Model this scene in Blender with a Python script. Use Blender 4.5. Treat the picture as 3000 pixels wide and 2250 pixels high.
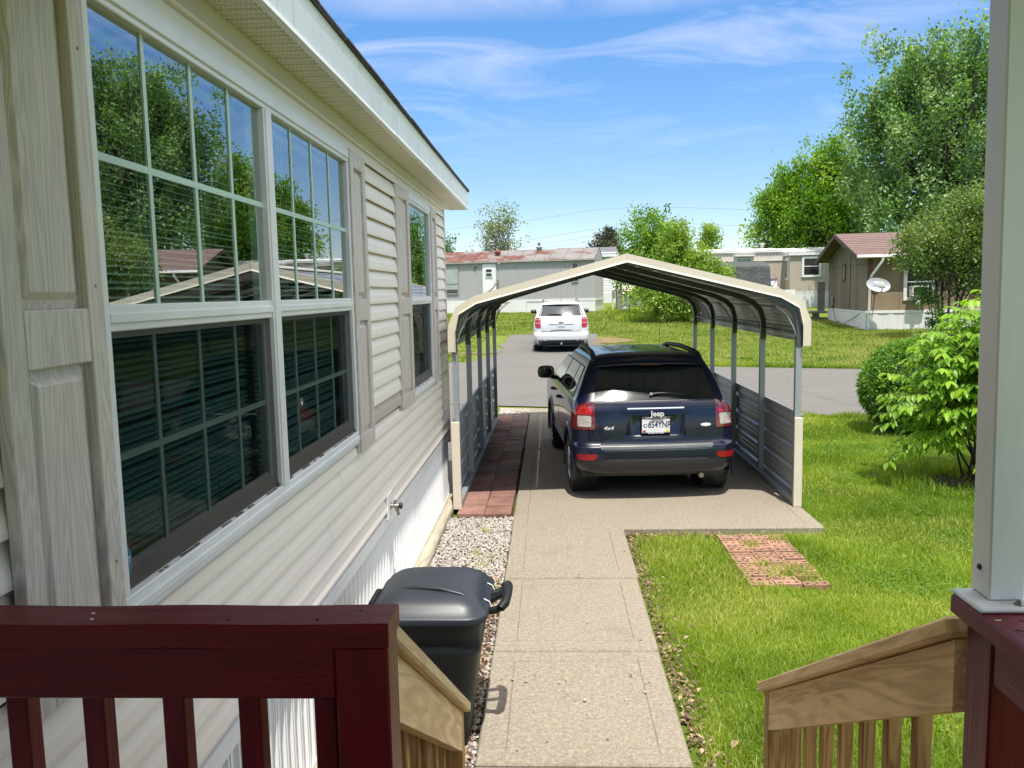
import bpy, bmesh, math, random
import numpy as np
from mathutils import Matrix, Vector
for o in list(bpy.data.objects): bpy.data.objects.remove(o)
SC = bpy.context.scene
COL = SC.collection
R = math.radians
rnd = random.Random(7)
nrng = np.random.default_rng(11)

# ------------------------------------------------------------------ camera
cam_d = bpy.data.cameras.new('camera'); cam = bpy.data.objects.new('camera', cam_d); COL.objects.link(cam)
def cam_matrix():
    F, roll, vx, vy = 2400.0, R(0.9), 1612.0, 857.0
    c = np.array([vx-1500, vy-1125, F]); c /= np.linalg.norm(c)
    u = np.array([-math.sin(roll), -math.cos(roll), 0.0]); u -= c*u.dot(c); u /= np.linalg.norm(u)
    x = np.cross(c, u); x = x if x[0] > 0 else -x
    B = np.array([x, c, u])
    m = np.eye(4); m[:3, 0] = B[:, 0]; m[:3, 1] = -B[:, 1]; m[:3, 2] = -B[:, 2]; m[:3, 3] = (0, 0, 2.27)
    return Matrix([list(r) for r in m])
cam.matrix_world = cam_matrix()
cam_d.sensor_width = 36; cam_d.lens = 28.8; cam_d.clip_end = 3000; cam_d.clip_start = 0.05
SC.camera = cam

# ------------------------------------------------------------------ light
SUN_EL, SUN_AZ = R(69.0), None
sun_vec = Vector((0.082, -0.365, 1.0)).normalized()      # towards the sun
sd = bpy.data.lights.new('sun', 'SUN'); sd.energy = 2.6; sd.angle = R(0.53); sd.color = (1.0, 0.955, 0.88)
sun = bpy.data.objects.new('sun', sd); COL.objects.link(sun)
sun.rotation_euler = sun_vec.to_track_quat('Z', 'Y').to_euler()
W = bpy.data.worlds.new('World'); SC.world = W; W.use_nodes = True
wn, wl = W.node_tree.nodes, W.node_tree.links
wn.clear()
out = wn.new('ShaderNodeOutputWorld'); bg = wn.new('ShaderNodeBackground')
sky = wn.new('ShaderNodeTexSky'); sky.sky_type = 'NISHITA'; sky.sun_disc = False
sky.sun_elevation = math.asin(sun_vec.z); sky.sun_rotation = math.atan2(sun_vec.x, sun_vec.y)
sky.air_density = 1.0; sky.dust_density = 0.0; sky.ozone_density = 4.0; sky.altitude = 200
bg.inputs['Strength'].default_value = 0.15
# cirrus on a flat layer, thickened above the view to add fill light
tc = wn.new('ShaderNodeTexCoord'); sx = wn.new('ShaderNodeSeparateXYZ'); wl.new(tc.outputs['Generated'], sx.inputs[0])
def mnode(op, a, b=None, clamp=False):
    n = wn.new('ShaderNodeMath'); n.operation = op; n.use_clamp = clamp
    for i, v in enumerate((a, b)):
        if v is None: continue
        if isinstance(v, (int, float)): n.inputs[i].default_value = v
        else: wl.new(v, n.inputs[i])
    return n.outputs[0]
zz = mnode('ADD', mnode('MAXIMUM', sx.outputs[2], 0.0), 0.12)
cx, cy = mnode('DIVIDE', sx.outputs[0], zz), mnode('DIVIDE', sx.outputs[1], zz)
cmb = wn.new('ShaderNodeCombineXYZ'); wl.new(cx, cmb.inputs[0]); wl.new(cy, cmb.inputs[1])
mp = wn.new('ShaderNodeMapping'); mp.inputs['Rotation'].default_value = (0, 0, R(-55)); mp.inputs['Scale'].default_value = (1.3, 2.2, 1)
mp.inputs['Location'].default_value = (4.11, 3.2, 0)
wl.new(cmb.outputs[0], mp.inputs[0])
n1 = wn.new('ShaderNodeTexNoise'); n1.inputs['Scale'].default_value = 1.15; n1.inputs['Detail'].default_value = 9; n1.inputs['Roughness'].default_value = 0.62; n1.inputs['Distortion'].default_value = 0.7
wl.new(mp.outputs[0], n1.inputs['Vector'])
n2 = wn.new('ShaderNodeTexNoise'); n2.inputs['Scale'].default_value = 1.1; n2.inputs['Detail'].default_value = 3
mp2 = wn.new('ShaderNodeMapping'); mp2.inputs['Location'].default_value = (6.6, 3.9, 0); wl.new(cmb.outputs[0], mp2.inputs[0]); wl.new(mp2.outputs[0], n2.inputs['Vector'])
a1 = wn.new('ShaderNodeMapRange'); a1.inputs[1].default_value = 0.26; a1.inputs[2].default_value = 0.62; wl.new(n1.outputs['Fac'], a1.inputs[0])
a2 = wn.new('ShaderNodeMapRange'); a2.inputs[1].default_value = 0.36; a2.inputs[2].default_value = 0.54; wl.new(n2.outputs['Fac'], a2.inputs[0])
cl = mnode('MULTIPLY', a1.outputs[0], a2.outputs[0])
cl = mnode('MULTIPLY', cl, mnode('MULTIPLY', mnode('SUBTRACT', sx.outputs[2], 0.30, True), 2.5, True))  # unseen overhead cloud, added to brighten shaded surfaces
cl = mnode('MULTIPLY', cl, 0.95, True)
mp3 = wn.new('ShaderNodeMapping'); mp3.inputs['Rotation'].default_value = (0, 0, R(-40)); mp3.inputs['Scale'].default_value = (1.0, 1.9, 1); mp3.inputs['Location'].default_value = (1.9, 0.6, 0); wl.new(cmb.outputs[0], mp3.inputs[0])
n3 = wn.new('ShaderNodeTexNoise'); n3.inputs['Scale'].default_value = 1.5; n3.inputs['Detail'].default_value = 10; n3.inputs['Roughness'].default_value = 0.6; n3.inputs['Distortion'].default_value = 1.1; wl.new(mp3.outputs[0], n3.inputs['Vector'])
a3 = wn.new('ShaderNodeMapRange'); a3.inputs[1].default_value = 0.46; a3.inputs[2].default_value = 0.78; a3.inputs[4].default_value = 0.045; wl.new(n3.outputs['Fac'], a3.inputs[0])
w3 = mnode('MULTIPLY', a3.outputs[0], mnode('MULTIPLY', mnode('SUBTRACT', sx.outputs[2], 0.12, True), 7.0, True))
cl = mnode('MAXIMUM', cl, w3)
mixc = wn.new('ShaderNodeMix'); mixc.data_type = 'RGBA'
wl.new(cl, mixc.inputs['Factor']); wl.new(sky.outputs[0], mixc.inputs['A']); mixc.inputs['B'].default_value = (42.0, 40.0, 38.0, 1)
gam = wn.new('ShaderNodeGamma'); gam.inputs['Gamma'].default_value = 0.54
hsv = wn.new('ShaderNodeHueSaturation'); hsv.inputs['Saturation'].default_value = 1.8; hsv.inputs['Value'].default_value = 0.98; hsv.inputs['Hue'].default_value = 0.512
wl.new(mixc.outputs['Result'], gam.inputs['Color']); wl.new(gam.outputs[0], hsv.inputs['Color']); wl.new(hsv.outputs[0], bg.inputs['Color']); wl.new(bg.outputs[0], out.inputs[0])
vs = SC.view_settings
SC.display_settings.display_device = 'sRGB'
vs.view_transform = 'Standard'; vs.look = 'None'; vs.gamma = 1.0; vs.use_curve_mapping = False; vs.exposure = 1.45
SC.cycles.max_bounces = 8; SC.cycles.transparent_max_bounces = 24; SC.cycles.sample_clamp_indirect = 8
SC.cycles.caustics_reflective = False; SC.cycles.caustics_refractive = False

# ------------------------------------------------------------------ materials
MATS = {}
def nt(name):
    m = bpy.data.materials.new(name); m.use_nodes = True; MATS[name] = m
    return m, m.node_tree.nodes, m.node_tree.links, m.node_tree.nodes['Principled BSDF']
def coords(n, l, stretch=(1, 1, 1), rot=(0, 0, 0), world=False):
    tc = n.new('ShaderNodeTexCoord'); oi = n.new('ShaderNodeObjectInfo')
    ad = n.new('ShaderNodeVectorMath'); ad.operation = 'MULTIPLY_ADD'
    cb = n.new('ShaderNodeCombineXYZ')
    for i in range(3): l.new(oi.outputs['Random'], cb.inputs[i])
    l.new(cb.outputs[0], ad.inputs[0]); ad.inputs[1].default_value = (0, 0, 0) if world else (37.0, 53.0, 71.0)
    l.new(tc.outputs['Object'], ad.inputs[2])
    mp = n.new('ShaderNodeMapping'); mp.inputs['Scale'].default_value = stretch; mp.inputs['Rotation'].default_value = rot
    l.new(ad.outputs[0], mp.inputs[0]); return mp.outputs[0], oi
def noise(n, l, v, scale, detail=5, rough=0.6, dist=0.0):
    t = n.new('ShaderNodeTexNoise'); t.inputs['Scale'].default_value = scale; t.inputs['Detail'].default_value = detail
    t.inputs['Roughness'].default_value = rough; t.inputs['Distortion'].default_value = dist
    l.new(v, t.inputs['Vector']); return t.outputs['Fac']
def ramp(n, l, fac, stops):
    r = n.new('ShaderNodeValToRGB'); e = r.color_ramp.elements
    while len(e) < len(stops): e.new(0.5)
    for i, (p, c) in enumerate(stops): e[i].position = p; e[i].color = (*c, 1)
    l.new(fac, r.inputs[0]); return r.outputs[0]
def mix(n, l, fac, a, b, mode='MIX'):
    m = n.new('ShaderNodeMix'); m.data_type = 'RGBA'; m.blend_type = mode
    for key, v in (('Factor', fac), ('A', a), ('B', b)):
        if isinstance(v, (int, float)): m.inputs[key].default_value = v
        elif isinstance(v, tuple): m.inputs[key].default_value = (*v, 1)
        else: l.new(v, m.inputs[key])
    return m.outputs['Result']
def setbump(n, l, p, h, strength=0.3, dist=0.01):
    b = n.new('ShaderNodeBump'); b.inputs['Strength'].default_value = strength; b.inputs['Distance'].default_value = dist
    l.new(h, b.inputs['Height']); l.new(b.outputs[0], p.inputs['Normal'])
def pm(name, c1, c2=None, scale=6.0, rough=0.5, bump=0.0, bscale=60.0, metal=0.0, stretch=(1, 1, 1), spec=0.5, coat=0.0, rv=0.0, lo=0.35, hi=0.65, world=False, detail=6, bdist=0.004):
    m, n, l, p = nt(name)
    p.inputs['Roughness'].default_value = rough; p.inputs['Metallic'].default_value = metal
    p.inputs['Specular IOR Level'].default_value = spec; p.inputs['Coat Weight'].default_value = coat; p.inputs['Coat Roughness'].default_value = 0.03
    if c2 is None: c2 = tuple(x*0.85 for x in c1)
    v, oi = coords(n, l, stretch, world=world)
    f = noise(n, l, v, scale, detail)
    c = ramp(n, l, f, [(lo, c1), (hi, c2)])
    if rv:
        mr = n.new('ShaderNodeMapRange'); mr.inputs[3].default_value = 1-rv; mr.inputs[4].default_value = 1+rv; l.new(oi.outputs['Random'], mr.inputs[0])
        mm = n.new('ShaderNodeMix'); mm.data_type = 'RGBA'; mm.blend_type = 'MULTIPLY'; mm.inputs['Factor'].default_value = 1
        l.new(c, mm.inputs['A']); l.new(mr.outputs[0], mm.inputs['B']); c = mm.outputs['Result']
    l.new(c, p.inputs['Base Color'])
    rr = n.new('ShaderNodeMapRange'); rr.inputs[3].default_value = max(0, rough-0.08); rr.inputs[4].default_value = min(1, rough+0.08); l.new(f, rr.inputs[0]); l.new(rr.outputs[0], p.inputs['Roughness'])
    if bump: setbump(n, l, p, noise(n, l, v, bscale, 4), bump, bdist)
    return m
def glass_mat(name, tint, ior, rough=0.0, dark=0.0):
    m, n, l, p = nt(name); n.remove(p)
    o = n['Material Output']
    tr = n.new('ShaderNodeBsdfTransparent'); tr.inputs[0].default_value = (*tint, 1)
    gl = n.new('ShaderNodeBsdfGlossy'); gl.inputs['Roughness'].default_value = rough; gl.inputs[0].default_value = (0.95, 0.97, 1.0, 1)
    fr = n.new('ShaderNodeFresnel'); fr.inputs[0].default_value = ior
    ge = n.new('ShaderNodeNewGeometry'); mm = n.new('ShaderNodeMath'); mm.operation = 'SUBTRACT'; mm.use_clamp = True; l.new(fr.outputs[0], mm.inputs[0]); l.new(ge.outputs['Backfacing'], mm.inputs[1])
    tr.inputs[0].default_value = tuple(t**0.5 for t in tint)+(1,)
    mx = n.new('ShaderNodeMixShader'); l.new(mm.outputs[0], mx.inputs[0]); l.new(tr.outputs[0], mx.inputs[1]); l.new(gl.outputs[0], mx.inputs[2])
    l.new(mx.outputs[0], o.inputs[0]); return m
def leaf_mat(name, ca, cb, trans=0.45, rough=0.45, cc=None, tcol=None):
    m, n, l, p = nt(name)
    o = n['Material Output']
    at = n.new('ShaderNodeAttribute'); at.attribute_name = 'var'
    stops = [(0.1, ca), (0.9, cb)] if cc is None else [(0.05, ca), (0.55, cb), (0.95, cc)]
    c = ramp(n, l, at.outputs['Fac'], stops)
    l.new(c, p.inputs['Base Color']); p.inputs['Roughness'].default_value = rough; p.inputs['Specular IOR Level'].default_value = 0.35
    tl = n.new('ShaderNodeBsdfTranslucent')
    t2 = mix(n, l, 1.0, c, tcol or (1.5, 1.55, 0.5), 'MULTIPLY'); l.new(t2, tl.inputs[0])
    mx = n.new('ShaderNodeMixShader'); mx.inputs[0].default_value = trans
    l.new(p.outputs[0], mx.inputs[1]); l.new(tl.outputs[0], mx.inputs[2]); l.new(mx.outputs[0], o.inputs[0])
    return m

# ------------------------------------------------------------------ mesh building
class MB:
    def __init__(s): s.v = []; s.f = []; s.sm = []; s.mi = []
    def add(s, verts, faces, smooth=False, mi=0):
        k = len(s.v); s.v.extend([tuple(map(float, q)) for q in verts])
        s.f.extend([tuple(i+k for i in fc) for fc in faces]); s.sm.extend([smooth]*len(faces)); s.mi.extend([mi]*len(faces)); return s
    def box(s, x0, x1, y0, y1, z0, z1, b=0.0, M=None, mi=0):
        if x0 > x1: x0, x1 = x1, x0
        if y0 > y1: y0, y1 = y1, y0
        if z0 > z1: z0, z1 = z1, z0
        if b <= 0:
            V = [(x0, y0, z0), (x1, y0, z0), (x1, y1, z0), (x0, y1, z0), (x0, y0, z1), (x1, y0, z1), (x1, y1, z1), (x0, y1, z1)]
            Fc = [(0, 3, 2, 1), (4, 5, 6, 7), (0, 1, 5, 4), (1, 2, 6, 5), (2, 3, 7, 6), (3, 0, 4, 7)]
        else:
            b = min(b, 0.45*(x1-x0), 0.45*(y1-y0), 0.45*(z1-z0))
            V = []; idx = {}
            X = (x0, x1); Y = (y0, y1); Z = (z0, z1); S = (1, -1)
            for i in (0, 1):
                for j in (0, 1):
                    for k in (0, 1):
                        px, py, pz = X[i], Y[j], Z[k]
                        idx[i, j, k, 0] = len(V); V.append((px, py+S[j]*b, pz+S[k]*b))
                        idx[i, j, k, 1] = len(V); V.append((px+S[i]*b, py, pz+S[k]*b))
                        idx[i, j, k, 2] = len(V); V.append((px+S[i]*b, py+S[j]*b, pz))
            q = lambda *a: tuple(idx[t] for t in a)
            Fc = [q((0,0,0,0),(0,0,1,0),(0,1,1,0),(0,1,0,0)), q((1,0,0,0),(1,1,0,0),(1,1,1,0),(1,0,1,0)),
                  q((0,0,0,1),(1,0,0,1),(1,0,1,1),(0,0,1,1)), q((0,1,0,1),(0,1,1,1),(1,1,1,1),(1,1,0,1)),
                  q((0,0,0,2),(0,1,0,2),(1,1,0,2),(1,0,0,2)), q((0,0,1,2),(1,0,1,2),(1,1,1,2),(0,1,1,2))]
            for a in (0, 1):
                for c in (0, 1):
                    Fc.append(q((a,c,0,0),(a,c,1,0),(a,c,1,1),(a,c,0,1))); Fc.append(q((a,0,c,0),(a,1,c,0),(a,1,c,2),(a,0,c,2))); Fc.append(q((0,a,c,1),(1,a,c,1),(1,a,c,2),(0,a,c,2)))
                    for e in (0, 1): Fc.append(q((a,c,e,0),(a,c,e,1),(a,c,e,2)))
        if M is not None: V = [tuple(M @ Vector(p)) for p in V]
        return s.add(V, Fc, mi=mi)
    def prism(s, prof, a, b, axis='y', smooth=False, caps=True, closed=True, mi=0):
        n = len(prof)
        put = {'y': lambda p, t: (p[0], t, p[1]), 'x': lambda p, t: (t, p[0], p[1]), 'z': lambda p, t: (p[0], p[1], t)}[axis]
        V = [put(p, a) for p in prof]+[put(p, b) for p in prof]
        m = n if closed else n-1
        s.add(V, [(i, (i+1) % n, (i+1) % n+n, i+n) for i in range(m)], smooth, mi)
        if caps and closed: s.add(V, [tuple(range(n))[::-1], tuple(range(n, 2*n))], False, mi)
        return s
    def tube(s, pts, r, n=8, caps=True, smooth=True, mi=0):
        pts = [Vector(p) for p in pts]; rs = r if isinstance(r, (list, tuple)) else [r]*len(pts)
        V = []; up = Vector((0, 0, 1))
        for i, p in enumerate(pts):
            d = (pts[min(i+1, len(pts)-1)]-pts[max(i-1, 0)]).normalized()
            a = d.cross(up if abs(d.z) < 0.95 else Vector((0, 1, 0))).normalized(); b = d.cross(a)
            for k in range(n):
                t = 2*math.pi*k/n; V.append(p+(a*math.cos(t)+b*math.sin(t))*rs[i])
        F = [(i*n+k, i*n+(k+1) % n, (i+1)*n+(k+1) % n, (i+1)*n+k) for i in range(len(pts)-1) for k in range(n)]
        s.add(V, F, smooth, mi)
        if caps: s.add(V, [tuple(range(n)), tuple(range((len(pts)-1)*n, len(pts)*n))[::-1]], False, mi)
        return s
    def lathe(s, prof, c, axis='z', n=24, smooth=True, mi=0, caps=False):
        V = []
        for (r, h) in prof:
            for k in range(n):
                t = 2*math.pi*k/n; ca, sa = r*math.cos(t), r*math.sin(t)
                V.append({'z': (c[0]+ca, c[1]+sa, c[2]+h), 'x': (c[0]+h, c[1]+ca, c[2]+sa), 'y': (c[0]+ca, c[1]+h, c[2]+sa)}[axis])
        m = len(prof)
        s.add(V, [(i*n+k, i*n+(k+1) % n, (i+1)*n+(k+1) % n, (i+1)*n+k) for i in range(m-1) for k in range(n)], smooth, mi)
        if caps: s.add(V, [tuple(range(n)), tuple(range((m-1)*n, m*n))], False, mi)
        return s
    def grid(s, rows, smooth=True, close=False, mi=0):
        n = len(rows[0]); V = [p for r in rows for p in r]
        s.add(V, [(i*n+k, i*n+(k+1) % n, (i+1)*n+(k+1) % n, (i+1)*n+k) for i in range(len(rows)-1) for k in range(n if close else n-1)], smooth, mi)
        return s
    def mesh(s, name, mats):
        me = bpy.data.meshes.new(name); me.from_pydata(s.v, [], s.f); 
        me.polygons.foreach_set('use_smooth', s.sm); me.polygons.foreach_set('material_index', s.mi)
        for m in (mats if isinstance(mats, (list, tuple)) else [mats]): me.materials.append(m)
        bm = bmesh.new(); bm.from_mesh(me); bmesh.ops.recalc_face_normals(bm, faces=bm.faces); bm.to_mesh(me); bm.free()
        me.update(); return me
    def build(s, name, mat, parent=None, kind=None, local=False):
        return place(s.mesh(name, mat), name, parent, kind, local)
ROOTLOC = {}
def place(me, name, parent=None, kind=None, local=False):
    o = bpy.data.objects.new(name, me); COL.objects.link(o)
    if parent is not None:
        o.parent = parent
        if not local and parent.name in ROOTLOC: o.matrix_parent_inverse = Matrix.Translation(-ROOTLOC[parent.name])
    if kind: o['kind'] = kind
    return o
def tag(o, label, cat, group=None):
    o['label'] = label; o['category'] = cat
    if group: o['group'] = group
    return o
def thing(name, label, cat, loc=(0, 0, 0), rz=0.0, group=None):
    o = bpy.data.objects.new(name, None); COL.objects.link(o); o.location = loc; o.rotation_euler = (0, 0, rz)
    o.empty_display_size = 0.2; ROOTLOC[o.name] = Vector(loc)
    return tag(o, label, cat, group)
def cpart(src, parent, loc=None, rot=None, name=None):
    o = src.copy(); COL.objects.link(o); o.parent = parent
    if loc is not None: o.location = loc
    if rot is not None: o.rotation_euler = rot
    return o
def copy_tree(root, loc, rz=None):
    r = root.copy(); COL.objects.link(r); r.location = loc
    if rz is not None: r.rotation_euler = (0, 0, rz)
    for ch in root.children:
        c = ch.copy(); COL.objects.link(c); c.parent = r
        for g in ch.children:
            d = g.copy(); COL.objects.link(d); d.parent = c
    return r
def text_mesh(txt, size, depth=0.002, sx=1.0, bold=0.0, align='CENTER', shear=0.0):
    cu = bpy.data.curves.new('txt', 'FONT'); cu.body = txt; cu.size = size; cu.extrude = depth; cu.offset = bold; cu.shear = shear
    cu.align_x = align; cu.align_y = 'CENTER'; cu.resolution_u = 3
    ob = bpy.data.objects.new('txt', cu); COL.objects.link(ob)
    dg = bpy.context.evaluated_depsgraph_get(); me = bpy.data.meshes.new_from_object(ob.evaluated_get(dg))
    bpy.data.objects.remove(ob); bpy.data.curves.remove(cu)
    me.transform(Matrix.Diagonal((sx, 1, 1, 1)))
    return me
FACE_CAM = Matrix(((1, 0, 0, 0), (0, 0, -1, 0), (0, 1, 0, 0), (0, 0, 0, 1)))   # text plane xy -> xz, facing -y
def np_mesh(name, verts, loops, starts, mat, var=None, smooth=False):
    me = bpy.data.meshes.new(name); me.vertices.add(len(verts)); me.vertices.foreach_set('co', np.asarray(verts, np.float32).ravel())
    me.loops.add(len(loops)); me.loops.foreach_set('vertex_index', np.asarray(loops, np.int32))
    me.polygons.add(len(starts)); me.polygons.foreach_set('loop_start', np.asarray(starts, np.int32))
    if smooth: me.polygons.foreach_set('use_smooth', np.ones(len(starts), bool))
    me.materials.append(mat); me.update(calc_edges=True)
    if var is not None:
        a = me.attributes.new('var', 'FLOAT', 'POINT'); a.data.foreach_set('value', np.asarray(var, np.float32))
    return me
def ground_z(y):
    y = np.asarray(y, float)
    z = np.interp(y, [-50, 16, 27.3, 50, 75, 200, 1200], [0, 0, 0.29, 1.10, 1.75, 2.0, 2.0])
    return z
# ------------------------------------------------------------------ shared materials
def concrete_mat(name, base, dark, light):
    m, n, l, p = nt(name)
    v, oi = coords(n, l, world=True)
    big = noise(n, l, v, 0.9, 7, 0.6); mid = noise(n, l, v, 9, 6, 0.7); fine = noise(n, l, v, 130, 3, 0.7)
    c = ramp(n, l, big, [(0.34, dark), (0.5, base), (0.66, tuple(x*1.16 for x in base))])
    sp1 = noise(n, l, v, 38, 4, 0.75)
    c = mix(n, l, 0.55, c, ramp(n, l, mid, [(0.3, tuple(x*0.66 for x in base)), (0.7, tuple(x*1.3 for x in base))]))
    c = mix(n, l, 0.5, c, ramp(n, l, sp1, [(0.36, tuple(x*0.45 for x in base)), (0.5, base), (0.62, tuple(x*1.25 for x in light))]))
    c = mix(n, l, 0.45, c, ramp(n, l, fine, [(0.36, tuple(x*0.5 for x in base)), (0.62, light)]))
    vo = n.new('ShaderNodeTexVoronoi'); vo.inputs['Scale'].default_value = 55; l.new(v, vo.inputs['Vector'])
    mr = n.new('ShaderNodeMapRange'); mr.inputs[1].default_value = 0.10; mr.inputs[2].default_value = 0.2; mr.inputs[3].default_value = 0.5; mr.inputs[4].default_value = 0.0; l.new(vo.outputs['Distance'], mr.inputs[0])
    c = mix(n, l, mr.outputs[0], c, light)
    # dark leaf stains
    st = noise(n, l, v, 2.2, 8, 0.75, 1.0)
    ms = n.new('ShaderNodeMapRange'); ms.inputs[1].default_value = 0.55; ms.inputs[2].default_value = 0.75; ms.inputs[4].default_value = 0.6; l.new(st, ms.inputs[0])
    c = mix(n, l, ms.outputs[0], c, tuple(x*0.55 for x in base))
    l.new(c, p.inputs['Base Color']); p.inputs['Roughness'].default_value = 0.9; p.inputs['Specular IOR Level'].default_value = 0.25
    setbump(n, l, p, fine, 0.5, 0.003); return m
CONC = concrete_mat('concrete', (0.222, 0.19, 0.143), (0.15, 0.128, 0.095), (0.34, 0.30, 0.235))
CONCW = concrete_mat('pale_concrete', (0.40, 0.38, 0.335), (0.30, 0.28, 0.24), (0.48, 0.46, 0.41))
CONCG = concrete_mat('edge_concrete', (0.30, 0.265, 0.20), (0.2, 0.17, 0.12), (0.42, 0.37, 0.29))  # a lighter tone of the walkway concrete
def asphalt_mat():
    m, n, l, p = nt('asphalt')
    v, oi = coords(n, l, world=True)
    vs_, _ = coords(n, l, (0.25, 1.0, 1), (0, 0, R(16)), world=True)
    big = noise(n, l, vs_, 0.55, 6, 0.65); fine = noise(n, l, v, 60, 3, 0.8)
    c = ramp(n, l, big, [(0.3, (0.090, 0.085, 0.077)), (0.5, (0.115, 0.108, 0.097)), (0.72, (0.142, 0.133, 0.119))])
    c = mix(n, l, 0.55, c, ramp(n, l, fine, [(0.3, (0.065, 0.061, 0.055)), (0.7, (0.175, 0.165, 0.148))]))
    vc = n.new('ShaderNodeTexVoronoi'); vc.feature = 'DISTANCE_TO_EDGE'; vc.inputs['Scale'].default_value = 0.33
    wv = n.new('ShaderNodeVectorMath'); wv.operation = 'MULTIPLY_ADD'; nz = n.new('ShaderNodeTexNoise'); nz.inputs['Scale'].default_value = 1.7; nz.inputs['Detail'].default_value = 5; l.new(v, nz.inputs['Vector']); l.new(nz.outputs['Color'], wv.inputs[0]); wv.inputs[1].default_value = (0.9, 0.9, 0); l.new(v, wv.inputs[2]); l.new(wv.outputs[0], vc.inputs['Vector'])
    mc = n.new('ShaderNodeMapRange'); mc.inputs[1].default_value = 0.003; mc.inputs[2].default_value = 0.010; mc.inputs[3].default_value = 0.3; mc.inputs[4].default_value = 0.0; l.new(vc.outputs['Distance'], mc.inputs[0]); c = mix(n, l, mc.outputs[0], c, (0.045, 0.043, 0.042))
    sp = noise(n, l, v, 3.0, 6, 0.7); ms = n.new('ShaderNodeMapRange'); ms.inputs[1].default_value = 0.64; ms.inputs[2].default_value = 0.72; ms.inputs[4].default_value = 0.5; l.new(sp, ms.inputs[0])
    c = mix(n, l, ms.outputs[0], c, (0.10, 0.10, 0.105))
    l.new(c, p.inputs['Base Color']); p.inputs['Roughness'].default_value = 0.92; setbump(n, l, p, fine, 0.5, 0.006); return m
ASPH = asphalt_mat()
def lawn_mat():
    m, n, l, p = nt('lawn_turf')
    v, oi = coords(n, l, world=True)
    vst, _ = coords(n, l, (0.45, 1.6, 1), world=True)
    a = noise(n, l, v, 0.22, 5, 0.6, 0.5); b = noise(n, l, vst, 1.6, 7, 0.7); f = noise(n, l, v, 26, 5, 0.8)
    c = ramp(n, l, a, [(0.30, (0.095, 0.165, 0.018)), (0.5, (0.145, 0.205, 0.028)), (0.68, (0.235, 0.245, 0.06))])
    c = mix(n, l, 0.5, c, ramp(n, l, b, [(0.28, (0.065, 0.125, 0.014)), (0.55, (0.155, 0.21, 0.03)), (0.75, (0.29, 0.275, 0.09))]))
    c = mix(n, l, 0.45, c, ramp(n, l, f, [(0.3, (0.03, 0.055, 0.008)), (0.7, (0.2, 0.26, 0.045))]))
    l.new(c, p.inputs['Base Color']); p.inputs['Roughness'].default_value = 1.0; p.inputs['Specular IOR Level'].default_value = 0.1
    setbump(n, l, p, f, 1.0, 0.04); return m
LAWN = lawn_mat()
SOIL = pm('garden_soil', (0.10, 0.075, 0.045), (0.035, 0.027, 0.018), 7, 0.95, 0.8, 60, spec=0.1)
GRASSM = leaf_mat('grass_blade', (0.13, 0.215, 0.022), (0.275, 0.37, 0.042), 0.48, 0.5, cc=(0.52, 0.47, 0.19))
STONE = pm('pea_gravel_stone', (0.56, 0.51, 0.46), (0.30, 0.265, 0.235), 9, 0.75, 0.2, 40, detail=3)
LITTER = leaf_mat('dead_leaf', (0.075, 0.045, 0.028), (0.19, 0.125, 0.075), 0.15, 0.7, cc=(0.40, 0.29, 0.18), tcol=(1, 0.9, 0.7))
PAVER = pm('red_paver', (0.27, 0.145, 0.115), (0.165, 0.092, 0.075), 7, 0.9, 0.4, 120, rv=0.22, spec=0.2)
PAVERG = pm('weathered_paver', (0.27, 0.165, 0.135), (0.13, 0.105, 0.095), 5, 0.9, 0.4, 120, rv=0.2, spec=0.2)
BRICK = pm('cored_brick', (0.33, 0.185, 0.125), (0.22, 0.13, 0.09), 11, 0.9, 0.4, 150, rv=0.16, spec=0.2)
def wood_mat(name, a, b, axis='y', scale=1.0, rough=0.75, rv=0.12, bump=0.25, gray=None):
    m, n, l, p = nt(name)
    st = {'x': (0.6, 7, 7), 'y': (7, 0.6, 7), 'z': (7, 7, 0.6)}[axis]
    v, oi = coords(n, l, st)
    w = noise(n, l, v, 1.3*scale, 3, 0.5, 1.2)
    # growth rings: fold the noise into bands
    mt = n.new('ShaderNodeMath'); mt.operation = 'MULTIPLY'; mt.inputs[1].default_value = 6.5; l.new(w, mt.inputs[0])
    fr = n.new('ShaderNodeMath'); fr.operation = 'PINGPONG'; fr.inputs[1].default_value = 0.5; l.new(mt.outputs[0], fr.inputs[0])
    c = ramp(n, l, fr.outputs[0], [(0.04, b), (0.22, tuple((x+y)/2 for x, y in zip(a, b))), (0.34, a), (0.5, tuple(x*1.06 for x in a))])
    g = noise(n, l, v, 9*scale, 5, 0.7)
    c = mix(n, l, 0.35, c, ramp(n, l, g, [(0.3, tuple(x*0.6 for x in a)), (0.7, tuple(x*1.15 for x in a))]))
    if gray:
        gg = noise(n, l, v, 0.8, 4, 0.6); ms = n.new('ShaderNodeMapRange'); ms.inputs[1].default_value = 0.5; ms.inputs[2].default_value = 0.7; ms.inputs[4].default_value = 0.6; l.new(gg, ms.inputs[0]); c = mix(n, l, ms.outputs[0], c, gray)
    mr = n.new('ShaderNodeMapRange'); mr.inputs[3].default_value = 1-rv; mr.inputs[4].default_value = 1+rv; l.new(oi.outputs['Random'], mr.inputs[0])
    c = mix(n, l, 1.0, c, mr.outputs[0], 'MULTIPLY')
    l.new(c, p.inputs['Base Color']); p.inputs['Roughness'].default_value = rough; p.inputs['Specular IOR Level'].default_value = 0.25
    setbump(n, l, p, fr.outputs[0], bump, 0.002); return m
BLACKP = pm('black_plastic', (0.012, 0.013, 0.015), (0.02, 0.021, 0.024), 5, 0.45)
WHITE = pm('white_vinyl', (0.74, 0.745, 0.75), (0.66, 0.66, 0.66), 3, 0.4)
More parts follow.
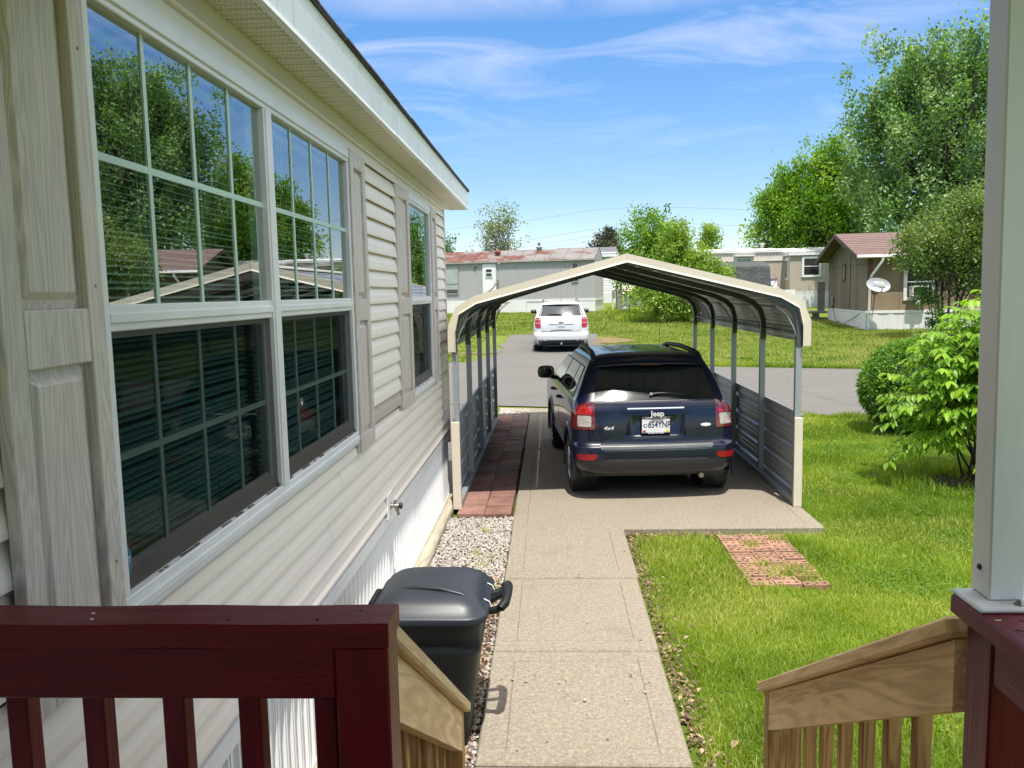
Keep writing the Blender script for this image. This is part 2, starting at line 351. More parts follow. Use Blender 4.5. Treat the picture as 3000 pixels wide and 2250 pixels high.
DARKIN = pm('dark_interior', (0.03, 0.032, 0.03), (0.02, 0.02, 0.02), 3, 0.9)

# ------------------------------------------------------------------ the setting
def gz(y): return float(np.interp(y, [-50, 13.2, 16.2, 27.3, 50, 75, 200, 1500], [-0.06, -0.06, -0.02, 0.28, 1.08, 1.75, 2.0, 2.0]))
ground_z = lambda y: np.interp(np.asarray(y, float), [-50, 13.2, 16.2, 27.3, 50, 75, 200, 1500], [-0.06, -0.06, -0.02, 0.28, 1.08, 1.75, 2.0, 2.0])
g = MB(); ys = [-50, 13.2, 16.2, 27.3, 50, 75, 200, 1500]; xs = [-900, -60, -20, 0, 20, 60, 900]
g.grid([[(x, y, gz(y)) for x in xs] for y in ys], smooth=False)
g.build('ground', LAWN, kind='structure')
# the road runs at a slant across the view
road_n = lambda x: 16.15-0.29*x
road_f = lambda x: 23.8-0.30*x
rb = MB(); rows = []
X_ = [-70+2.0*i for i in range(71)]
for k in range(26):
    t = k/25; row = []
    for x in X_:
        wob = 0.07*math.sin(x*1.7)+0.05*math.sin(x*4.3+1)
        y = (road_n(x)+wob)*(1-t)+(road_f(x)+wob*1.4)*t
        row.append((x, y, gz(y)+0.022))
    rows.append(row)
rb.grid(rows); rb.build('road', ASPH, kind='structure')
# asphalt apron left of the carport and the neighbour's driveway across the road
ab = MB(); ab.grid([[(x, y, gz(y)+0.012) for x in (-7.0, -4, -1.13)] for y in (9.35, 11, 13.2, 14.5, 16.2, 17.2)]); ab.build('side_driveway', ASPH, kind='structure')
db = MB()
lft = lambda y: -2.7+(y-24.0)*0.30; rgt = lambda y: 1.75+0.01*(y-23)
rows = []
for k in range(19):
    y = 23.3+k*0.62
    a, b = lft(y) if y < 26.5 else -1.95+0.04*(y-26.5), rgt(y)
    a += 0.16*math.sin(y*3.1)+0.1*math.sin(y*7.7); b += 0.1*math.sin(y*4.1+2)
    rows.append([(a+(b-a)*t, y, gz(y)+0.016) for t in (0, .25, .5, .75, 1)])
db.grid(rows); db.build('neighbour_driveway', ASPH, kind='structure')
# worn bare patches in the neighbour's lawn
PATCH = pm('bare_lawn_patch', (0.20, 0.155, 0.085), (0.13, 0.11, 0.05), 3, 1.0, 0.6, 40, spec=0.1)
def blob(name, cx, cy, rx, ry, mat, dz, n=26, amp=0.22):
    m = MB(); pts = []
    for k in range(n):
        t = 2*math.pi*k/n; r = 1+amp*math.sin(3*t+cx)+amp*0.7*math.sin(7*t+cy)
        x, y = cx+rx*r*math.cos(t), cy+ry*r*math.sin(t); pts.append((x, y, gz(y)+dz))
    m.add(pts+[(cx, cy, gz(cy)+dz)], [(k, (k+1) % n, n) for k in range(n)]); return m.build(name, mat, kind='structure')
blob('bare_lawn_patch', -3.3, 27.4, 1.5, 0.35, PATCH, 0.02)
blob('bare_lawn_patch', 2.3, 31.0, 0.75, 1.2, PATCH, 0.02)
blob('bare_lawn_patch', 2.6, 27.5, 0.9, 0.3, PATCH, 0.02)

def slab(name, x0, x1, y0, y1, z=0.0, th=0.12, margin=0.14, mat=CONC, parent=None, chip=0.0):
    m = MB(); gw = 0.009; b = 0.010
    def br(a, c): 
        return [a, a+b, a+margin, a+margin+gw/2, a+margin+gw]+list(np.linspace(a+margin+0.1, c-margin-0.1, 6))+[c-margin-gw, c-margin-gw/2, c-margin, c-b, c]
    xs_, ys_ = br(x0, x1), br(y0, y1); rows = []
    for j, y in enumerate(ys_):
        r = []
        for i, x in enumerate(xs_):
            zz = z
            if i in (0, len(xs_)-1) or j in (0, len(ys_)-1): zz -= b
            gx = i in (3, len(xs_)-4) and margin <= y-y0 <= (y1-y0)-margin+1e-6
            gy = j in (3, len(ys_)-4) and margin <= x-x0 <= (x1-x0)-margin+1e-6
            if gx or gy: zz -= 0.005
            r.append((x, y, zz))
        rows.append(r)
    m.grid(rows, smooth=False)
    for (p, q) in (((x0, y0), (x1, y0)), ((x1, y0), (x1, y1)), ((x1, y1), (x0, y1)), ((x0, y1), (x0, y0))):
        m.add([(p[0], p[1], z-b), (q[0], q[1], z-b), (q[0], q[1], z-th), (p[0], p[1], z-th)], [(0, 3, 2, 1)])
    return m.build(name, mat, parent)
walk = MB().box(-0.38, 0.64, 2.55, 7.68, -0.14, -0.118).build('walkway', SOIL, kind='structure')
slab('slab', -0.400, 0.655, 5.018, 6.338, parent=walk); slab('slab', -0.403, 0.668, 6.362, 7.70, 0.001, parent=walk)
slab('slab', -0.402, 0.650, 3.74, 4.995, 0.002, parent=walk); slab('slab', -0.405, 0.645, 2.5, 3.725, -0.004, mat=CONCW, parent=walk)
pad = MB().box(-0.38, 2.5, 7.75, 15.4, -0.15, -0.125).build('parking_pad', SOIL, kind='structure')
slab('slab', -0.408, 2.575, 7.715, 11.99, parent=pad); slab('slab', -0.42, 2.585, 12.0, 15.35, 0.0, parent=pad)
fl = MB(); fl.add([(-0.42, 15.36, 0), (2.585, 15.36, 0), (3.1, 15.30, -0.02), (3.05, 15.42, -0.03), (2.6, 15.5, -0.03), (-1.15, 16.52, -0.02), (-1.2, 16.4, -0.02)], [(0, 1, 2, 3, 4, 5, 6)]); fl.build('driveway_apron', CONC, kind='structure')

# gravel bed: stones as real geometry
gb = MB(); gb.add([(-1.19, 2.3, -0.05), (-0.39, 2.3, -0.05), (-0.39, 8.3, -0.05), (-1.19, 8.3, -0.05)], [(0, 1, 2, 3)]); gb.build('gravel_bed', SOIL, kind='structure')
def stones(name, x0, x1, y0, y1, n, z0, r0, r1, mask=None):
    t = (1+5**.5)/2
    ico = np.array([(-1, t, 0), (1, t, 0), (-1, -t, 0), (1, -t, 0), (0, -1, t), (0, 1, t), (0, -1, -t), (0, 1, -t), (t, 0, -1), (t, 0, 1), (-t, 0, -1), (-t, 0, 1)])/math.sqrt(1+t*t)
    fc = np.array([(0,11,5),(0,5,1),(0,1,7),(0,7,10),(0,10,11),(1,5,9),(5,11,4),(11,10,2),(10,7,6),(7,1,8),(3,9,4),(3,4,2),(3,2,6),(3,6,8),(3,8,9),(4,9,5),(2,4,11),(6,2,10),(8,6,7),(9,8,1)])
    px = nrng.uniform(x0, x1, n); py = nrng.uniform(y0, y1, n)
    if mask is not None: k = mask(px, py); px, py = px[k], py[k]; n = len(px)
    r = nrng.uniform(r0, r1, n)*nrng.choice([0.7, 1.0, 1.25], n)
    sc = nrng.uniform(0.6, 1.3, (n, 1, 3))*r[:, None, None]; sc[:, :, 2] *= 0.75
    a = nrng.uniform(0, 6.28, n); ca, sa = np.cos(a), np.sin(a)
    V = ico[None]*(1+nrng.uniform(-0.2, 0.2, (n, 12, 1)))*sc
    tl = nrng.uniform(-0.5, 0.5, (n, 1)); V[:, :, 2] += tl*V[:, :, 0]
    x = V[:, :, 0]*ca[:, None]-V[:, :, 1]*sa[:, None]; y = V[:, :, 0]*sa[:, None]+V[:, :, 1]*ca[:, None]
    P = np.stack([x+px[:, None], y+py[:, None], V[:, :, 2]+z0+nrng.uniform(0, 0.014, n)[:, None]], 2).reshape(-1, 3)
    L = (fc[None]+12*np.arange(n)[:, None, None]).reshape(-1)
    var = np.repeat(nrng.random(n), 12)
    me = np_mesh(name, P, L, np.arange(0, len(L), 3), STONEV, var, smooth=True); return place(me, name, kind='stuff')
STONEV, n_, l_, p_ = nt('gravel_stone')
at_ = n_.new('ShaderNodeAttribute'); at_.attribute_name = 'var'
v_, o_ = coords(n_, l_, world=True)
c_ = ramp(n_, l_, at_.outputs['Fac'], [(0.0, (0.15, 0.13, 0.11)), (0.25, (0.26, 0.225, 0.19)), (0.6, (0.36, 0.32, 0.28)), (0.85, (0.50, 0.47, 0.43)), (1.0, (0.25, 0.175, 0.135))])
c_ = mix(n_, l_, 0.35, c_, ramp(n_, l_, noise(n_, l_, v_, 70, 4), [(0.3, (0.25, 0.22, 0.19)), (0.7, (0.6, 0.56, 0.5))]))
l_.new(c_, p_.inputs['Base Color']); p_.inputs['Roughness'].default_value = 0.8; p_.inputs['Specular IOR Level'].default_value = 0.25
stones('gravel', -1.10, -0.415, 3.3, 8.27, 15000, -0.045, 0.007, 0.014)
stones('gravel', -1.02, -0.42, 15.32, 16.35, 2600, -0.03, 0.010, 0.02, lambda x, y: y < 16.0-0.45*(x+0.4))

# pavers between the pad and the carport wall
path = MB().box(-1.0, -0.43, 8.3, 15.28, -0.06, -0.045).build('paver_path', SOIL, kind='structure')
pv = MB().box(-0.14, 0.14, -0.149, 0.149, -0.045, 0.0, 0.006)
pm1, pm2 = pv.mesh('paver', PAVER), pv.mesh('paver', PAVERG)
for k in range(23):
    for s in (0, 1):
        y = 8.43+k*0.3035
        gray = rnd.random() < (0.1+0.75*s) if 4 < k < 20 else (k >= 20 and s == 1)
        o = place(pm2 if gray else pm1, 'paver', path); xo = -1.0+0.0*k
        o.location = ((-0.862 if s == 0 else -0.578)+rnd.uniform(-.004, .004), y+(0.006 if s else 0)+rnd.uniform(-.004, .004), 0.004+rnd.uniform(-.005, .006))
        o.rotation_euler = (rnd.uniform(-.012, .012), rnd.uniform(-.012, .012), rnd.uniform(-.014, .014))
# brick pad with cored bricks laid flat in the lawn
bp = MB().box(1.53, 2.12, 6.22, 7.57, -0.09, -0.075).build('brick_pad', SOIL); tag(bp, 'small patch of orange cored bricks laid flat in the lawn', 'brick paving')
def brick_mesh():
    m = MB(); Lx, Ly, h = 0.0985, 0.0465, 0.055
    m.add([(-Lx, -Ly, 0), (Lx, -Ly, 0), (Lx, Ly, 0), (-Lx, Ly, 0), (-Lx, -Ly, -h), (Lx, -Ly, -h), (Lx, Ly, -h), (-Lx, Ly, -h)], [(0, 4, 5, 1), (1, 5, 6, 2), (2, 6, 7, 3), (3, 7, 4, 0)])
    for i in range(3):
        x0, x1 = -Lx+2*Lx*i/3, -Lx+2*Lx*(i+1)/3; c = (x0+x1)/2; hx = (x1-x0)/2
        sq = [(1, 0), (1, 1), (0, 1), (-1, 1), (-1, 0), (-1, -1), (0, -1), (1, -1)]
        V = [(c+hx*a, Ly*b, 0) for a, b in sq]
        for dz in (0, -0.04): V += [(c+0.0165*math.cos(k*math.pi/4), 0.0165*math.sin(k*math.pi/4), dz) for k in range(8)]
        F = [(k, (k+1) % 8, 8+(k+1) % 8, 8+k) for k in range(8)]+[(8+k, 8+(k+1) % 8, 16+(k+1) % 8, 16+k) for k in range(8)]+[tuple(range(16, 24))]
        m.add(V, F)
    me = m.mesh('brick', BRICK); return me
bm_ = brick_mesh()
for r_ in range(13):
    for c in range(3):
        if (r_, c) in ((1, 2), (2, 1)): continue
        o = place(bm_, 'brick', bp)
        o.location = (1.622+c*0.2035+rnd.uniform(-.004, .004), 6.275+r_*0.104+(0.02 if c == 1 else 0)+rnd.uniform(-.005, .005), -0.022+rnd.uniform(-.006, .006))
        o.rotation_euler = (rnd.uniform(-.03, .03), rnd.uniform(-.03, .03), rnd.uniform(-.025, .025))

# ------------------------------------------------------------------ grass blades
_NG = {}
def vnoise(x, y, s, seed=0):
    if seed not in _NG: _NG[seed] = np.random.default_rng(100+seed).random((128, 128))
    G = _NG[seed]; x = np.asarray(x)*s+50; y = np.asarray(y)*s+50; i, j = np.floor(x).astype(int), np.floor(y).astype(int); u, v = x-i, y-j; u, v = u*u*(3-2*u), v*v*(3-2*v)
    g = lambda a, b: G[a % 128, b % 128]
    return (g(i, j)*(1-u)+g(i+1, j)*u)*(1-v)+(g(i, j+1)*(1-u)+g(i+1, j+1)*u)*v
def blades(name, px, py, h, w, lean=0.5, z=None, dry=0.12, mat=None, cl=None):
    n = len(px); px = np.asarray(px); py = np.asarray(py)
    z = (ground_z(py) if z is None else np.full(n, z)) - 0.005
    lump = 0.55*vnoise(px, py, 0.9, 1)+0.3*vnoise(px, py, 2.7, 2)+0.15*vnoise(px, py, 8, 3)
    h = h*nrng.uniform(0.55, 1.25, n)*(0.55+0.95*vnoise(px, py, 3.1, 4)); a = nrng.uniform(0, 6.283, n); ln = nrng.uniform(0.1, 1, n)*lean*h
    d = nrng.uniform(0, 6.283, n); dx, dy = np.cos(d)*ln, np.sin(d)*ln; ax, ay = np.cos(a)*w/2, np.sin(a)*w/2
    P = np.empty((n, 5, 3))
    P[:, 0] = np.stack([px-ax, py-ay, z], 1); P[:, 1] = np.stack([px+ax, py+ay, z], 1)
    P[:, 2] = np.stack([px+ax*.8+dx*.35, py+ay*.8+dy*.35, z+h*.6], 1); P[:, 3] = np.stack([px-ax*.8+dx*.35, py-ay*.8+dy*.35, z+h*.6], 1)
    P[:, 4] = np.stack([px+dx, py+dy, z+h*(1-0.25*ln/h)], 1)
    b = 5*np.arange(n)[:, None]
    q = (b+np.array([[0, 1, 2, 3]])); t = (b+np.array([[3, 2, 4]]))
    L = np.concatenate([q, t], 1).reshape(-1); st = np.stack([7*np.arange(n), 7*np.arange(n)+4], 1).reshape(-1)
    if cl is None: cl = np.clip((lump-0.5)*2.6+0.5, 0, 1)
    var = np.clip(0.10+0.5*cl+nrng.normal(0, 0.13, n), 0, 0.70)
    k = nrng.random(n) < dry*(0.15+2.6*np.clip((vnoise(px, py, 1.4, 5)-0.45)*2.2, 0, 1)); var[k] = nrng.uniform(0.75, 1, k.sum())
    me = np_mesh(name, P.reshape(-1, 3), L, st, mat or GRASSM, np.repeat(var, 5)); return place(me, name, kind='stuff')
def lawn_pts(n, x0, x1, y0, y1, keep):
    x = nrng.uniform(x0, x1, n); y = nrng.uniform(y0, y1, n); k = keep(x, y); return x[k], y[k]
def near_keep(x, y):
    edge = 0.06*np.sin(y*3.1)+0.04*np.sin(y*7.3)
    k = (y < road_n(x)-0.05) & ~((x > 1.56) & (x < 2.10) & (y > 6.25) & (y < 7.55))
    k &= ~((x < 2.56+0.3*(nrng.random(len(x)) < 0)) & (y > 7.66))
    strip = np.clip((x-0.655)/(0.19+edge), 0.03, 1)
    k &= nrng.random(len(x)) < np.where(y < 7.7, strip**1.6, 1)
    front = np.clip((7.66-y)/0.25, 0, 1); k &= (nrng.random(len(x)) < np.where(x < 2.5, 0.12+0.88*front, 1))
    k &= nrng.random(len(x)) < np.clip((np.hypot((x-5.3)/1.5, (y-9.6)/0.9)-0.55)/0.4, 0.12, 1)
    return k
x, y = lawn_pts(150000, 0.68, 4.6, 2.4, 6.0, near_keep); blades('lawn_grass', x, y, 0.058, 0.0055, 0.9)
x, y = lawn_pts(120000, 0.68, 6.0, 6.0, 9.5, near_keep); blades('lawn_grass', x, y, 0.062, 0.007, 0.8)
x, y = lawn_pts(100000, 2.55, 9.0, 9.5, 15.8, near_keep); blades('lawn_grass', x, y, 0.062, 0.010, 0.7)
x, y = lawn_pts(60000, 0.8, 6.0, 3.0, 14, near_keep); k_ = vnoise(x, y, 1.1, 7)+0.25*vnoise(x, y, 4, 8) > 0.86; x, y = x[k_], y[k_]
CLOV = leaf_mat('clover_leaf', (0.075, 0.17, 0.018), (0.14, 0.27, 0.03), 0.4, 0.5)
def clover(name, x, y, z, r):
    n = len(x); a = nrng.uniform(0, 6.28, n); P = []; c = np.stack([x, y, z], 1); s = nrng.uniform(0.6, 1.2, n)*r
    V = [c+np.stack([np.cos(a+t)*q*s, np.sin(a+t)*q*s, nrng.uniform(-.3, .3, n)*s], 1) for t, q in ((0, 1), (0.7, .55), (1.6, 1), (2.6, .5), (3.5, 1), (5.0, .6))]
    P = np.stack(V, 1).reshape(-1, 3); L = (6*np.arange(n)[:, None]+np.arange(6)[None]).reshape(-1); return place(np_mesh(name, P, L, 6*np.arange(n), CLOV, np.repeat(nrng.random(n), 6)), name, kind='stuff')
clover('clover_patch', x, y, ground_z(y)+nrng.uniform(0.02, 0.062, len(x)), 0.014)
def far_keep(x, y):
    k = (y > road_f(x)+0.05) & ~((x > -2.6) & (x < 1.9) & (y < 34)) & ~((x > 12.6) & (y > 33.6)) & (y < 49.5)
    k &= ~(np.hypot((x-2.3)/0.8, (y-31)/1.2) < 0.9)
    return k
GRASSF = leaf_mat('far_grass_blade', (0.095, 0.155, 0.02), (0.195, 0.25, 0.036), 0.4, 0.5, cc=(0.36, 0.32, 0.13))
x, y = lawn_pts(150000, -14, 22, 19, 36, far_keep); blades('lawn_grass', x, y, 0.07, 0.022, 0.7, dry=0.3, mat=GRASSF)
x, y = lawn_pts(60000, -14, 22, 36, 49.5, far_keep); blades('lawn_grass', x, y, 0.10, 0.03, 0.7, dry=0.2, mat=GRASSF)
# lusher fringe along the road edge, the kerbless pad edge and the far skirting
e = nrng.uniform(-1, 14, 11000); e = e[(e > 2.0)]; e = np.concatenate([e, nrng.uniform(-4, -2.75, 900)]); ne = len(e); blades('edge_grass', e, road_f(e)+nrng.uniform(0.0, 0.3, ne), 0.13, 0.014, 0.6, dry=0.05)
e = nrng.uniform(2.62, 7, 5000); blades('edge_grass', e, road_n(e)-nrng.uniform(0.02, 0.3, 5000), 0.10, 0.01, 0.6, dry=0.05)
e = nrng.uniform(8, 15, 5000); blades('edge_grass', 2.60+np.abs(nrng.normal(0, 0.05, 5000)), e, 0.085, 0.007, 0.6, dry=0.05)
e = nrng.uniform(3.2, 9.3, 9000); x_ = e; blades('tall_grass', x_, nrng.uniform(40.5, 47, 9000), 0.38, 0.03, 0.5, dry=0.1)
# dry tufts growing between the bricks
x = np.concatenate([nrng.normal(cx, s, n) for cx, cy, s, n in ((2.0, 6.6, .11, 620), (1.86, 6.55, .13, 520), (1.75, 7.25, .05, 80), (2.03, 7.4, .05, 90), (1.75, 6.75, .06, 100), (2.08, 6.35, .08, 160))])
y = np.concatenate([nrng.normal(cy, s*.8, n) for cx, cy, s, n in ((2.0, 6.6, .11, 620), (1.86, 6.55, .13, 520), (1.75, 7.25, .05, 80), (2.03, 7.4, .05, 90), (1.75, 6.75, .06, 100), (2.08, 6.35, .08, 160))])
blades('brick_joint_grass', x, y, 0.055, 0.006, 1.2, z=-0.03, dry=0.75)
# weeds in the gravel
x = np.concatenate([nrng.normal(cx, s, n) for cx, cy, s, n in ((-.66, 7.75, .035, 60), (-.70, 7.05, .04, 70), (-.53, 6.9, .05, 90), (-.63, 6.75, .04, 60), (-.8, 6.5, .04, 30), (-.75, 8.0, .02, 20))])
y = np.concatenate([nrng.normal(cy, s, n) for cx, cy, s, n in ((-.66, 7.75, .035, 60), (-.70, 7.05, .04, 70), (-.53, 6.9, .05, 90), (-.63, 6.75, .04, 60), (-.8, 6.5, .04, 30), (-.75, 8.0, .02, 20))])
k_ = nrng.random(len(x)) < 0.45; blades('gravel_weeds', x[k_], y[k_], 0.04, 0.005, 1.5, z=-0.03, dry=0.85)
# fallen leaves along both edges of the walkway and under the bin
def litter(name, x, y, z, s0=0.016, s1=0.035):
    n = len(x); a = nrng.uniform(0, 6.28, n); s = nrng.uniform(s0, s1, n)
    u = np.stack([np.cos(a), np.sin(a), nrng.uniform(-.5, .5, n)], 1)*s[:, None]; v = np.stack([-np.sin(a), np.cos(a), nrng.uniform(-.5, .5, n)], 1)*s[:, None]*0.55
    c = np.stack([x, y, np.full(n, z)+nrng.uniform(0, 0.03, n)], 1); up = np.array([0, 0, 1.0])[None]*s[:, None]*0.35
    P = np.stack([c-u, c-u*.2-v+up, c+u*.5-v*.7+up, c+u, c+u*.4+v*.8+up, c-u*.3+v+up], 1)
    L = (6*np.arange(n)[:, None]+np.array([[0, 1, 5, 0, 0, 0]]))[:, :0]
    q = 6*np.arange(n)[:, None]+np.array([[0, 1, 5, 1, 2, 4, 5, 2, 3, 4]])
    st = (10*np.arange(n)[:, None]+np.array([[0, 3, 7]])).reshape(-1)
    me = np_mesh(name, P.reshape(-1, 3), q.reshape(-1), st, LITTER, np.repeat(nrng.random(n), 6)); return place(me, name, kind='stuff')
n = 900; y = nrng.uniform(2.8, 7.7, n); litter('leaf_litter', 0.675+np.abs(nrng.normal(0, 0.075, n)), y, -0.055, 0.008, 0.022); n = 45; y = nrng.uniform(3.4, 6.0, n); litter('leaf_litter', 0.72+np.abs(nrng.normal(0, 0.1, n)), y, -0.04, 0.016, 0.03)
n = 350; litter('leaf_litter', nrng.uniform(0.7, 1.6, n), 7.68-np.abs(nrng.normal(0, 0.08, n)), -0.055, 0.008, 0.024)
n = 160; litter('leaf_litter', nrng.uniform(1.54, 2.1, n), nrng.uniform(6.22, 7.55, n), -0.02, 0.006, 0.016); n = 700; y = nrng.uniform(3.2, 6.4, n); litter('leaf_litter', -0.43-np.abs(nrng.normal(0, 0.05, n)), y, -0.035, 0.009, 0.022)
n = 34; litter('leaf_litter', nrng.uniform(-0.38, 0.62, n), nrng.uniform(3.7, 8.6, n), 0.003, 0.004, 0.012)
stones('loose_pebbles', -0.39, 0.64, 3.6, 5.6, 46, 0.004, 0.003, 0.008)
# ------------------------------------------------------------------ the near house
def streak_mat(name, base, dirt, vert='z', amt=0.45, rough=0.45, sc=1.0):
    m, n, l, p = nt(name)
    v, oi = coords(n, l, (9*sc, 9*sc, 0.7) if vert == 'z' else (1, 1, 1))
    f = noise(n, l, v, 1.6, 6, 0.65); v2, _ = coords(n, l); g2 = noise(n, l, v2, 1.3, 5, 0.6)
    ms = n.new('ShaderNodeMapRange'); ms.inputs[1].default_value = 0.54; ms.inputs[2].default_value = 0.78; ms.inputs[4].default_value = amt; l.new(f, ms.inputs[0])
    c = mix(n, l, ms.outputs[0], base, dirt)
    ms2 = n.new('ShaderNodeMapRange'); ms2.inputs[1].default_value = 0.5; ms2.inputs[2].default_value = 0.8; ms2.inputs[4].default_value = amt*0.5; l.new(g2, ms2.inputs[0])
    c = mix(n, l, ms2.outputs[0], c, dirt)
    l.new(c, p.inputs['Base Color']); p.inputs['Roughness'].default_value = rough; setbump(n, l, p, noise(n, l, v2, 90, 3), 0.05, 0.002); return m
SIDING = streak_mat('cream_vinyl_siding', (0.83, 0.755, 0.675), (0.69, 0.62, 0.55), amt=0.2)
FRIEZE = pm('frieze_trim', (0.60, 0.55, 0.48), (0.55, 0.50, 0.44), 2, 0.45)
SOFFIT = streak_mat('soffit_vinyl', (0.74, 0.70, 0.60), (0.42, 0.39, 0.32), amt=0.25)
FASCIA = streak_mat('stained_white_fascia', (0.80, 0.82, 0.81), (0.36, 0.36, 0.30), amt=0.5)
SKIRT = streak_mat('white_skirting', (0.80, 0.80, 0.80), (0.5, 0.5, 0.5), amt=0.25)
CORNERM = pm('corner_post_vinyl', (0.62, 0.56, 0.42), (0.5, 0.44, 0.33), 2, 0.45)
SHING = pm('dark_shingle', (0.045, 0.042, 0.04), (0.09, 0.08, 0.075), 30, 0.95, 0.5, 200)
def shutter_mat():
    m, n, l, p = nt('woodgrain_vinyl_shutter')
    v, oi = coords(n, l, (16, 16, 0.9))
    w = noise(n, l, v, 0.6, 3, 0.5, 1.5)
    mt = n.new('ShaderNodeMath'); mt.operation = 'MULTIPLY'; mt.inputs[1].default_value = 16; l.new(w, mt.inputs[0])
    fr = n.new('ShaderNodeMath'); fr.operation = 'PINGPONG'; fr.inputs[1].default_value = 0.5; l.new(mt.outputs[0], fr.inputs[0])
    c = ramp(n, l, fr.outputs[0], [(0.1, (0.62, 0.56, 0.515)), (0.35, (0.50, 0.45, 0.41)), (0.5, (0.475, 0.425, 0.385))])
    l.new(c, p.inputs['Base Color']); p.inputs['Roughness'].default_value = 0.5; setbump(n, l, p, fr.outputs[0], 0.15, 0.002); return m
SHUT = shutter_mat()
SHUTD = pm('shutter_vinyl_edge', (0.30, 0.275, 0.235), (0.27, 0.25, 0.215), 3, 0.5)
WGLASS = glass_mat('coated_window_glass', (0.62, 0.82, 0.71), 5.5)
LGLASS = glass_mat('lower_sash_glass', (0.42, 0.70, 0.64), 1.8)
MUNT = pm('grille_bar', (0.46, 0.61, 0.52), (0.43, 0.57, 0.49), 3, 0.4)  # green of the reflecting glass is put into the bar colour
SLAT = pm('blind_slat', (0.80, 0.82, 0.78), (0.76, 0.78, 0.74), 3, 0.5)
def screen_mat():
    m, n, l, p = nt('insect_screen'); o = n['Material Output']
    tr = n.new('ShaderNodeBsdfTransparent'); mx = n.new('ShaderNodeMixShader'); mx.inputs[0].default_value = 0.36
    p.inputs['Base Color'].default_value = (0.004, 0.008, 0.008, 1); p.inputs['Roughness'].default_value = 0.9; p.inputs['Specular IOR Level'].default_value = 0.0
    l.new(tr.outputs[0], mx.inputs[1]); l.new(p.outputs[0], mx.inputs[2]); l.new(mx.outputs[0], o.inputs[0]); return m
SCREEN = screen_mat()
GRIME = pm('window_grime', (0.03, 0.028, 0.025), (0.10, 0.09, 0.08), 30, 0.9)
XW = -1.165
house = thing('mobile_home', 'cream vinyl sided mobile home in the left foreground with brown shutters and white windows', 'mobile home', (XW, 5.0, 0))
YE = 9.05
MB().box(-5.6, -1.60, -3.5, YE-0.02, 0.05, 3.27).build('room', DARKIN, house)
# sheathing round the window openings
sh = MB()
for (a, b, c, d) in ((-3.5, 2.06, 0.7, 3.27), (2.06, 4.66, 0.7, 1.45), (2.06, 4.66, 3.07, 3.27), (4.66, 6.68, 0.7, 3.27), (6.68, 7.84, 0.7, 1.45), (6.68, 7.84, 3.07, 3.27), (7.84, YE-0.01, 0.7, 3.27)):
    sh.box(-1.26, -1.186, a, b, c, d)
sh.box(-1.60, -1.26, -3.5, 2.03, 0.7, 3.27); sh.box(-1.60, -1.26, 4.68, 6.66, 0.7, 3.27); sh.box(-1.60, -1.26, 7.86, YE-0.02, 0.7, 3.27); sh.box(-1.6, -1.26, 2.03, 8.0, 0.7, 1.44); sh.box(-1.6, -1.26, 2.03, 8.0, 3.08, 3.27)
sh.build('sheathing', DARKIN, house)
LAP = 0.1113
def plank_prof(zb, zt):
    return [(-1.1858, zb+0.014), (-1.156, zb), (-1.1515, zb+0.004), (-1.151, zb+0.018), (-1.1565, zb+0.055), (-1.171, zt-0.014), (-1.184, zt+0.008), (-1.1858, zt+0.008)]
courses = [2.998-LAP*k for k in range(0, 21)]
seams = {0: 6.05, 14: 3.9, 15: 5.95, 16: 4.35, 17: 7.2, 18: 4.1, 19: 3.0, 20: 6.6, 13: 7.4}
for k, zb in enumerate(courses):
    zt = zb+LAP
    if zb < 0.73: continue
    segs = [(-3.4, 2.045), (4.68, 6.665), (7.845, YE)] if zb > 1.36 else [(-3.4, YE)]
    if zb > 1.30 and zb < 1.36: segs = [(-3.4, YE)]
    out_ = []
    for a, b in segs:
        s = seams.get(k)
        if s and a < s < b: out_ += [(a, s-0.001, 0), (s-0.0005, b, 0.0022)]
        elif k >= 14: out_ += [(a, 1.0+0.37*(k % 3), 0), (1.0+0.37*(k % 3)+0.001, b, 0.002)]
        else: out_.append((a, b, 0))
    for a, b, off in out_:
        ztt = min(zt, 1.405) if (b > 2.1 and a < 7.8 and zt > 1.41 and zb < 1.41) else zt
        MB().prism([(x+off, z) for x, z in plank_prof(zb, ztt)], a, b).build('siding_plank', SIDING, house)
MB().prism([(x, z) for x, z in plank_prof(3.112, 3.198)], -3.4, YE).build('siding_plank', SIDING, house)
MB().box(-1.184, -1.155, -3.4, 6.72, 3.199, 3.279, 0.003).build('frieze_board', FRIEZE, house)
MB().box(-1.184, -1.152, 6.70, YE+0.01, 3.199, 3.279, 0.003).build('frieze_board', FRIEZE, house)
MB().box(-1.184, -1.150, -3.4, YE, 3.187, 3.1985, 0.002).build('frieze_lip', SIDING, house)
# corner post
cp = MB(); cp.box(-1.20, -1.146, YE-0.005, YE+0.035, 0.62, 3.2, 0.004); cp.build('corner_post', CORNERM, house)
MB().prism([(-5.55, 0.7), (-1.20, 0.7), (-1.20, 3.30), (-3.4, 3.95), (-5.55, 3.40)], YE-0.02, YE+0.015).build('end_wall', SIDING, house)
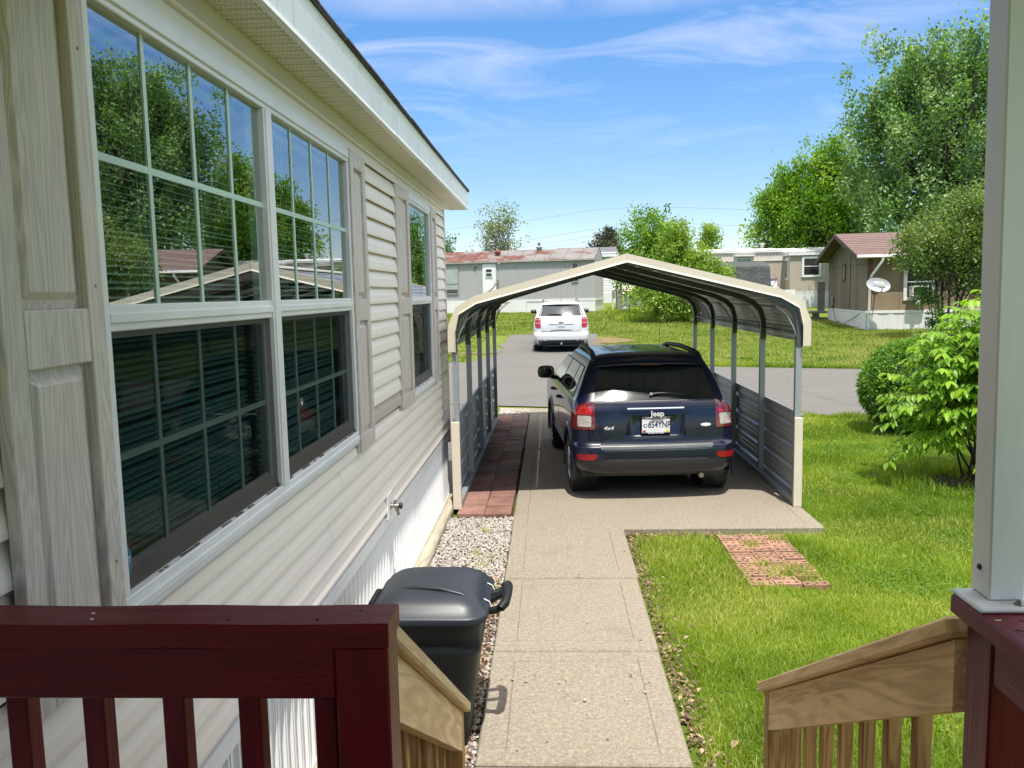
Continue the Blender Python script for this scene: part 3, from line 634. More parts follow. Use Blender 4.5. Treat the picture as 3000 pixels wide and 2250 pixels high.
# soffit, fascia, roof
XF, ZS = -0.985, 3.279
y = -1.0
while y < 9.9:
    m = MB(); m.prism([(y+0.001, ZS+0.014), (y+0.012, ZS), (y+0.040, ZS), (y+0.043, ZS+0.012), (y+0.057, ZS+0.012), (y+0.06, ZS), (y+0.092, ZS), (y+0.0985, ZS+0.012), (y+0.0985, ZS+0.018), (y+0.001, ZS+0.018)], -1.20, XF, 'x')
    for r_ in range(0, 2):
        for q in range(9): m.box(-1.15+q*0.018, -1.141+q*0.018, y+0.018+r_*0.05+0.004*(q % 2), y+0.021+r_*0.05+0.004*(q % 2), ZS-0.0004, ZS+0.001, mi=1)
    m.build('soffit_panel', [SOFFIT, DARKIN], house); y += 0.1
for a, b, o_ in ((-1.0, 5.22, 0), (5.2205, 9.90, 0.002)):
    MB().prism([(XF-0.001, 3.272), (XF+0.030+o_, 3.272), (XF+0.028+o_, 3.29), (XF+0.020+o_, 3.292), (XF+0.020+o_, 3.423), (XF+0.001, 3.423)], a, b).build('fascia_board', FASCIA, house)
for a, b in ((-1.0, 3.6), (3.602, 7.35), (7.352, 9.93)):
    MB().prism([(XF-0.02, 3.425), (XF+0.010, 3.425), (XF+0.020, 3.479), (XF-0.02, 3.479)], a, b).build('fascia_board', FASCIA, house)
rf = MB(); rf.prism([(XF+0.034, 3.480), (XF+0.034, 3.492), (-3.4, 4.05), (-5.8, 3.50), (-5.8, 3.48), (-3.4, 4.03)], -1.0, 9.97); rf.build('roof', SHING, house)
for k in range(24):
    MB().box(XF-0.22, XF+0.038+rnd.uniform(0, .006), -1+k*0.456, -1+(k+1)*0.456-0.008, 3.488, 3.498, M=Matrix.Translation((0, 0, rnd.uniform(-.001, .003)))).build('shingle', SHING, house)
MB().prism([(-5.7, 3.28), (-1.20, 3.28), (XF, 3.28), (XF, 3.478), (-3.4, 4.03), (-5.7, 3.478)], 9.885, 9.915).build('rake_board', FASCIA, house)
MB().box(-5.6, -1.2, YE, 9.88, 3.28, 3.29).build('rake_soffit', SOFFIT, house)
# skirting
y = -0.5
sk = MB(); prof = []
for q in range(4):
    b0 = q*0.1; prof += [(-1.192, b0), (-1.192, b0+0.045), (-1.174, b0+0.056), (-1.174, b0+0.066), (-1.188, b0+0.070), (-1.188, b0+0.076), (-1.174, b0+0.080), (-1.174, b0+0.09)]
prof += [(-1.192, 0.4)]
sk.prism([(x, t) for x, t in prof], 0.0, 0.66, 'z', closed=False); skm = sk.mesh('skirting_panel', SKIRT)
for k in range(24):
    o = place(skm, 'skirting_panel', house, local=True); o.location = (-XW, -0.55+0.4*k-5.0, 0.0)
MB().box(-1.26, -1.2, -1, YE, 0, 0.74).build('skirting_backer', DARKIN, house)
MB().prism([(-1.20, 0.655), (-1.168, 0.655), (-1.166, 0.72), (-1.160, 0.728), (-1.160, 0.742), (-1.2, 0.748)], -1, YE-0.01).build('skirting_rail', SKIRT, house)
MB().prism([(-1.20, -0.03), (-1.168, -0.03), (-1.168, 0.01), (-1.174, 0.035), (-1.2, 0.035)], -1, YE-0.01).build('skirting_track', SKIRT, house)

def window(y0, y1, units, z0=1.413, zm=(2.192, 2.262), z1=3.108, screen=True):
    fr = MB(); xo, xi = -1.132, -1.215
    zt_g, zb_g = z1-0.082, z0+0.074
    # outer flange with two steps, in frame corners butted
    for (a, b, c, d) in ((y0, y1, zt_g, z1), (y0, y1, z0, zb_g)): fr.box(xi, xo, a, b, c, d, 0.003)
    for (a, b, c, d) in ((y0+0.012, y1-0.012, zt_g+0.02, z1-0.018), (y0+0.012, y1-0.012, z0+0.022, zb_g-0.028)): fr.box(xo-0.001, xo+0.008, a, b, c, d, 0.002)
    ed = [y0]
    for i, (a, b) in enumerate(units):
        nxt = units[i+1][0] if i+1 < len(units) else y1
        ed.append((a, b, nxt))
    jam = [(y0, units[0][0])]+[(units[i][1], units[i+1][0]) for i in range(len(units)-1)]+[(units[-1][1], y1)]
    for a, b in jam: fr.box(xi, xo, a, b, zb_g+0.0005, zt_g-0.0005, 0.003)
    for a, b in jam[1:-1]: fr.box(xo-0.001, xo+0.006, a+0.012, b-0.012, zb_g+0.001, zt_g-0.001, 0.002)
    fobj = fr.build('window_frame', WHITE, house)
    for (a, b) in units:
        mr_ = MB(); mr_.box(-1.205, xo-0.006, a+0.0005, b-0.0005, zm[0], zm[1], 0.003); mr_.box(-1.15, xo+0.001, a+0.0005, b-0.0005, zm[0]+0.022, zm[0]+0.048, 0.002); mr_.build('meeting_rail', WHITE, fobj)
        MB().box(-1.161, -1.158, a+0.0006, b-0.0006, zm[1]+0.0005, zt_g-0.0006).build('upper_pane', WGLASS, fobj)
        # lower sash
        ls = MB(); c0, c1 = zb_g+0.0006, zm[0]-0.0006
        ls.box(-1.20, -1.168, a+0.0006, a+0.03, c0, c1, 0.002); ls.box(-1.20, -1.168, b-0.03, b-0.0006, c0, c1, 0.002); ls.box(-1.20, -1.168, a+0.0305, b-0.0305, c0, c0+0.035, 0.002); ls.box(-1.20, -1.168, a+0.0305, b-0.0305, c1-0.02, c1, 0.002)
        ls.build('lower_sash', WHITE, fobj)
        MB().box(-1.183, -1.180, a+0.031, b-0.031, c0+0.0355, c1-0.0205).build('lower_pane', LGLASS, fobj)
        if screen:
            MB().box(-1.1500, -1.1493, a+0.004, b-0.004, c0+0.006, c1-0.001).build('insect_screen', SCREEN, fobj)
            gr = MB()
            for q in range(16):
                yy = a+0.02+(b-a-0.06)*rnd.random(); gr.box(-1.1485, -1.1420, yy, yy+rnd.uniform(.01, .07), c0-0.0008, c0+rnd.uniform(.001, .004))
            gr.box(-1.149, -1.144, b-0.02, b-0.002, c0, c0+0.015); gr.build('window_grime', GRIME, fobj, kind='stuff')
        nc = 4 if a < 6 else 0
        for (p, q, xx) in ((zm[1], zt_g, -1.1555), (c0+0.035, c1-0.02, -1.1775)):
            for k in range(1, nc):
                yy = a+(b-a)*k/nc; MB().box(xx-0.004, xx+0.002, yy-0.010, yy+0.010, p, q).build('grille_bar', MUNT, fobj)
            zc = (p+q)/2
            if nc: MB().box(xx-0.0035, xx+0.0025, a, b, zc-0.010, zc+0.010).build('grille_bar', MUNT, fobj)
        # blinds
        sl = MB(); sl.grid([[(-1.262+0.0125*math.cos(t)*1.0, a+0.012, 0.0125*math.sin(t)*0.9), (-1.262+0.0125*math.cos(t), b-0.012, 0.0125*math.sin(t)*0.9)] for t in (R(150), R(100), R(50), R(-30))])
        sl = MB(); sl.grid([[(-1.262+dx, yy, dz) for yy in (a+0.012, b-0.012)] for dx, dz in ((-0.0115, 0.0040), (-0.004, 0.0022), (0.004, -0.001), (0.0115, -0.0050))])
        sm_ = sl.mesh('blind_slat', SLAT); z = zt_g-0.03
        while z > z0+0.09:
            o = place(sm_, 'blind_slat', fobj); o.location = (0, 0, z+rnd.uniform(-.001, .001)); o.rotation_euler = (rnd.uniform(-.0016, .0016), 0, 0); z -= 0.0215
        MB().box(-1.28, -1.245, a+0.01, b-0.01, zt_g-0.025, zt_g).build('blind_headrail', SLAT, fobj)
        for t in (0.33, 0.36, 0.70): MB().tube([(-1.246, a+(b-a)*t, zt_g-0.03), (-1.246, a+(b-a)*t, z0+0.12)], 0.0012, 4).build('blind_cord', SLAT, fobj)
    return fobj
bw = window(2.033, 4.70, [(2.066, 3.318), (3.408, 4.668)])
window(6.655, 7.86, [(6.70, 7.815)])
# alarm sticker low in the corner of the big window
st = MB(); st.add([(-1.1490, 2.085+0.030*math.cos(R(22.5+45*k)), 1.573+0.047*math.sin(R(22.5+45*k))) for k in range(8)], [tuple(range(8))]); stk = st.build('alarm_sticker', pm('sticker_blue', (0.004, 0.11, 0.22), (0.004, 0.10, 0.2), 3, 0.4), bw)
me = text_mesh('ADT', 0.027, 0.0003, 0.8); me.transform(Matrix(((0, 0, 1, 0), (1, 0, 0, 0), (0, 1, 0, 0), (0, 0, 0, 1)))); me.transform(Matrix.Translation((-1.1484, 2.085, 1.573))); me.materials.append(WHITE); o = place(me, 'sticker_lettering', bw)
# shutters
def shutter(y0, y1, z0, z1, x0=-1.152, tilt=0.0):
    m = MB(); t = 0.030; sw = 0.07; xa, xb = x0, x0+t
    m.box(xa, xb, y0, y0+sw, z0, z1, 0.003); m.box(xa, xb, y1-sw, y1, z0, z1, 0.003)
    zmid = 2.20
    for (c, d) in ((z0, z0+0.10), (zmid-0.075, zmid+0.055), (z1-0.09, z1)): m.box(xa, xb-0.001, y0+sw+.0004, y1-sw-.0004, c, d, 0.003)
    if tilt: 
        Mt = Matrix.Translation((x0, y1, 0)) @ Matrix.Rotation(tilt, 4, 'Z') @ Matrix.Translation((-x0, -y1, 0)); m.v = [tuple(Mt @ Vector(p)) for p in m.v]
    s = m.build('shutter', SHUT, house)
    for (c, d) in ((z0+0.1004, zmid-0.0754), (zmid+0.0554, z1-0.0904)):
        p = MB(); a, b = y0+sw+.0008, y1-sw-.0008
        V = []
        for ins, xx in ((0, xa+0.004), (0.022, xa+0.008), (0.040, xb-0.008), (0.046, xb-0.008)):
            V += [(xx, a+ins, c+ins), (xx, b-ins, c+ins), (xx, b-ins, d-ins), (xx, a+ins, d-ins)]
        F = [(4*r_+k, 4*r_+(k+1) % 4, 4*r_+4+(k+1) % 4, 4*r_+4+k) for r_ in range(3) for k in range(4)]+[(12, 13, 14, 15)]
        p.add(V, F)
        if tilt: p.v = [tuple(Mt @ Vector(q)) for q in p.v]
        p.build('shutter_panel', SHUT, s)
    for zz in (z0+0.25, z1-0.25, zmid+0.11):
        q = MB(); q.lathe([(0.0, xb+0.003), (0.004, xb+0.002), (0.005, xb-0.001)], (0, y1-0.035 if not tilt else y1-.035, zz), 'x', 8); q.build('shutter_screw', SHUTD, s)
    return s
shutter(1.632, 2.024, 1.36, 3.125); shutter(4.716, 5.085, 1.352, 3.105); shutter(6.20, 6.635, 1.40, 3.105, x0=-1.148, tilt=R(-3.2)); shutter(7.89, 8.235, 1.41, 3.105)
# hose bib on its white plate
MB().box(-1.164, -1.146, 5.50, 5.66, 0.722, 0.90, 0.003).build('faucet_plate', WHITE, house)
METAL = pm('galvanised_fitting', (0.38, 0.37, 0.34), (0.25, 0.24, 0.22), 20, 0.4, metal=0.8)
fb = MB(); fb.tube([(-1.16, 5.60, 0.80), (-1.085, 5.60, 0.80)], 0.013, 10); fb.tube([(-1.115, 5.60, 0.80), (-1.10, 5.60, 0.765), (-1.092, 5.60, 0.735)], 0.013, 10); fb.tube([(-1.125, 5.60, 0.80), (-1.115, 5.60, 0.84)], 0.011, 8); fb.lathe([(0.0, 0.0), (0.026, 0.0), (0.026, 0.008), (0, 0.008)], (-1.152, 5.60, 0.80), 'x', 14)
fau = fb.build('outdoor_faucet', METAL, house)
MB().lathe([(0.0, 0.0), (0.019, 0.0), (0.024, 0.006), (0.024, 0.018), (0.016, 0.024), (0, 0.024)], (-1.088, 5.60, 0.80), 'x', 10).build('faucet_handle', BLACKP, fau)
# landscape timber along the skirting
TIMB = wood_mat('grey_timber', (0.40, 0.35, 0.26), (0.26, 0.225, 0.165), 'y', rv=0.05, gray=(0.36, 0.34, 0.29))
tm = MB()
for a, b in ((1.6, 9.0),):
    prof = [(-1.165, -0.07), (-1.165, 0.03), (-1.15, 0.048), (-1.12, 0.052), (-1.09, 0.046), (-1.072, 0.03), (-1.066, 0.0), (-1.068, -0.04), (-1.075, -0.07)]
    rows = []
    for k in range(30):
        t = a+(b-a)*k/29; rows.append([(x+0.004*math.sin(t*3+i), t, z+0.003*math.sin(t*5+i*2)) for i, (x, z) in enumerate(prof)])
    tm.grid(rows); tm.add([(x, b, z) for x, z in prof], [tuple(range(len(prof)))])
tag(tm.build('landscape_timber', TIMB), 'long weathered grey timber edging the gravel under the white skirting', 'timber')

# ------------------------------------------------------------------ porch
RED = pm('dark_red_paint', (0.145, 0.004, 0.011), (0.085, 0.003, 0.008), 3, 0.42, 0.55, 10, spec=0.3, bdist=0.002, stretch=(1.2, 13, 13))
REDY = pm('dark_red_paint_lengthwise', (0.145, 0.004, 0.011), (0.085, 0.003, 0.008), 3, 0.42, 0.55, 10, spec=0.3, bdist=0.002, stretch=(13, 1.2, 13))
REDZ = pm('dark_red_paint_upright', (0.145, 0.004, 0.011), (0.085, 0.003, 0.008), 3, 0.42, 0.55, 10, spec=0.3, bdist=0.002, stretch=(13, 13, 1.2))
PT = wood_mat('treated_pine', (0.82, 0.58, 0.32), (0.56, 0.36, 0.175), 'y', 0.9, 0.75, 0.1, 0.3, gray=(0.74, 0.57, 0.37))
PTV = wood_mat('treated_pine_upright', (0.50, 0.295, 0.115), (0.22, 0.105, 0.035), 'z', 1.0, 0.75, 0.22, 0.3)
dk = thing('porch_deck', 'wooden porch deck boards and red joists under the viewer', 'deck', (-0.2, 0, 0.78))
for k in range(25): MB().box(-1.12, 0.92, -2.3+0.152*k, -2.3+0.152*k+0.145, 0.752, 0.78, 0.004).build('deck_board', RED, dk)
MB().box(-1.12, 0.92, 1.46, 1.498, 0.5, 0.75).build('rim_joist', RED, dk)
# steps down to the walkway
stp = thing('porch_steps', 'treated pine steps leading down from the porch to the walkway', 'steps', (0.24, 2.2, 0))
for k in range(3):
    z = 0.78-0.195*(k+1); MB().box(-0.20, 0.68, 1.50+0.30*k, 1.50+0.30*k+0.135, z-0.038, z, 0.004).build('tread', PT, stp); MB().box(-0.20, 0.68, 1.50+0.30*k+0.14, 1.50+0.30*k+0.275, z-0.038, z, 0.004).build('tread', PT, stp)
for x in (-0.22, 0.70): MB().prism([(1.50, 0.74), (1.50, 0.45), (2.3, -0.06), (2.6, -0.06), (2.6, 0.05)], x-0.019, x+0.019, 'x').build('stringer', PT, stp)
# left red railing, seen over its top
rl = thing('red_railing', 'dark red painted porch railing across the lower left corner', 'railing', (-0.7, 1.47, 0.78))
ZC = 1.690
def sagged(m, a, b, amt):  # the hand-cut rail is not perfectly straight
    m.v = [(x, y+0.002*math.sin(x*9), z+amt*math.sin((x-a)*5.5)) for x, y, z in m.v]; return m
tr_ = MB(); n = 16
for k in range(1):
    prof = [(1.382, ZC-0.042), (1.382, ZC-0.007), (1.389, ZC), (1.480, ZC), (1.487, ZC-0.006), (1.487, ZC-0.042)]
    rows = [[(-1.16+(0.864)*i/n, y_, z_+0.0012*math.sin(i*0.9)) for y_, z_ in prof] for i in range(n+1)]
    tr_.grid(rows, smooth=False, close=True); e0 = rows[-1]
    tr_.add(e0, [tuple(range(6))])
tr_.build('top_rail', RED, rl)
MB().box(-1.16, -0.398, 1.393, 1.431, ZC-0.144, ZC-0.0435, 0.004).build('apron_rail', RED, rl)
MB().box(-0.3975, -0.300, 1.390, 1.480, 0.5, ZC-0.0435, 0.004).build('end_post', REDZ, rl)
for xa in (-1.045, -0.896, -0.741, -0.596, -0.452):
    MB().box(xa, xa+0.042, 1.4315, 1.4735, 0.83, ZC-0.07, 0.003).build('baluster', REDZ, rl)
MB().box(-1.16, -0.398, 1.395, 1.431, 0.84, 0.93, 0.003).build('bottom_rail', RED, rl)
# chips and nail holes
for x, y_ in ((-0.865, 1.44), (-0.852, 1.412), (-0.595, 1.408), (-0.43, 1.41), (-0.335, 1.415), (-0.36, 1.45)):
    MB().box(x-0.003, x+0.003, y_-0.0015, y_+0.0015, ZC-0.0005, ZC+0.0015).build('nail_hole', DARKIN if x > -.8 else WHITE, rl)
# right red railing running back beside the viewer
rr_ = thing('red_railing', 'dark red porch railing in the lower right corner below the white column', 'railing', (0.8, 1.0, 0.78))
MB().box(0.747, 0.865, -1.2, 1.535, ZC-0.039, ZC, 0.005).build('top_rail', REDY, rr_)
MB().box(0.775, 0.865, 1.435, 1.523, 0.5, ZC-0.0395, 0.004).build('end_post', REDZ, rr_)
MB().box(0.778, 0.816, -1.2, 1.434, ZC-0.135, ZC-0.0405, 0.004).build('apron_rail', REDY, rr_)
for k in range(8): MB().box(0.80, 0.842, 1.22-0.14*k, 1.262-0.14*k, 0.85, ZC-0.07, 0.003).build('baluster', REDZ, rr_)
MB().box(0.778, 0.816, -1.2, 1.434, 0.84, 0.93, 0.003).build('bottom_rail', REDY, rr_)
CHIP = pm('bare_primer', (0.55, 0.50, 0.44), None, 6, 0.8)
for x, y_, a, b in ((0.765, 1.40, .006, .004), (0.757, 1.18, .004, .016), (0.762, 1.22, .008, .006), (0.80, 1.27, .005, .003), (0.845, 1.36, .004, .004)):
    MB().add([(x+a*math.cos(t)*(1+.3*math.sin(3*t)), y_+b*math.sin(t)*(1+.25*math.cos(2*t)), ZC+0.0006) for t in np.linspace(0, 6.28, 9)[:8]], [tuple(range(8))]).build('paint_chip', CHIP, rr_)
for pts in (((0.80, 1.40), (0.815, 1.385), (0.83, 1.365), (0.842, 1.33)), ((0.77, 1.36), (0.79, 1.352), (0.80, 1.35))):
    MB().tube([(x, y_, ZC+0.0003) for x, y_ in pts], 0.0009, 4).build('paint_crack', DARKIN, rr_)
# aluminium column
COLM = streak_mat('weathered_white_column', (0.80, 0.80, 0.82), (0.46, 0.46, 0.49), amt=0.45, rough=0.4, sc=0.4)
pc = thing('porch_column', 'white metal porch column with a dirty face rising from the red rail', 'column', (0.84, 1.5, ZC))
c_m = MB(); c_m.box(0.783, 0.846, 1.466, 1.530, ZC+0.010, 3.12, 0.003); c_m.v = [(x-0.010*(z-ZC), y, z) for x, y, z in c_m.v]; c_m.build('shaft', COLM, pc)
MB().box(0.748, 0.885, 1.428, 1.5345, ZC+0.0005, ZC+0.0095, 0.003).build('base_plate', pm('white_painted_plate', (0.72, 0.74, 0.77), (0.55, 0.56, 0.57), 18, 0.5), pc)
BOLT = pm('rusty_bolt', (0.10, 0.06, 0.045), (0.05, 0.035, 0.03), 40, 0.6, metal=0.6)
MB().lathe([(0, -0.004), (0.0045, -0.004), (0.006, -0.001), (0.006, 0.002)], (0.7825, 1.500, ZC+0.062), 'x', 8).build('bolt', BOLT, pc)
MB().lathe([(0.010, 0.0), (0.010, 0.002), (0.006, 0.0025), (0.006, 0.008), (0, 0.009)], (0.828, 1.449, ZC+0.0095), 'z', 8).build('bolt', METAL, pc)
# stair hand rails in pine
def stair_rail(x0, x1, side, ya, za, yb, zb, label, face_x):
    t = thing('stair_railing', label, 'stair railing', (x0, (ya+yb)/2, 0))
    d = Vector((0, yb-ya, zb-za)); L_ = d.length; ang = math.atan2(d.z, d.y)
    M = Matrix.Translation((0, ya, za)) @ Matrix.Rotation(ang, 4, 'X')
    PI2 = Matrix.Translation(-ROOTLOC[t.name])
    cap = MB(); cap.box(x0, x1, 0.0, L_, -0.036, 0.0, 0.006); o = cap.build('hand_rail', PT, t); o.matrix_basis = M
    fx0, fx1 = face_x
    b = MB(); sk_ = math.tan(ang)
    Mi = M.inverted(); b.add([tuple(Mi @ Vector((fx, y_, za+(y_-ya)*sk_-dz))) for fx in (fx0, fx1) for (y_, dz) in ((ya+0.01, 0.046), (yb-0.075, 0.046), (yb-0.075, 0.192), (ya+0.01, 0.192))], [(0, 1, 2, 3), (7, 6, 5, 4), (0, 4, 5, 1), (1, 5, 6, 2), (2, 6, 7, 3), (3, 7, 4, 0)]); o = b.build('side_rail', PT, t); o.matrix_basis = M
    px0, px1 = (fx1+.001, fx1+0.082) if side > 0 else (fx0-0.082, fx0-.001)
    MB().box(min(fx0, px0), max(fx1, px1), yb-0.074, yb-0.012, -0.05, zb+0.006, 0.004).build('newel_post', PTV, t)
    n = 7
    for k in range(n):
        y_ = yb-0.215-0.155*k
        if y_ < ya+0.08: break
        zt = za+(y_-ya)*sk_-0.10; bx0 = fx1+0.0005 if side > 0 else fx0-0.0385
        MB().box(bx0, bx0+0.034, y_-0.017, y_+0.017, zt-1.05, zt, 0.002).build('baluster', PTV, t)
    for q in (0.012, 0.03, 0.045):
        MB().lathe([(0, 0.0008), (0.003, 0.0006), (0.0032, 0)], ((fx0-0.0008) if side > 0 else fx1, yb-0.085-rnd.uniform(0, .01), zb-0.05-q*2.2), 'x', 6).build('nail_head', BOLT, t)
    return t
stair_rail(0.745, 0.835, 1, 1.545, 1.640, 2.945, 0.815, 'pine stair railing on the right of the steps below the white column', (0.770, 0.808))
stair_rail(-0.392, -0.302, -1, 1.49, 1.655, 2.74, 0.842, 'pine stair railing on the left in front of the black dustbin', (-0.365, -0.327))
# porch roof overhead
prf = thing('porch_roof', 'flat white porch roof over the deck above the viewer', 'porch roof', (-0.1, 0, 3.1))
MB().box(-1.12, 1.35, -4.6, 2.05, 3.10, 3.20).build('roof_deck', WHITE, prf); MB().box(0.78, 0.92, -4.6, 2.0, 3.04, 3.10).build('beam', WHITE, prf)

# ------------------------------------------------------------------ carport
BEIGE = pm('beige_painted_trim', (0.60, 0.545, 0.435), (0.56, 0.51, 0.405), 2, 0.38, rv=0.03)
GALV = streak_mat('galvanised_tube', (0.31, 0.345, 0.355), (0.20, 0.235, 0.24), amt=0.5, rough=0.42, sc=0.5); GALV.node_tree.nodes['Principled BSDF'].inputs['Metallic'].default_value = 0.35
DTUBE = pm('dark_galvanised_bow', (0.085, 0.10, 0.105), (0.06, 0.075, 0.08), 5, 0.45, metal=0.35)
SHEET = streak_mat('galvalume_sheet', (0.42, 0.425, 0.42), (0.31, 0.315, 0.31), amt=0.4, rough=0.36, sc=0.2); SHEET.node_tree.nodes['Principled BSDF'].inputs['Metallic'].default_value = 0.3
cpt = thing('carport', 'open metal carport with beige trim and corrugated half walls over the dark blue car', 'carport', (0.77, 11.5, 0))
XC = 0.785
HALF = [(0, 2.648), (1.562, 2.254), (1.765, 2.139), (1.855, 1.932), (1.855, 1.676)]
PY = [8.52, 9.95, 11.475, 13.0, 14.56]
PX = (-1.006, 2.532)
def sq_tube(m, pts, half_a, half_y):   # square section swept along a path in the xz plane (y fixed)
    rows = []
    for i, p in enumerate(pts):
        a = Vector(pts[max(i-1, 0)]); b = Vector(pts[min(i+1, len(pts)-1)]); d = (b-a).normalized(); nrm = Vector((-d.z, 0, d.x))
        p = Vector(p); rows.append([tuple(p+nrm*half_a*s+Vector((0, half_y*t, 0))) for s, t in ((-1, -1), (1, -1), (1, 1), (-1, 1))])
    m.grid(rows, smooth=False, close=True); m.add(rows[0], [(0, 1, 2, 3)]); m.add(rows[-1], [(3, 2, 1, 0)])
def bow_pts(y):
    # leg top, knee bend, rafter, peak, mirrored
    L = []
    cx = (PX[0]+PX[1])/2; hw = (PX[1]-PX[0])/2
    prof = [(hw+.004, 1.66), (hw+.006, 1.80), (hw, 1.90), (hw-0.035, 2.015), (hw-0.12, 2.105), (hw-0.25, 2.170), (hw-0.38, 2.212)]
    peak = 2.585
    right = [(cx+x, y, z) for x, z in prof]; left = [(cx-x, y, z) for x, z in prof][::-1]
    return right+[(cx+0.02, y, peak), (cx-0.02, y, peak)]+left
for i, y in enumerate(PY):
    for x in PX:
        m = MB(); hp = 0.030
        m.box(x-hp, x+hp, y-hp, y+hp, 0.075, 1.67)
        for s in (-1, 1): m.box(x+s*0.012-0.004, x+s*0.012+0.004, y-hp-0.0015, y+hp+0.0015, 0.08, 1.66)
        m.build('post', GALV, cpt)
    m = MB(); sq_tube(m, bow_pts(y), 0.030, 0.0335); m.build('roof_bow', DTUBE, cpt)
for x in PX:
    MB().box(x-0.031, x+0.031, 8.46, 14.62, 0.006, 0.072, 0.004).build('base_rail', GALV, cpt)
def rib(s):
    q = s % 0.2286
    if q < 0.018: return 0.019*q/0.018
    if q < 0.045: return 0.019
    if q < 0.063: return 0.019*(0.063-q)/0.018
    for c in (0.118, 0.172):
        if abs(q-c) < 0.012: return 0.0045*(1-abs(q-c)/0.012)
    return 0.0
def sheet(path, y0, y1, name, s0=0.0):
    P = []
    for i in range(len(path)-1):
        a, b = Vector((path[i][0], 0, path[i][1])), Vector((path[i+1][0], 0, path[i+1][1])); L = (b-a).length; d = (b-a)/L; nr = Vector((d.z, 0, -d.x))
        if nr.x*(path[i][0]-XC) < 0 and abs(nr.x) > 0.3: nr = -nr
        if abs(nr.x) <= 0.3 and nr.z < 0: nr = -nr
        st = [0, .018, .045, .063, .106, .118, .130, .160, .172, .184]; ss = sorted({round(k*0.2286+t-(s0 % 0.2286), 5) for k in range(-1, int(L/0.2286)+3) for t in st}|{0.0, L})
        for s in ss:
            if 0 <= s <= L: p = a+d*s+nr*rib(s+s0); P.append((p.x, p.z))
        s0 += L
    m = MB(); m.grid([[(x, y, z) for x, z in P] for y in (y0, y1)], smooth=False)
    for f in range(1): pass
    return m.build(name, SHEET, cpt)
rw0, rw1 = 8.49, 14.66
for s in (-1, 1):
    top = [(XC+s*x, z-0.035) for x, z in HALF]
    mid = ((top[0][0]+top[1][0])/2, (top[0][1]+top[1][1])/2)
    sheet([top[0], mid], rw0, rw1, 'roof_panel'); sheet([(mid[0], mid[1]-0.0005), top[1], (top[2])], rw0, rw1, 'roof_panel', 0.7)
    sheet([(XC+s*1.76, 2.105), (XC+s*1.848, 1.91), (XC+s*1.848, 1.70)], rw0, rw1, 'side_panel')
    xw = PX[1]+0.036 if s > 0 else PX[0]-0.036
    sheet([(xw, 0.962), (xw, 0.02)], 8.49, 14.62, 'lower_panel', 0.12)
    MB().box(xw-0.008, xw+0.022, 8.49, 14.62, 0.955, 0.968).build('panel_cap', GALV, cpt)
    # hat channel along the eave and inner girt
    xi_ = PX[1]-0.0 if s > 0 else PX[0]
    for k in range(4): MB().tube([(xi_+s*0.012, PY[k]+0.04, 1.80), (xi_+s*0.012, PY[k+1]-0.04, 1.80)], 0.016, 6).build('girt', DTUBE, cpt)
MB().prism([(XC-0.17, 2.592), (XC, 2.636), (XC+0.17, 2.592), (XC+0.17, 2.600), (XC, 2.646), (XC-0.17, 2.600)], rw0, rw1).build('ridge_cap', BEIGE, cpt)
# front and back trim
IN = [(0, 2.566), (1.548, 2.176), (1.732, 2.069), (1.772, 1.897), (1.772, 1.674)]
for (ya, yb, face) in ((8.452, 8.50, 0), (14.645, 14.69, 1)):
    for s in (-1, 1):
        for i in range(4):
            g_ = 0.0008
            q = [(XC+s*HALF[i][0], HALF[i][1]), (XC+s*HALF[i+1][0], HALF[i+1][1]), (XC+s*IN[i+1][0], IN[i+1][1]), (XC+s*IN[i][0], IN[i][1])]
            cxm = sum(p[0] for p in q)/4; czm = sum(p[1] for p in q)/4
            q = [(cxm+(p[0]-cxm)*0.9985, czm+(p[1]-czm)*0.999) for p in q]
            m = MB(); m.prism(q, ya+0.0006*i, yb)
            # bright return lip along the lower edge
            lip = [q[3], q[2], (q[2][0]+(q[1][0]-q[2][0])*0.16, q[2][1]+(q[1][1]-q[2][1])*0.16), (q[3][0]+(q[0][0]-q[3][0])*0.16, q[3][1]+(q[0][1]-q[3][1])*0.16)]
            if face == 0:
                V = [(x, ya+0.0005, z) for x, z in (lip[2], lip[3])]+[(x, ya-0.010, z-0.006) for x, z in (lip[1], lip[0])]
                m.add(V, [(0, 1, 3, 2)]); V2 = [(x, ya-0.010, z-0.006) for x, z in (lip[1], lip[0])]+[(x, yb, z-0.004) for x, z in (lip[1], lip[0])]; m.add(V2, [(0, 1, 3, 2)])
            m.build('gable_trim', BEIGE, cpt)
for (a, b) in ((-1.062, -0.974), (2.492, 2.576)):
    MB().box(a, b, 8.455, 8.486, 0.002, 0.936, 0.003).build('corner_trim', BEIGE, cpt)
# bracing brackets at the knees
for y in PY:
    for s, x in ((-1, PX[0]), (1, PX[1])):
        MB().tube([(x-s*0.034, y-0.02, 1.78), (x-s*0.055, y-0.02, 1.86), (x-s*0.13, y-0.02, 2.0), (x-s*0.24, y-0.02, 2.09)], 0.008, 5).build('knee_brace', GALV, cpt)
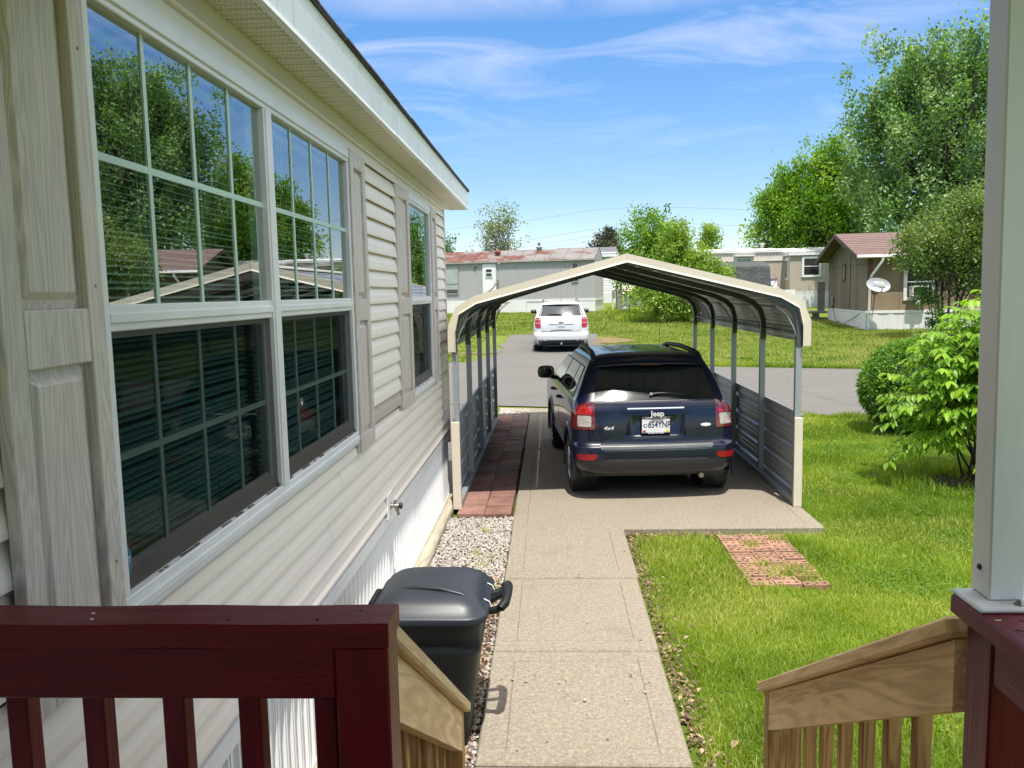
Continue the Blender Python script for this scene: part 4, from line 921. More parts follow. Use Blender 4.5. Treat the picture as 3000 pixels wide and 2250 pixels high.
# ------------------------------------------------------------------ cars
def paint(name, c, flake=0.0):
    m, n, l, p = nt(name)
    v, oi = coords(n, l); f = noise(n, l, v, 2.5, 5, 0.6)
    l.new(ramp(n, l, f, [(0.3, c), (0.7, tuple(x*1.06+0.001 for x in c))]), p.inputs['Base Color'])
    p.inputs['Roughness'].default_value = 0.32; p.inputs['Metallic'].default_value = flake; p.inputs['Coat Weight'].default_value = 0.7; p.inputs['Specular IOR Level'].default_value = 0.3; p.inputs['Coat Roughness'].default_value = 0.03
    d = n.new('ShaderNodeMapRange'); d.inputs[3].default_value = 0.02; d.inputs[4].default_value = 0.10; l.new(noise(n, l, v, 14, 5), d.inputs[0]); l.new(d.outputs[0], p.inputs['Coat Roughness'])
    return m
NAVY = paint('navy_car_paint', (0.0015, 0.0035, 0.018), 0.0); WPAINT = paint('white_car_paint', (0.52, 0.53, 0.54))
CGLASS = pm('tinted_car_glass', (0.010, 0.013, 0.013), (0.014, 0.017, 0.017), 2, 0.05, coat=0.6); CGLASS.node_tree.nodes['Principled BSDF'].inputs['Coat Roughness'].default_value = 0.0
SGLASS = pm('grey_car_glass', (0.035, 0.042, 0.048), (0.05, 0.055, 0.06), 2, 0.05, coat=0.4)
TRIMB = pm('grained_black_bumper', (0.022, 0.023, 0.024), (0.032, 0.033, 0.034), 9, 0.55, 0.3, 300)
TRIMG = pm('grey_step_pad', (0.10, 0.105, 0.11), (0.075, 0.08, 0.085), 6, 0.4)
RUBBER = pm('tyre_rubber', (0.018, 0.018, 0.019), (0.03, 0.03, 0.03), 12, 0.8)
ALLOY = pm('alloy_rim', (0.52, 0.53, 0.54), (0.42, 0.43, 0.44), 6, 0.3, metal=0.85)
CHROME = pm('chrome_trim', (0.72, 0.73, 0.74), (0.64, 0.65, 0.66), 4, 0.22, metal=0.25)
LAMPD = pm('dark_red_lamp', (0.13, 0.006, 0.010), (0.10, 0.005, 0.008), 5, 0.1, coat=1)
LAMPR = pm('bright_red_lamp', (0.40, 0.010, 0.012), (0.26, 0.006, 0.008), 40, 0.12, coat=1, stretch=(0.2, 1, 3))
REFLR = pm('red_reflector', (0.26, 0.008, 0.010), (0.2, 0.006, 0.008), 40, 0.2)
LAMPC = pm('clear_reverse_lamp', (0.45, 0.41, 0.36), (0.27, 0.24, 0.21), 22, 0.12, coat=1, stretch=(1, 1, 2))
PLATEM = pm('number_plate_white', (0.66, 0.67, 0.68), (0.6, 0.6, 0.61), 8, 0.4)
INKB = pm('plate_ink_blue', (0.015, 0.03, 0.10), None, 3, 0.5); INKR = pm('plate_print_red', (0.45, 0.03, 0.035), None, 3, 0.5); INKY = pm('plate_sticker_yellow', (0.75, 0.5, 0.03), None, 3, 0.5)
GOLD = pm('gold_emblem', (0.55, 0.40, 0.12), (0.42, 0.29, 0.08), 5, 0.3, metal=0.7)
class Car:
    def __init__(c, prof, crown=0.05):
        c.P = prof; c.crown = crown; c.zs = [p[0] for p in prof]
    def at(c, z):
        return [float(np.interp(z, c.zs, [p[k] for p in c.P])) for k in range(1, 5)]   # w, yr, yf, rc
    def surf(c, s, z, off=0.0):
        sg = -1 if s < 0 else 1; s = abs(s); w, yr, yf, rc = c.at(z); a = w-rc
        if s <= a: x, y, nx, ny = s, yr+c.crown*(s/w)**2, 2*c.crown*s/w/w*0.9, -1
        else:
            y0 = yr+c.crown*(a/w)**2; th = (s-a)/rc
            if th <= math.pi/2: x, y, nx, ny = a+rc*math.sin(th), y0+rc*(1-math.cos(th)), math.sin(th), -math.cos(th)
            else: x, y, nx, ny = w, y0+rc+(s-a-rc*math.pi/2), 1, 0
        dz = 0.01; w2, yr2, yf2, rc2 = c.at(z+dz); slope = (yr2-yr)/dz if ny < -0.5 else 0; slx = (w2-w)/dz if nx > 0.5 else 0
        nz = max(-2, min(2, slope))*(-ny)*(-1)*-1 if ny < -0.5 else -slx*nx
        L = math.sqrt(nx*nx+ny*ny+nz*nz)
        return (sg*(x+nx/L*off), y+ny/L*off, z+nz/L*off)
    def side(c, y, z):
        w, yr, yf, rc = c.at(z); a = w-rc; y0 = yr+c.crown*(a/w)**2; return a+rc*math.pi/2+(y-y0-rc)
    def body(c, zl, nside=90):
        halves = []
        for sg in (1, -1):
            rows = []
            for z in zl:
                w, yr, yf, rc = c.at(z); r = []
                a = max(w-rc, 0.0); y0 = yr+c.crown*(a/max(w, 1e-3))**2
                for k in range(15): r.append((sg*a*k/15, yr+c.crown*(a*k/15/max(w, 1e-3))**2, z))
                for k in range(9): th = k/8*math.pi/2; r.append((sg*(a+rc*math.sin(th)), y0+rc*(1-math.cos(th)), z))
                ya = y0+rc; rf = min(w, 0.34); yb = max(yf-rf*0.8, ya+0.05)
                for k in range(1, nside): r.append((sg*w, ya+(yb-ya)*k/nside, z))
                for k in range(9): th = k/8*math.pi/2; r.append((sg*(w-rf+rf*math.cos(th)), yb+(yf-yb)*math.sin(th)*0.9, z))
                for k in range(1, 7): r.append((sg*(w-rf)*(1-k/6), yb+(yf-yb)*(0.9+0.1*k/6), z))
                rows.append(r)
            halves.append(rows)
        return halves
    def patch(c, rows_sz, off, name, mat, parent, skirt=0.012):
        """rows_sz: list of (z, s0, s1); a shell lifted by off with its edge turned back into the body"""
        n = 14; g = []
        for z, s0, s1 in rows_sz: g.append([c.surf(s0+(s1-s0)*k/(n-1), z, off) for k in range(n)])
        m = MB(); m.grid(g)
        if skirt:
            z0, z1 = rows_sz[0], rows_sz[-1]
            back = []
            for z, s0, s1 in rows_sz: back.append([c.surf(s0+(s1-s0)*k/(n-1), z, off-skirt) for k in range(n)])
            m.grid([g[0], back[0]], False); m.grid([g[-1], back[-1]], False); m.grid([[r[0] for r in g], [r[0] for r in back]], False); m.grid([[r[-1] for r in g], [r[-1] for r in back]], False)
        return m.build(name, mat, parent, local=True)
def car_body(c, zl, root, mat, holes, wheels, rw):
    m = MB()
    for rows in c.body(zl):
        n = len(rows[0]); V = [p for r in rows for p in r]; F = []
        for i in range(len(rows)-1):
            for k in range(n-1):
                q = [i*n+k, i*n+k+1, (i+1)*n+k+1, (i+1)*n+k]
                cx, cy, cz = (sum(V[j][t] for j in q)/4 for t in range(3))
                if any(math.hypot(cy-wy, cz-wz) < rw+0.035 and abs(cx) > 0.4 for wy, wz in wheels): continue
                if any(h(cx, cy, cz) for h in holes): continue
                F.append(q)
        m.add(V, F, True)
    return m.build('body', mat, root, local=True)
def wheel(root, x, y, z, r, wd, rim_r, face, spokes=5):
    sx = 1 if face > 0 else -1
    t = MB(); t.lathe([(rim_r, -wd/2), (r*0.93, -wd/2), (r*0.985, -wd/2+0.02), (r, -wd/2+0.05), (r, wd/2-0.05), (r*0.985, wd/2-0.02), (r*0.93, wd/2), (rim_r, wd/2), (rim_r-0.01, 0), (rim_r, -wd/2)], (0, 0, 0), 'x', 40)
    for k in range(44):
        a = 2*math.pi*k/44
        for s_ in (-1, 1):
            Mt = Matrix.Rotation(a, 4, 'X'); t.box(s_*0.012, s_*(wd/2-0.012), -0.008, 0.008, r-0.004, r+0.0045, M=Mt)
    o = t.build('wheel', RUBBER, root, local=True); o.location = (x, y, z)
    q = MB(); q.lathe([(rim_r, sx*wd*0.5), (rim_r*0.95, sx*(wd*0.5-0.006)), (rim_r*0.90, sx*(wd*0.5-0.03)), (rim_r*0.88, sx*0.0)], (0, 0, 0), 'x', 36); q.lathe([(0, sx*(wd*.5-.01)), (0.06, sx*(wd*.5-.012)), (0.07, sx*(wd*.5-.04))], (0, 0, 0), 'x', 20)
    for k in range(spokes*2):
        a = 2*math.pi*(k//2)/spokes+(0.17 if k % 2 else -0.17); Mt = Matrix.Rotation(a, 4, 'X'); q.box(sx*(wd*.5-.035), sx*(wd*.5-.010), -0.017, 0.017, 0.05, rim_r*0.93, 0.006, M=Mt)
    q.build('rim', ALLOY, o, local=True)
    b = MB(); b.lathe([(0, sx*0.0), (rim_r*0.9, sx*0.0)], (0, 0, 0), 'x', 24); b.build('brake_disc', DARKIN, o, local=True)
def ttext(txt, size, x, y, z, mat, parent, name='lettering', depth=0.002, sx=1.0, bold=0.0, tilt=0.0, shear=0.0, rz=0.0):
    me = text_mesh(txt, size, depth, sx, bold, 'CENTER', shear); me.transform(Matrix.Translation((x, y, z)) @ Matrix.Rotation(rz, 4, 'Z') @ Matrix.Rotation(tilt, 4, 'X') @ FACE_CAM); me.materials.append(mat); return place(me, name, parent, local=True)

# ---- dark blue off-roader under the carport
jeep = thing('parked_car', 'dark navy blue four wheel drive car parked under the carport seen from behind', 'car', (1.125, 8.735, 0.0), R(4.3))
JP = [ # z, half width, rear y, front y, corner radius
 (0.26, 0.76, 0.14, 4.28, 0.20), (0.31, 0.82, 0.055, 4.36, 0.20), (0.38, 0.865, 0.012, 4.40, 0.20), (0.45, 0.882, 0.0, 4.42, 0.20), (0.53, 0.888, 0.0, 4.42, 0.20), (0.590, 0.890, 0.006, 4.42, 0.20), (0.612, 0.890, 0.018, 4.42, 0.20), (0.622, 0.890, 0.062, 4.42, 0.20),
 (0.66, 0.890, 0.066, 4.42, 0.21), (0.75, 0.892, 0.072, 4.42, 0.21), (0.85, 0.892, 0.080, 4.40, 0.21), (0.93, 0.888, 0.090, 4.36, 0.21), (1.00, 0.878, 0.105, 4.20, 0.20), (1.05, 0.862, 0.122, 3.75, 0.19), (1.075, 0.850, 0.135, 3.36, 0.18),
 (1.09, 0.842, 0.146, 3.30, 0.17), (1.20, 0.790, 0.232, 3.10, 0.15), (1.32, 0.732, 0.335, 2.88, 0.14), (1.43, 0.676, 0.430, 2.68, 0.13), (1.48, 0.650, 0.47, 2.58, 0.13), (1.515, 0.622, 0.50, 2.50, 0.13), (1.540, 0.575, 0.55, 2.42, 0.13), (1.558, 0.48, 0.64, 2.33, 0.13), (1.568, 0.34, 0.78, 2.20, 0.12), (1.574, 0.15, 1.0, 2.0, 0.06), (1.575, 0.012, 1.4, 1.6, 0.004)]
jc = Car(JP, 0.055)
zl = sorted(set([p[0] for p in JP]+[0.285, 0.345, 0.415, 0.49, 0.56, 0.70, 0.80, 0.89, 0.97, 1.14, 1.26, 1.38, 1.455]))
JW = [(0.73, 0.335), (3.37, 0.335)]
car_body(jc, zl, jeep, NAVY, [lambda x, y, z: abs(x) < 0.30 and y < 0.3 and 0.70 < z < 0.95], JW, 0.345)
MB().box(-0.80, 0.80, 0.25, 4.2, 0.24, 0.42).build('underbody', BLACKP, jeep, local=True)
MB().box(-0.62, 0.62, 0.3, 4.0, 0.42, 1.02).build('cabin_floor', BLACKP, jeep, local=True)
# recessed number plate pocket
m = MB(); n = 13; g = []
for (z, hw, off) in ((0.668, 0.30, 0.004), (0.685, 0.335, 0.0045), (0.712, 0.300, -0.03), (0.725, 0.285, -0.034), (0.93, 0.315, -0.030), (0.955, 0.335, -0.022), (0.968, 0.350, 0.012)):
    r = []
    for k in range(n):
        t = -1+2*k/(n-1); e = abs(t); o_ = off if e < 0.86 else (off+(0.004-off)*((e-0.86)/0.14) if off < 0 else off); r.append(jc.surf(t*hw*1.06, z, o_))
    g.append(r)
m.grid(g); m.build('plate_pocket', NAVY, jeep, local=True)
# tailgate shut lines
for sg in (-1, 1):
    jc.patch([(0.630, sg*0.600, sg*0.607), (0.70, sg*0.625, sg*0.632), (0.77, sg*0.646, sg*0.653)], 0.0012, 'tailgate_gap', BLACKP, jeep, 0.004)
jc.patch([(0.622, -0.60, 0.60), (0.632, -0.605, 0.605)], 0.0015, 'tailgate_gap', BLACKP, jeep, 0.004)
jc.patch([(1.077, -0.655, 0.655), (1.083, -0.655, 0.655)], 0.0015, 'tailgate_gap', BLACKP, jeep, 0.004)
# bumper
jc.patch([(0.262, -0.93, 0.93), (0.30, -0.99, 0.99), (0.36, -1.05, 1.05), (0.42, -1.08, 1.08), (0.445, -1.09, 1.09)], 0.006, 'lower_bumper', TRIMB, jeep)
jc.patch([(0.4455, -0.58, 0.58), (0.455, -0.56, 0.56), (0.468, -0.52, 0.52)], 0.0065, 'lower_bumper', TRIMB, jeep)
jc.patch([(0.575, -0.60, 0.60), (0.60, -0.61, 0.61), (0.612, -0.615, 0.615), (0.6205, -0.615, 0.615)], 0.004, 'step_pad', TRIMG, jeep)
jc.patch([(0.560, -0.56, 0.56), (0.566, -0.57, 0.57)], 0.003, 'bumper_crease', TRIMG, jeep, 0.004)
for sg in (-1, 1):
    jc.patch([(0.462, sg*0.70, sg*0.86), (0.475, sg*0.665, sg*0.875), (0.50, sg*0.645, sg*0.885), (0.520, sg*0.645, sg*0.885), (0.526, sg*0.66, sg*0.87)], 0.006, 'bumper_reflector', REFLR, jeep)
    lamp = jc.patch([(0.785, sg*0.662, sg*0.985), (0.80, sg*0.658, sg*0.995), (0.90, sg*0.656, sg*0.99), (0.96, sg*0.656, sg*0.965), (1.00, sg*0.656, sg*0.925), (1.035, sg*0.656, sg*0.86), (1.058, sg*0.656, sg*0.79), (1.076, sg*0.658, sg*0.70)], 0.010, 'tail_lamp', LAMPD, jeep)
    jc.patch([(0.945, sg*0.69, sg*0.865), (0.965, sg*0.686, sg*0.87), (0.99, sg*0.684, sg*0.85), (1.015, sg*0.686, sg*0.82), (1.028, sg*0.695, sg*0.80)], 0.0125, 'red_lens', LAMPR, lamp, 0.006)
    jc.patch([(0.815, sg*0.71, sg*0.835), (0.825, sg*0.70, sg*0.85), (0.915, sg*0.695, sg*0.85), (0.932, sg*0.705, sg*0.84)], 0.0145, 'reverse_lens', LAMPC, lamp, 0.008)
# rear window, spoiler, wiper, high brake lamp
rwn = jc.patch([(1.088, -0.655, 0.655), (1.10, -0.655, 0.655), (1.20, -0.635, 0.635), (1.32, -0.605, 0.605), (1.425, -0.575, 0.575)], 0.004, 'rear_window', CGLASS, jeep, 0.01)
m = MB(); g = []
for (yo, z) in ((0.36, 1.455), (0.335, 1.462), (0.34, 1.474), (0.42, 1.500), (0.55, 1.535), (0.68, 1.553)):
    g.append([(x, yo+0.10*(abs(x)/0.6)**2, z-0.030*(abs(x)/0.6)**2.2) for x in np.linspace(-0.60, 0.60, 21)])
m.grid(g); m.grid([g[0], [(x*0.98, y+0.12, z+0.005) for x, y, z in g[0]]]); m.build('roof_spoiler', NAVY, jeep, local=True)
MB().box(-0.115, 0.105, 0.342, 0.362, 1.449, 1.463, 0.004).build('high_brake_lamp', LAMPD, jeep, local=True)
wp = MB(); p = [jc.surf(x, z, o) for x, z, o in ((-0.03, 1.135, 0.022), (0.05, 1.140, 0.030), (0.18, 1.140, 0.028), (0.33, 1.134, 0.016))]
wp.tube(p, [0.017, 0.012, 0.011, 0.006], 8); wp.tube([jc.surf(-0.035, 1.133, 0.0), jc.surf(-0.035, 1.133, 0.035)], 0.018, 10); wp.tube([jc.surf(0.06, 1.128, 0.012), jc.surf(0.335, 1.126, 0.010)], 0.007, 6); wp.build('wiper', BLACKP, jeep, local=True)
# handle bar, badges, plate
hb = jc.patch([(0.965, -0.36, 0.36), (0.978, -0.375, 0.375), (0.992, -0.37, 0.37), (1.003, -0.34, 0.34)], 0.022, 'handle_brow', NAVY, jeep, 0.03)
jc.patch([(0.993, -0.305, 0.305), (1.000, -0.31, 0.31), (1.006, -0.305, 0.305)], 0.0245, 'chrome_strip', CHROME, jeep, 0.01)
ttext('Jeep', 0.085, 0.012, 0.056, 0.948, CHROME, jeep, 'badge_lettering', 0.004, 1.0, 0.0022)
ttext('4x4', 0.056, -0.52, 0.048, 0.805, CHROME, jeep, 'badge_lettering', 0.003, 1.25, 0.0012, shear=0.25, rz=R(-5))
bd = MB(); bd.add([jc.surf(0.545+0.058*math.cos(t), 0.815+0.018*math.sin(t), o) for o in (0.003, 0.009) for t in np.linspace(0, 2*math.pi, 20, endpoint=False)], [(k, (k+1) % 20, 20+(k+1) % 20, 20+k) for k in range(20)]+[tuple(range(20, 40))]); bd.build('oval_badge', CHROME, jeep, local=True)
yp = 0.080
plt = MB().box(-0.152, 0.152, yp, yp+0.006, 0.742, 0.896, 0.002).build('number_plate', PLATEM, jeep, local=True)
pf = MB(); 
for (a, b, c, d) in ((-0.160, 0.160, 0.730, 0.7415), (-0.160, 0.160, 0.8965, 0.913), (-0.160, -0.1525, 0.742, 0.896), (0.1525, 0.160, 0.742, 0.896)): pf.box(a, b, yp-0.006, yp+0.006, c, d, 0.002)
pf.build('plate_frame', BLACKP, jeep, local=True)
yt = yp-0.0012
ttext('654YNP', 0.098, 0.036, yt, 0.824, INKB, plt, 'plate_lettering', 0.0006, 0.74, 0.0015)
m = MB(); m.add([(-0.07, yt+.0004, 0.895), (0.07, yt+.0004, 0.895), (0.055, yt+.0004, 0.886), (0.0, yt+.0004, 0.881), (-0.055, yt+.0004, 0.886)], [(0, 1, 2, 3, 4)]); m.build('plate_banner', INKR, plt, local=True)
ttext('OHIO', 0.019, 0, yt-.0006, 0.8865, PLATEM, plt, 'plate_lettering', 0.0004, 1.3, 0.0005)
MB().box(-0.142, -0.112, yt, yp, 0.746, 0.768).build('month_sticker', INKR, plt, local=True); MB().box(0.108, 0.140, yt, yp, 0.746, 0.768).build('year_sticker', INKY, plt, local=True)
ttext('. . . . .', 0.03, 0, yt, 0.773, INKB, plt, 'plate_lettering', 0.0004, 1.4)
ttext('BUCKEYE OF SHELBY', 0.0195, 0, yp-0.0065, 0.7365, PLATEM, jeep, 'frame_lettering', 0.0006, 0.95, 0.0006); ttext('buckeyesuperstore.com', 0.0185, 0, yp-0.0065, 0.905, PLATEM, jeep, 'frame_lettering', 0.0006, 1.25)
# line emblem on the plate's left end: a plain dark roundel
m = MB(); m.lathe([(0, 0), (0.022, 0), (0.022, 0.0008)], (-0.115, yt, 0.818), 'y', 14); m.build('plate_emblem', INKB, plt, local=True)
m = MB(); m.lathe([(0, 0), (0.014, 0)], (-0.113, yt-.0006, 0.816), 'y', 12); m.build('plate_emblem', PLATEM, plt, local=True)
# side glass, doors, mirrors
def side_rows(zs, fy0, fy1, sg): return [(z, sg*jc.side(fy0(z), z), sg*jc.side(fy1(z), z)) for z in zs]
ZS = [1.092, 1.15, 1.22, 1.30, 1.37, 1.405]
front_y = lambda z: 3.18-(z-1.09)*1.75
for sg in (-1, 1):
    jc.patch(side_rows([1.082, 1.15, 1.22, 1.30, 1.37, 1.418], lambda z: 0.56+(z-1.09)*0.50, lambda z: front_y(z)+0.05, sg), 0.0035, 'window_surround', BLACKP, jeep, 0.01)
    for a, b in ((lambda z: 0.60+(z-1.09)*0.52, lambda z: 1.06+(z-1.09)*0.10), (lambda z: 1.12+(z-1.09)*0.12, lambda z: 1.98-(z-1.09)*0.05), (lambda z: 2.06-(z-1.09)*0.05, lambda z: front_y(z))):
        jc.patch(side_rows(ZS, a, b, sg), 0.006, 'side_window', CGLASS, jeep, 0.008)
    jc.patch(side_rows([1.068, 1.080], lambda z: 0.62, lambda z: 3.1, sg), 0.007, 'waist_moulding', CHROME, jeep, 0.01)
    for yy in (1.10, 2.02, 3.02):
        jc.patch([(z, sg*jc.side(yy-0.004, z), sg*jc.side(yy+0.004, z)) for z in (0.40, 0.6, 0.8, 1.0, 1.065)], 0.0012, 'door_gap', BLACKP, jeep, 0.004)
    for yy in (1.95, 2.88):
        h = MB(); p0 = jc.surf(sg*jc.side(yy-0.17, 0.93), 0.93, 0.0); xo = p0[0]
        h.tube([(xo, yy-0.18, 0.935), (xo+sg*0.035, yy-0.15, 0.935), (xo+sg*0.035, yy-0.03, 0.935), (xo, yy, 0.935)], 0.013, 8); h.build('door_handle', BLACKP, jeep, local=True)
    jc.patch(side_rows([0.40, 0.43, 0.45], lambda z: 1.20, lambda z: 2.92, sg), 0.012, 'sill_moulding', TRIMG, jeep)
    mi_ = MB(); c0 = (sg*0.985, 2.72, 1.175); rows = []
    for i in range(9):
        th = math.pi*i/8; rows.append([(c0[0]+sg*0.015+0.118*math.sin(th)*math.copysign(abs(math.cos(q))**0.6, math.cos(q)), c0[1]+0.10*-math.cos(th), c0[2]+0.088*math.sin(th)*math.copysign(abs(math.sin(q))**0.65, math.sin(q))) for q in np.linspace(0, 2*math.pi, 16, endpoint=False)])
    mi_.grid(rows, close=True); mi_.tube([(sg*0.84, 2.78, 1.085), (sg*0.93, 2.74, 1.105)], 0.028, 8)
    mm = mi_.build('wing_mirror', BLACKP, jeep, local=True)
    MB().add([(c0[0]+sg*0.015+0.098*math.copysign(abs(math.cos(q))**0.6, math.cos(q)), c0[1]-0.076, c0[2]+0.07*math.copysign(abs(math.sin(q))**0.65, math.sin(q))) for q in np.linspace(0, 2*math.pi, 20, endpoint=False)], [tuple(range(20))]).build('mirror_glass', CGLASS, mm, local=True)
    rl_ = MB(); rl_.tube([(sg*0.605, 0.56, 1.490), (sg*0.60, 0.68, 1.535), (sg*0.59, 0.85, 1.562), (sg*0.58, 1.4, 1.585), (sg*0.57, 2.0, 1.575), (sg*0.56, 2.25, 1.55), (sg*0.555, 2.36, 1.51)], [0.024, 0.034, 0.032, 0.030, 0.028, 0.03, 0.022], 8); rl_.build('roof_rail', BLACKP, jeep, local=True)
    for wy, wz in JW:
        for inner in (0,):
            fl_ = MB(); rows = []
            for k in range(25):
                a = R(-18+216*k/24); rows.append([(sg*(x), wy+rr*math.cos(a), wz+rr*math.sin(a)) for x, rr in ((0.70, 0.375), (0.885, 0.378), (0.908, 0.385), (0.910, 0.415), (0.893, 0.452), (0.86, 0.455))])
            fl_.grid(rows); fl_.build('wheel_arch', NAVY if wy < 2 else NAVY, jeep, local=True)
        wb = MB(); wb.lathe([(0.385, 0.0), (0.385, 0.27), (0.0, 0.27)], (sg*0.60-(0.0 if sg > 0 else 0.27), wy, wz), 'x', 20); wb.build('wheel_housing', BLACKP, jeep, local=True)
        wheel(jeep, sg*0.772, wy, 0.342, 0.342, 0.222, 0.235, sg)
for k in range(6):
    x = -0.40+0.16*k; MB().tube([(x, 0.75, 1.555-0.02*abs(x)), (x, 1.2, 1.573-0.02*abs(x)), (x, 2.1, 1.569-0.02*abs(x)), (x, 2.3, 1.555-0.03*abs(x))], 0.007, 6).build('roof_rib', NAVY, jeep, local=True)
MB().tube([(0.70, 3.35, 1.04), (0.72, 3.30, 1.90)], 0.003, 5).build('aerial', BLACKP, jeep, local=True)
ex = MB(); ex.tube([(0.50, 0.9, 0.27), (0.50, 0.16, 0.265), (0.50, 0.09, 0.255)], 0.030, 12); ex.build('exhaust_pipe', METAL, jeep, local=True)
MB().tube([(-0.7, 0.73, 0.33), (0.7, 0.73, 0.33)], 0.05, 8).build('rear_axle', BLACKP, jeep, local=True); MB().box(-0.35, 0.3, 0.35, 0.62, 0.215, 0.30, 0.04).build('silencer', METAL, jeep, local=True)

# ---- white car across the road
eq = thing('parked_car', 'white car parked on the neighbour\'s driveway beyond the road facing away', 'car', (0.345, 27.1, gz(27.6)-0.0), 0.004)
EP = [(0.24, 0.80, 0.16, 4.55, 0.24), (0.30, 0.86, 0.06, 4.65, 0.24), (0.38, 0.895, 0.01, 4.70, 0.24), (0.45, 0.912, 0.0, 4.72, 0.24), (0.56, 0.92, 0.0, 4.72, 0.24), (0.625, 0.92, 0.012, 4.72, 0.24), (0.64, 0.922, 0.05, 4.72, 0.24), (0.80, 0.922, 0.055, 4.70, 0.24), (0.95, 0.91, 0.07, 4.6, 0.23), (1.08, 0.885, 0.10, 4.3, 0.22), (1.16, 0.862, 0.125, 3.5, 0.20),
 (1.19, 0.850, 0.14, 3.4, 0.19), (1.35, 0.785, 0.25, 3.15, 0.16), (1.55, 0.695, 0.38, 2.85, 0.14), (1.60, 0.665, 0.42, 2.75, 0.14), (1.635, 0.62, 0.48, 2.6, 0.14), (1.66, 0.52, 0.6, 2.5, 0.13), (1.675, 0.36, 0.8, 2.4, 0.12), (1.68, 0.15, 1.1, 2.2, 0.06), (1.681, 0.012, 1.5, 1.8, 0.004)]
ec = Car(EP, 0.06); zl = sorted(set([p[0] for p in EP]+[0.34, 0.5, 0.7, 0.88, 1.02, 1.27, 1.45])); EW = [(0.92, 0.345), (3.78, 0.345)]
car_body(ec, zl, eq, WPAINT, [], EW, 0.355)
MB().box(-0.80, 0.80, 0.25, 4.4, 0.22, 0.42).build('underbody', BLACKP, eq, local=True)
ec.patch([(0.245, -1.0, 1.0), (0.30, -1.04, 1.04), (0.36, -1.07, 1.07), (0.385, -1.08, 1.08)], 0.006, 'lower_bumper', TRIMB, eq)
ec.patch([(0.3855, -0.52, 0.52), (0.40, -0.51, 0.51), (0.415, -0.48, 0.48)], 0.006, 'lower_bumper', TRIMB, eq)
ec.patch([(1.20, -0.735, 0.735), (1.22, -0.735, 0.735), (1.35, -0.70, 0.70), (1.545, -0.62, 0.62)], 0.004, 'rear_window', SGLASS, eq, 0.01)
ec.patch([(1.545, -0.635, 0.635), (1.575, -0.62, 0.62)], 0.006, 'window_header', BLACKP, eq)
MB().box(-0.15, 0.15, 0.36, 0.42, 1.565, 1.595, 0.006).build('high_brake_lamp', BLACKP, eq, local=True)
sp = MB(); g = []
for (yo, z) in ((0.34, 1.578), (0.32, 1.588), (0.34, 1.602), (0.5, 1.635), (0.75, 1.665)): g.append([(x, yo+0.10*(abs(x)/0.64)**2, z-0.02*(abs(x)/0.64)**2) for x in np.linspace(-0.63, 0.63, 17)])
sp.grid(g); sp.build('roof_spoiler', WPAINT, eq, local=True)
for sg in (-1, 1):
    lamp = ec.patch([(0.815, sg*0.70, sg*0.80), (0.84, sg*0.675, sg*0.86), (0.95, sg*0.675, sg*0.905), (1.05, sg*0.675, sg*0.90), (1.12, sg*0.685, sg*0.87), (1.15, sg*0.72, sg*0.81)], 0.010, 'tail_lamp', LAMPR, eq)
    ec.patch([(0.963, sg*0.682, sg*0.895), (0.982, sg*0.682, sg*0.895)], 0.0125, 'lamp_bar', LAMPC, lamp, 0.005)
    ec.patch([(1.088, sg*0.69, sg*0.86), (1.10, sg*0.69, sg*0.86)], 0.0125, 'lamp_bar', LAMPC, lamp, 0.005)
    ec.patch([(0.388, sg*0.56, sg*0.73), (0.40, sg*0.55, sg*0.74), (0.412, sg*0.56, sg*0.73)], 0.008, 'bumper_reflector', LAMPD, eq)
    rl_ = MB(); rl_.tube([(sg*0.60, 0.65, 1.63), (sg*0.60, 0.75, 1.72), (sg*0.59, 1.2, 1.745), (sg*0.58, 2.2, 1.74), (sg*0.57, 2.5, 1.66)], 0.018, 8); rl_.build('roof_rail', TRIMG, eq, local=True)
    mi_ = MB(); rows = []; c0 = (sg*0.955, 3.0, 1.30)
    for i in range(7):
        th = math.pi*i/6; rows.append([(c0[0]+0.105*math.sin(th)*math.copysign(abs(math.cos(q))**0.6, math.cos(q)), c0[1]-0.07*math.cos(th), c0[2]+0.075*math.sin(th)*math.copysign(abs(math.sin(q))**0.65, math.sin(q))) for q in np.linspace(0, 2*math.pi, 14, endpoint=False)])
    mi_.grid(rows, close=True); mi_.tube([(sg*0.83, 3.02, 1.22), (sg*0.90, 3.0, 1.25)], 0.03, 6); mi_.build('wing_mirror', BLACKP, eq, local=True)
    ec.patch([(z, sg*ec.side(0.75+(z-1.2)*.6, z), sg*ec.side(3.25-(z-1.2)*1.4, z)) for z in (1.205, 1.3, 1.4, 1.5, 1.54)], 0.005, 'side_window', CGLASS, eq)
    for wy, wz in EW:
        fl_ = MB(); rows = []
        for k in range(21):
            a = R(-15+210*k/20); rows.append([(sg*x, wy+rr*math.cos(a), wz+rr*math.sin(a)) for x, rr in ((0.72, 0.385), (0.915, 0.388), (0.93, 0.40), (0.928, 0.43), (0.90, 0.46))])
        fl_.grid(rows); fl_.build('wheel_arch', WPAINT, eq, local=True)
        MB().lathe([(0.39, 0.0), (0.39, 0.27), (0.0, 0.27)], (sg*0.62-(0.0 if sg > 0 else 0.27), wy, wz), 'x', 18).build('wheel_housing', BLACKP, eq, local=True)
        wheel(eq, sg*0.805, wy, 0.352, 0.352, 0.235, 0.23, sg)
ec.patch([(0.625, -0.58, 0.58), (0.638, -0.58, 0.58)], 0.004, 'tailgate_gap', BLACKP, eq, 0.004)
ec.patch([(0.935, -0.40, 0.40), (0.950, -0.41, 0.41), (0.962, -0.40, 0.40)], 0.018, 'chrome_strip', CHROME, eq, 0.02)
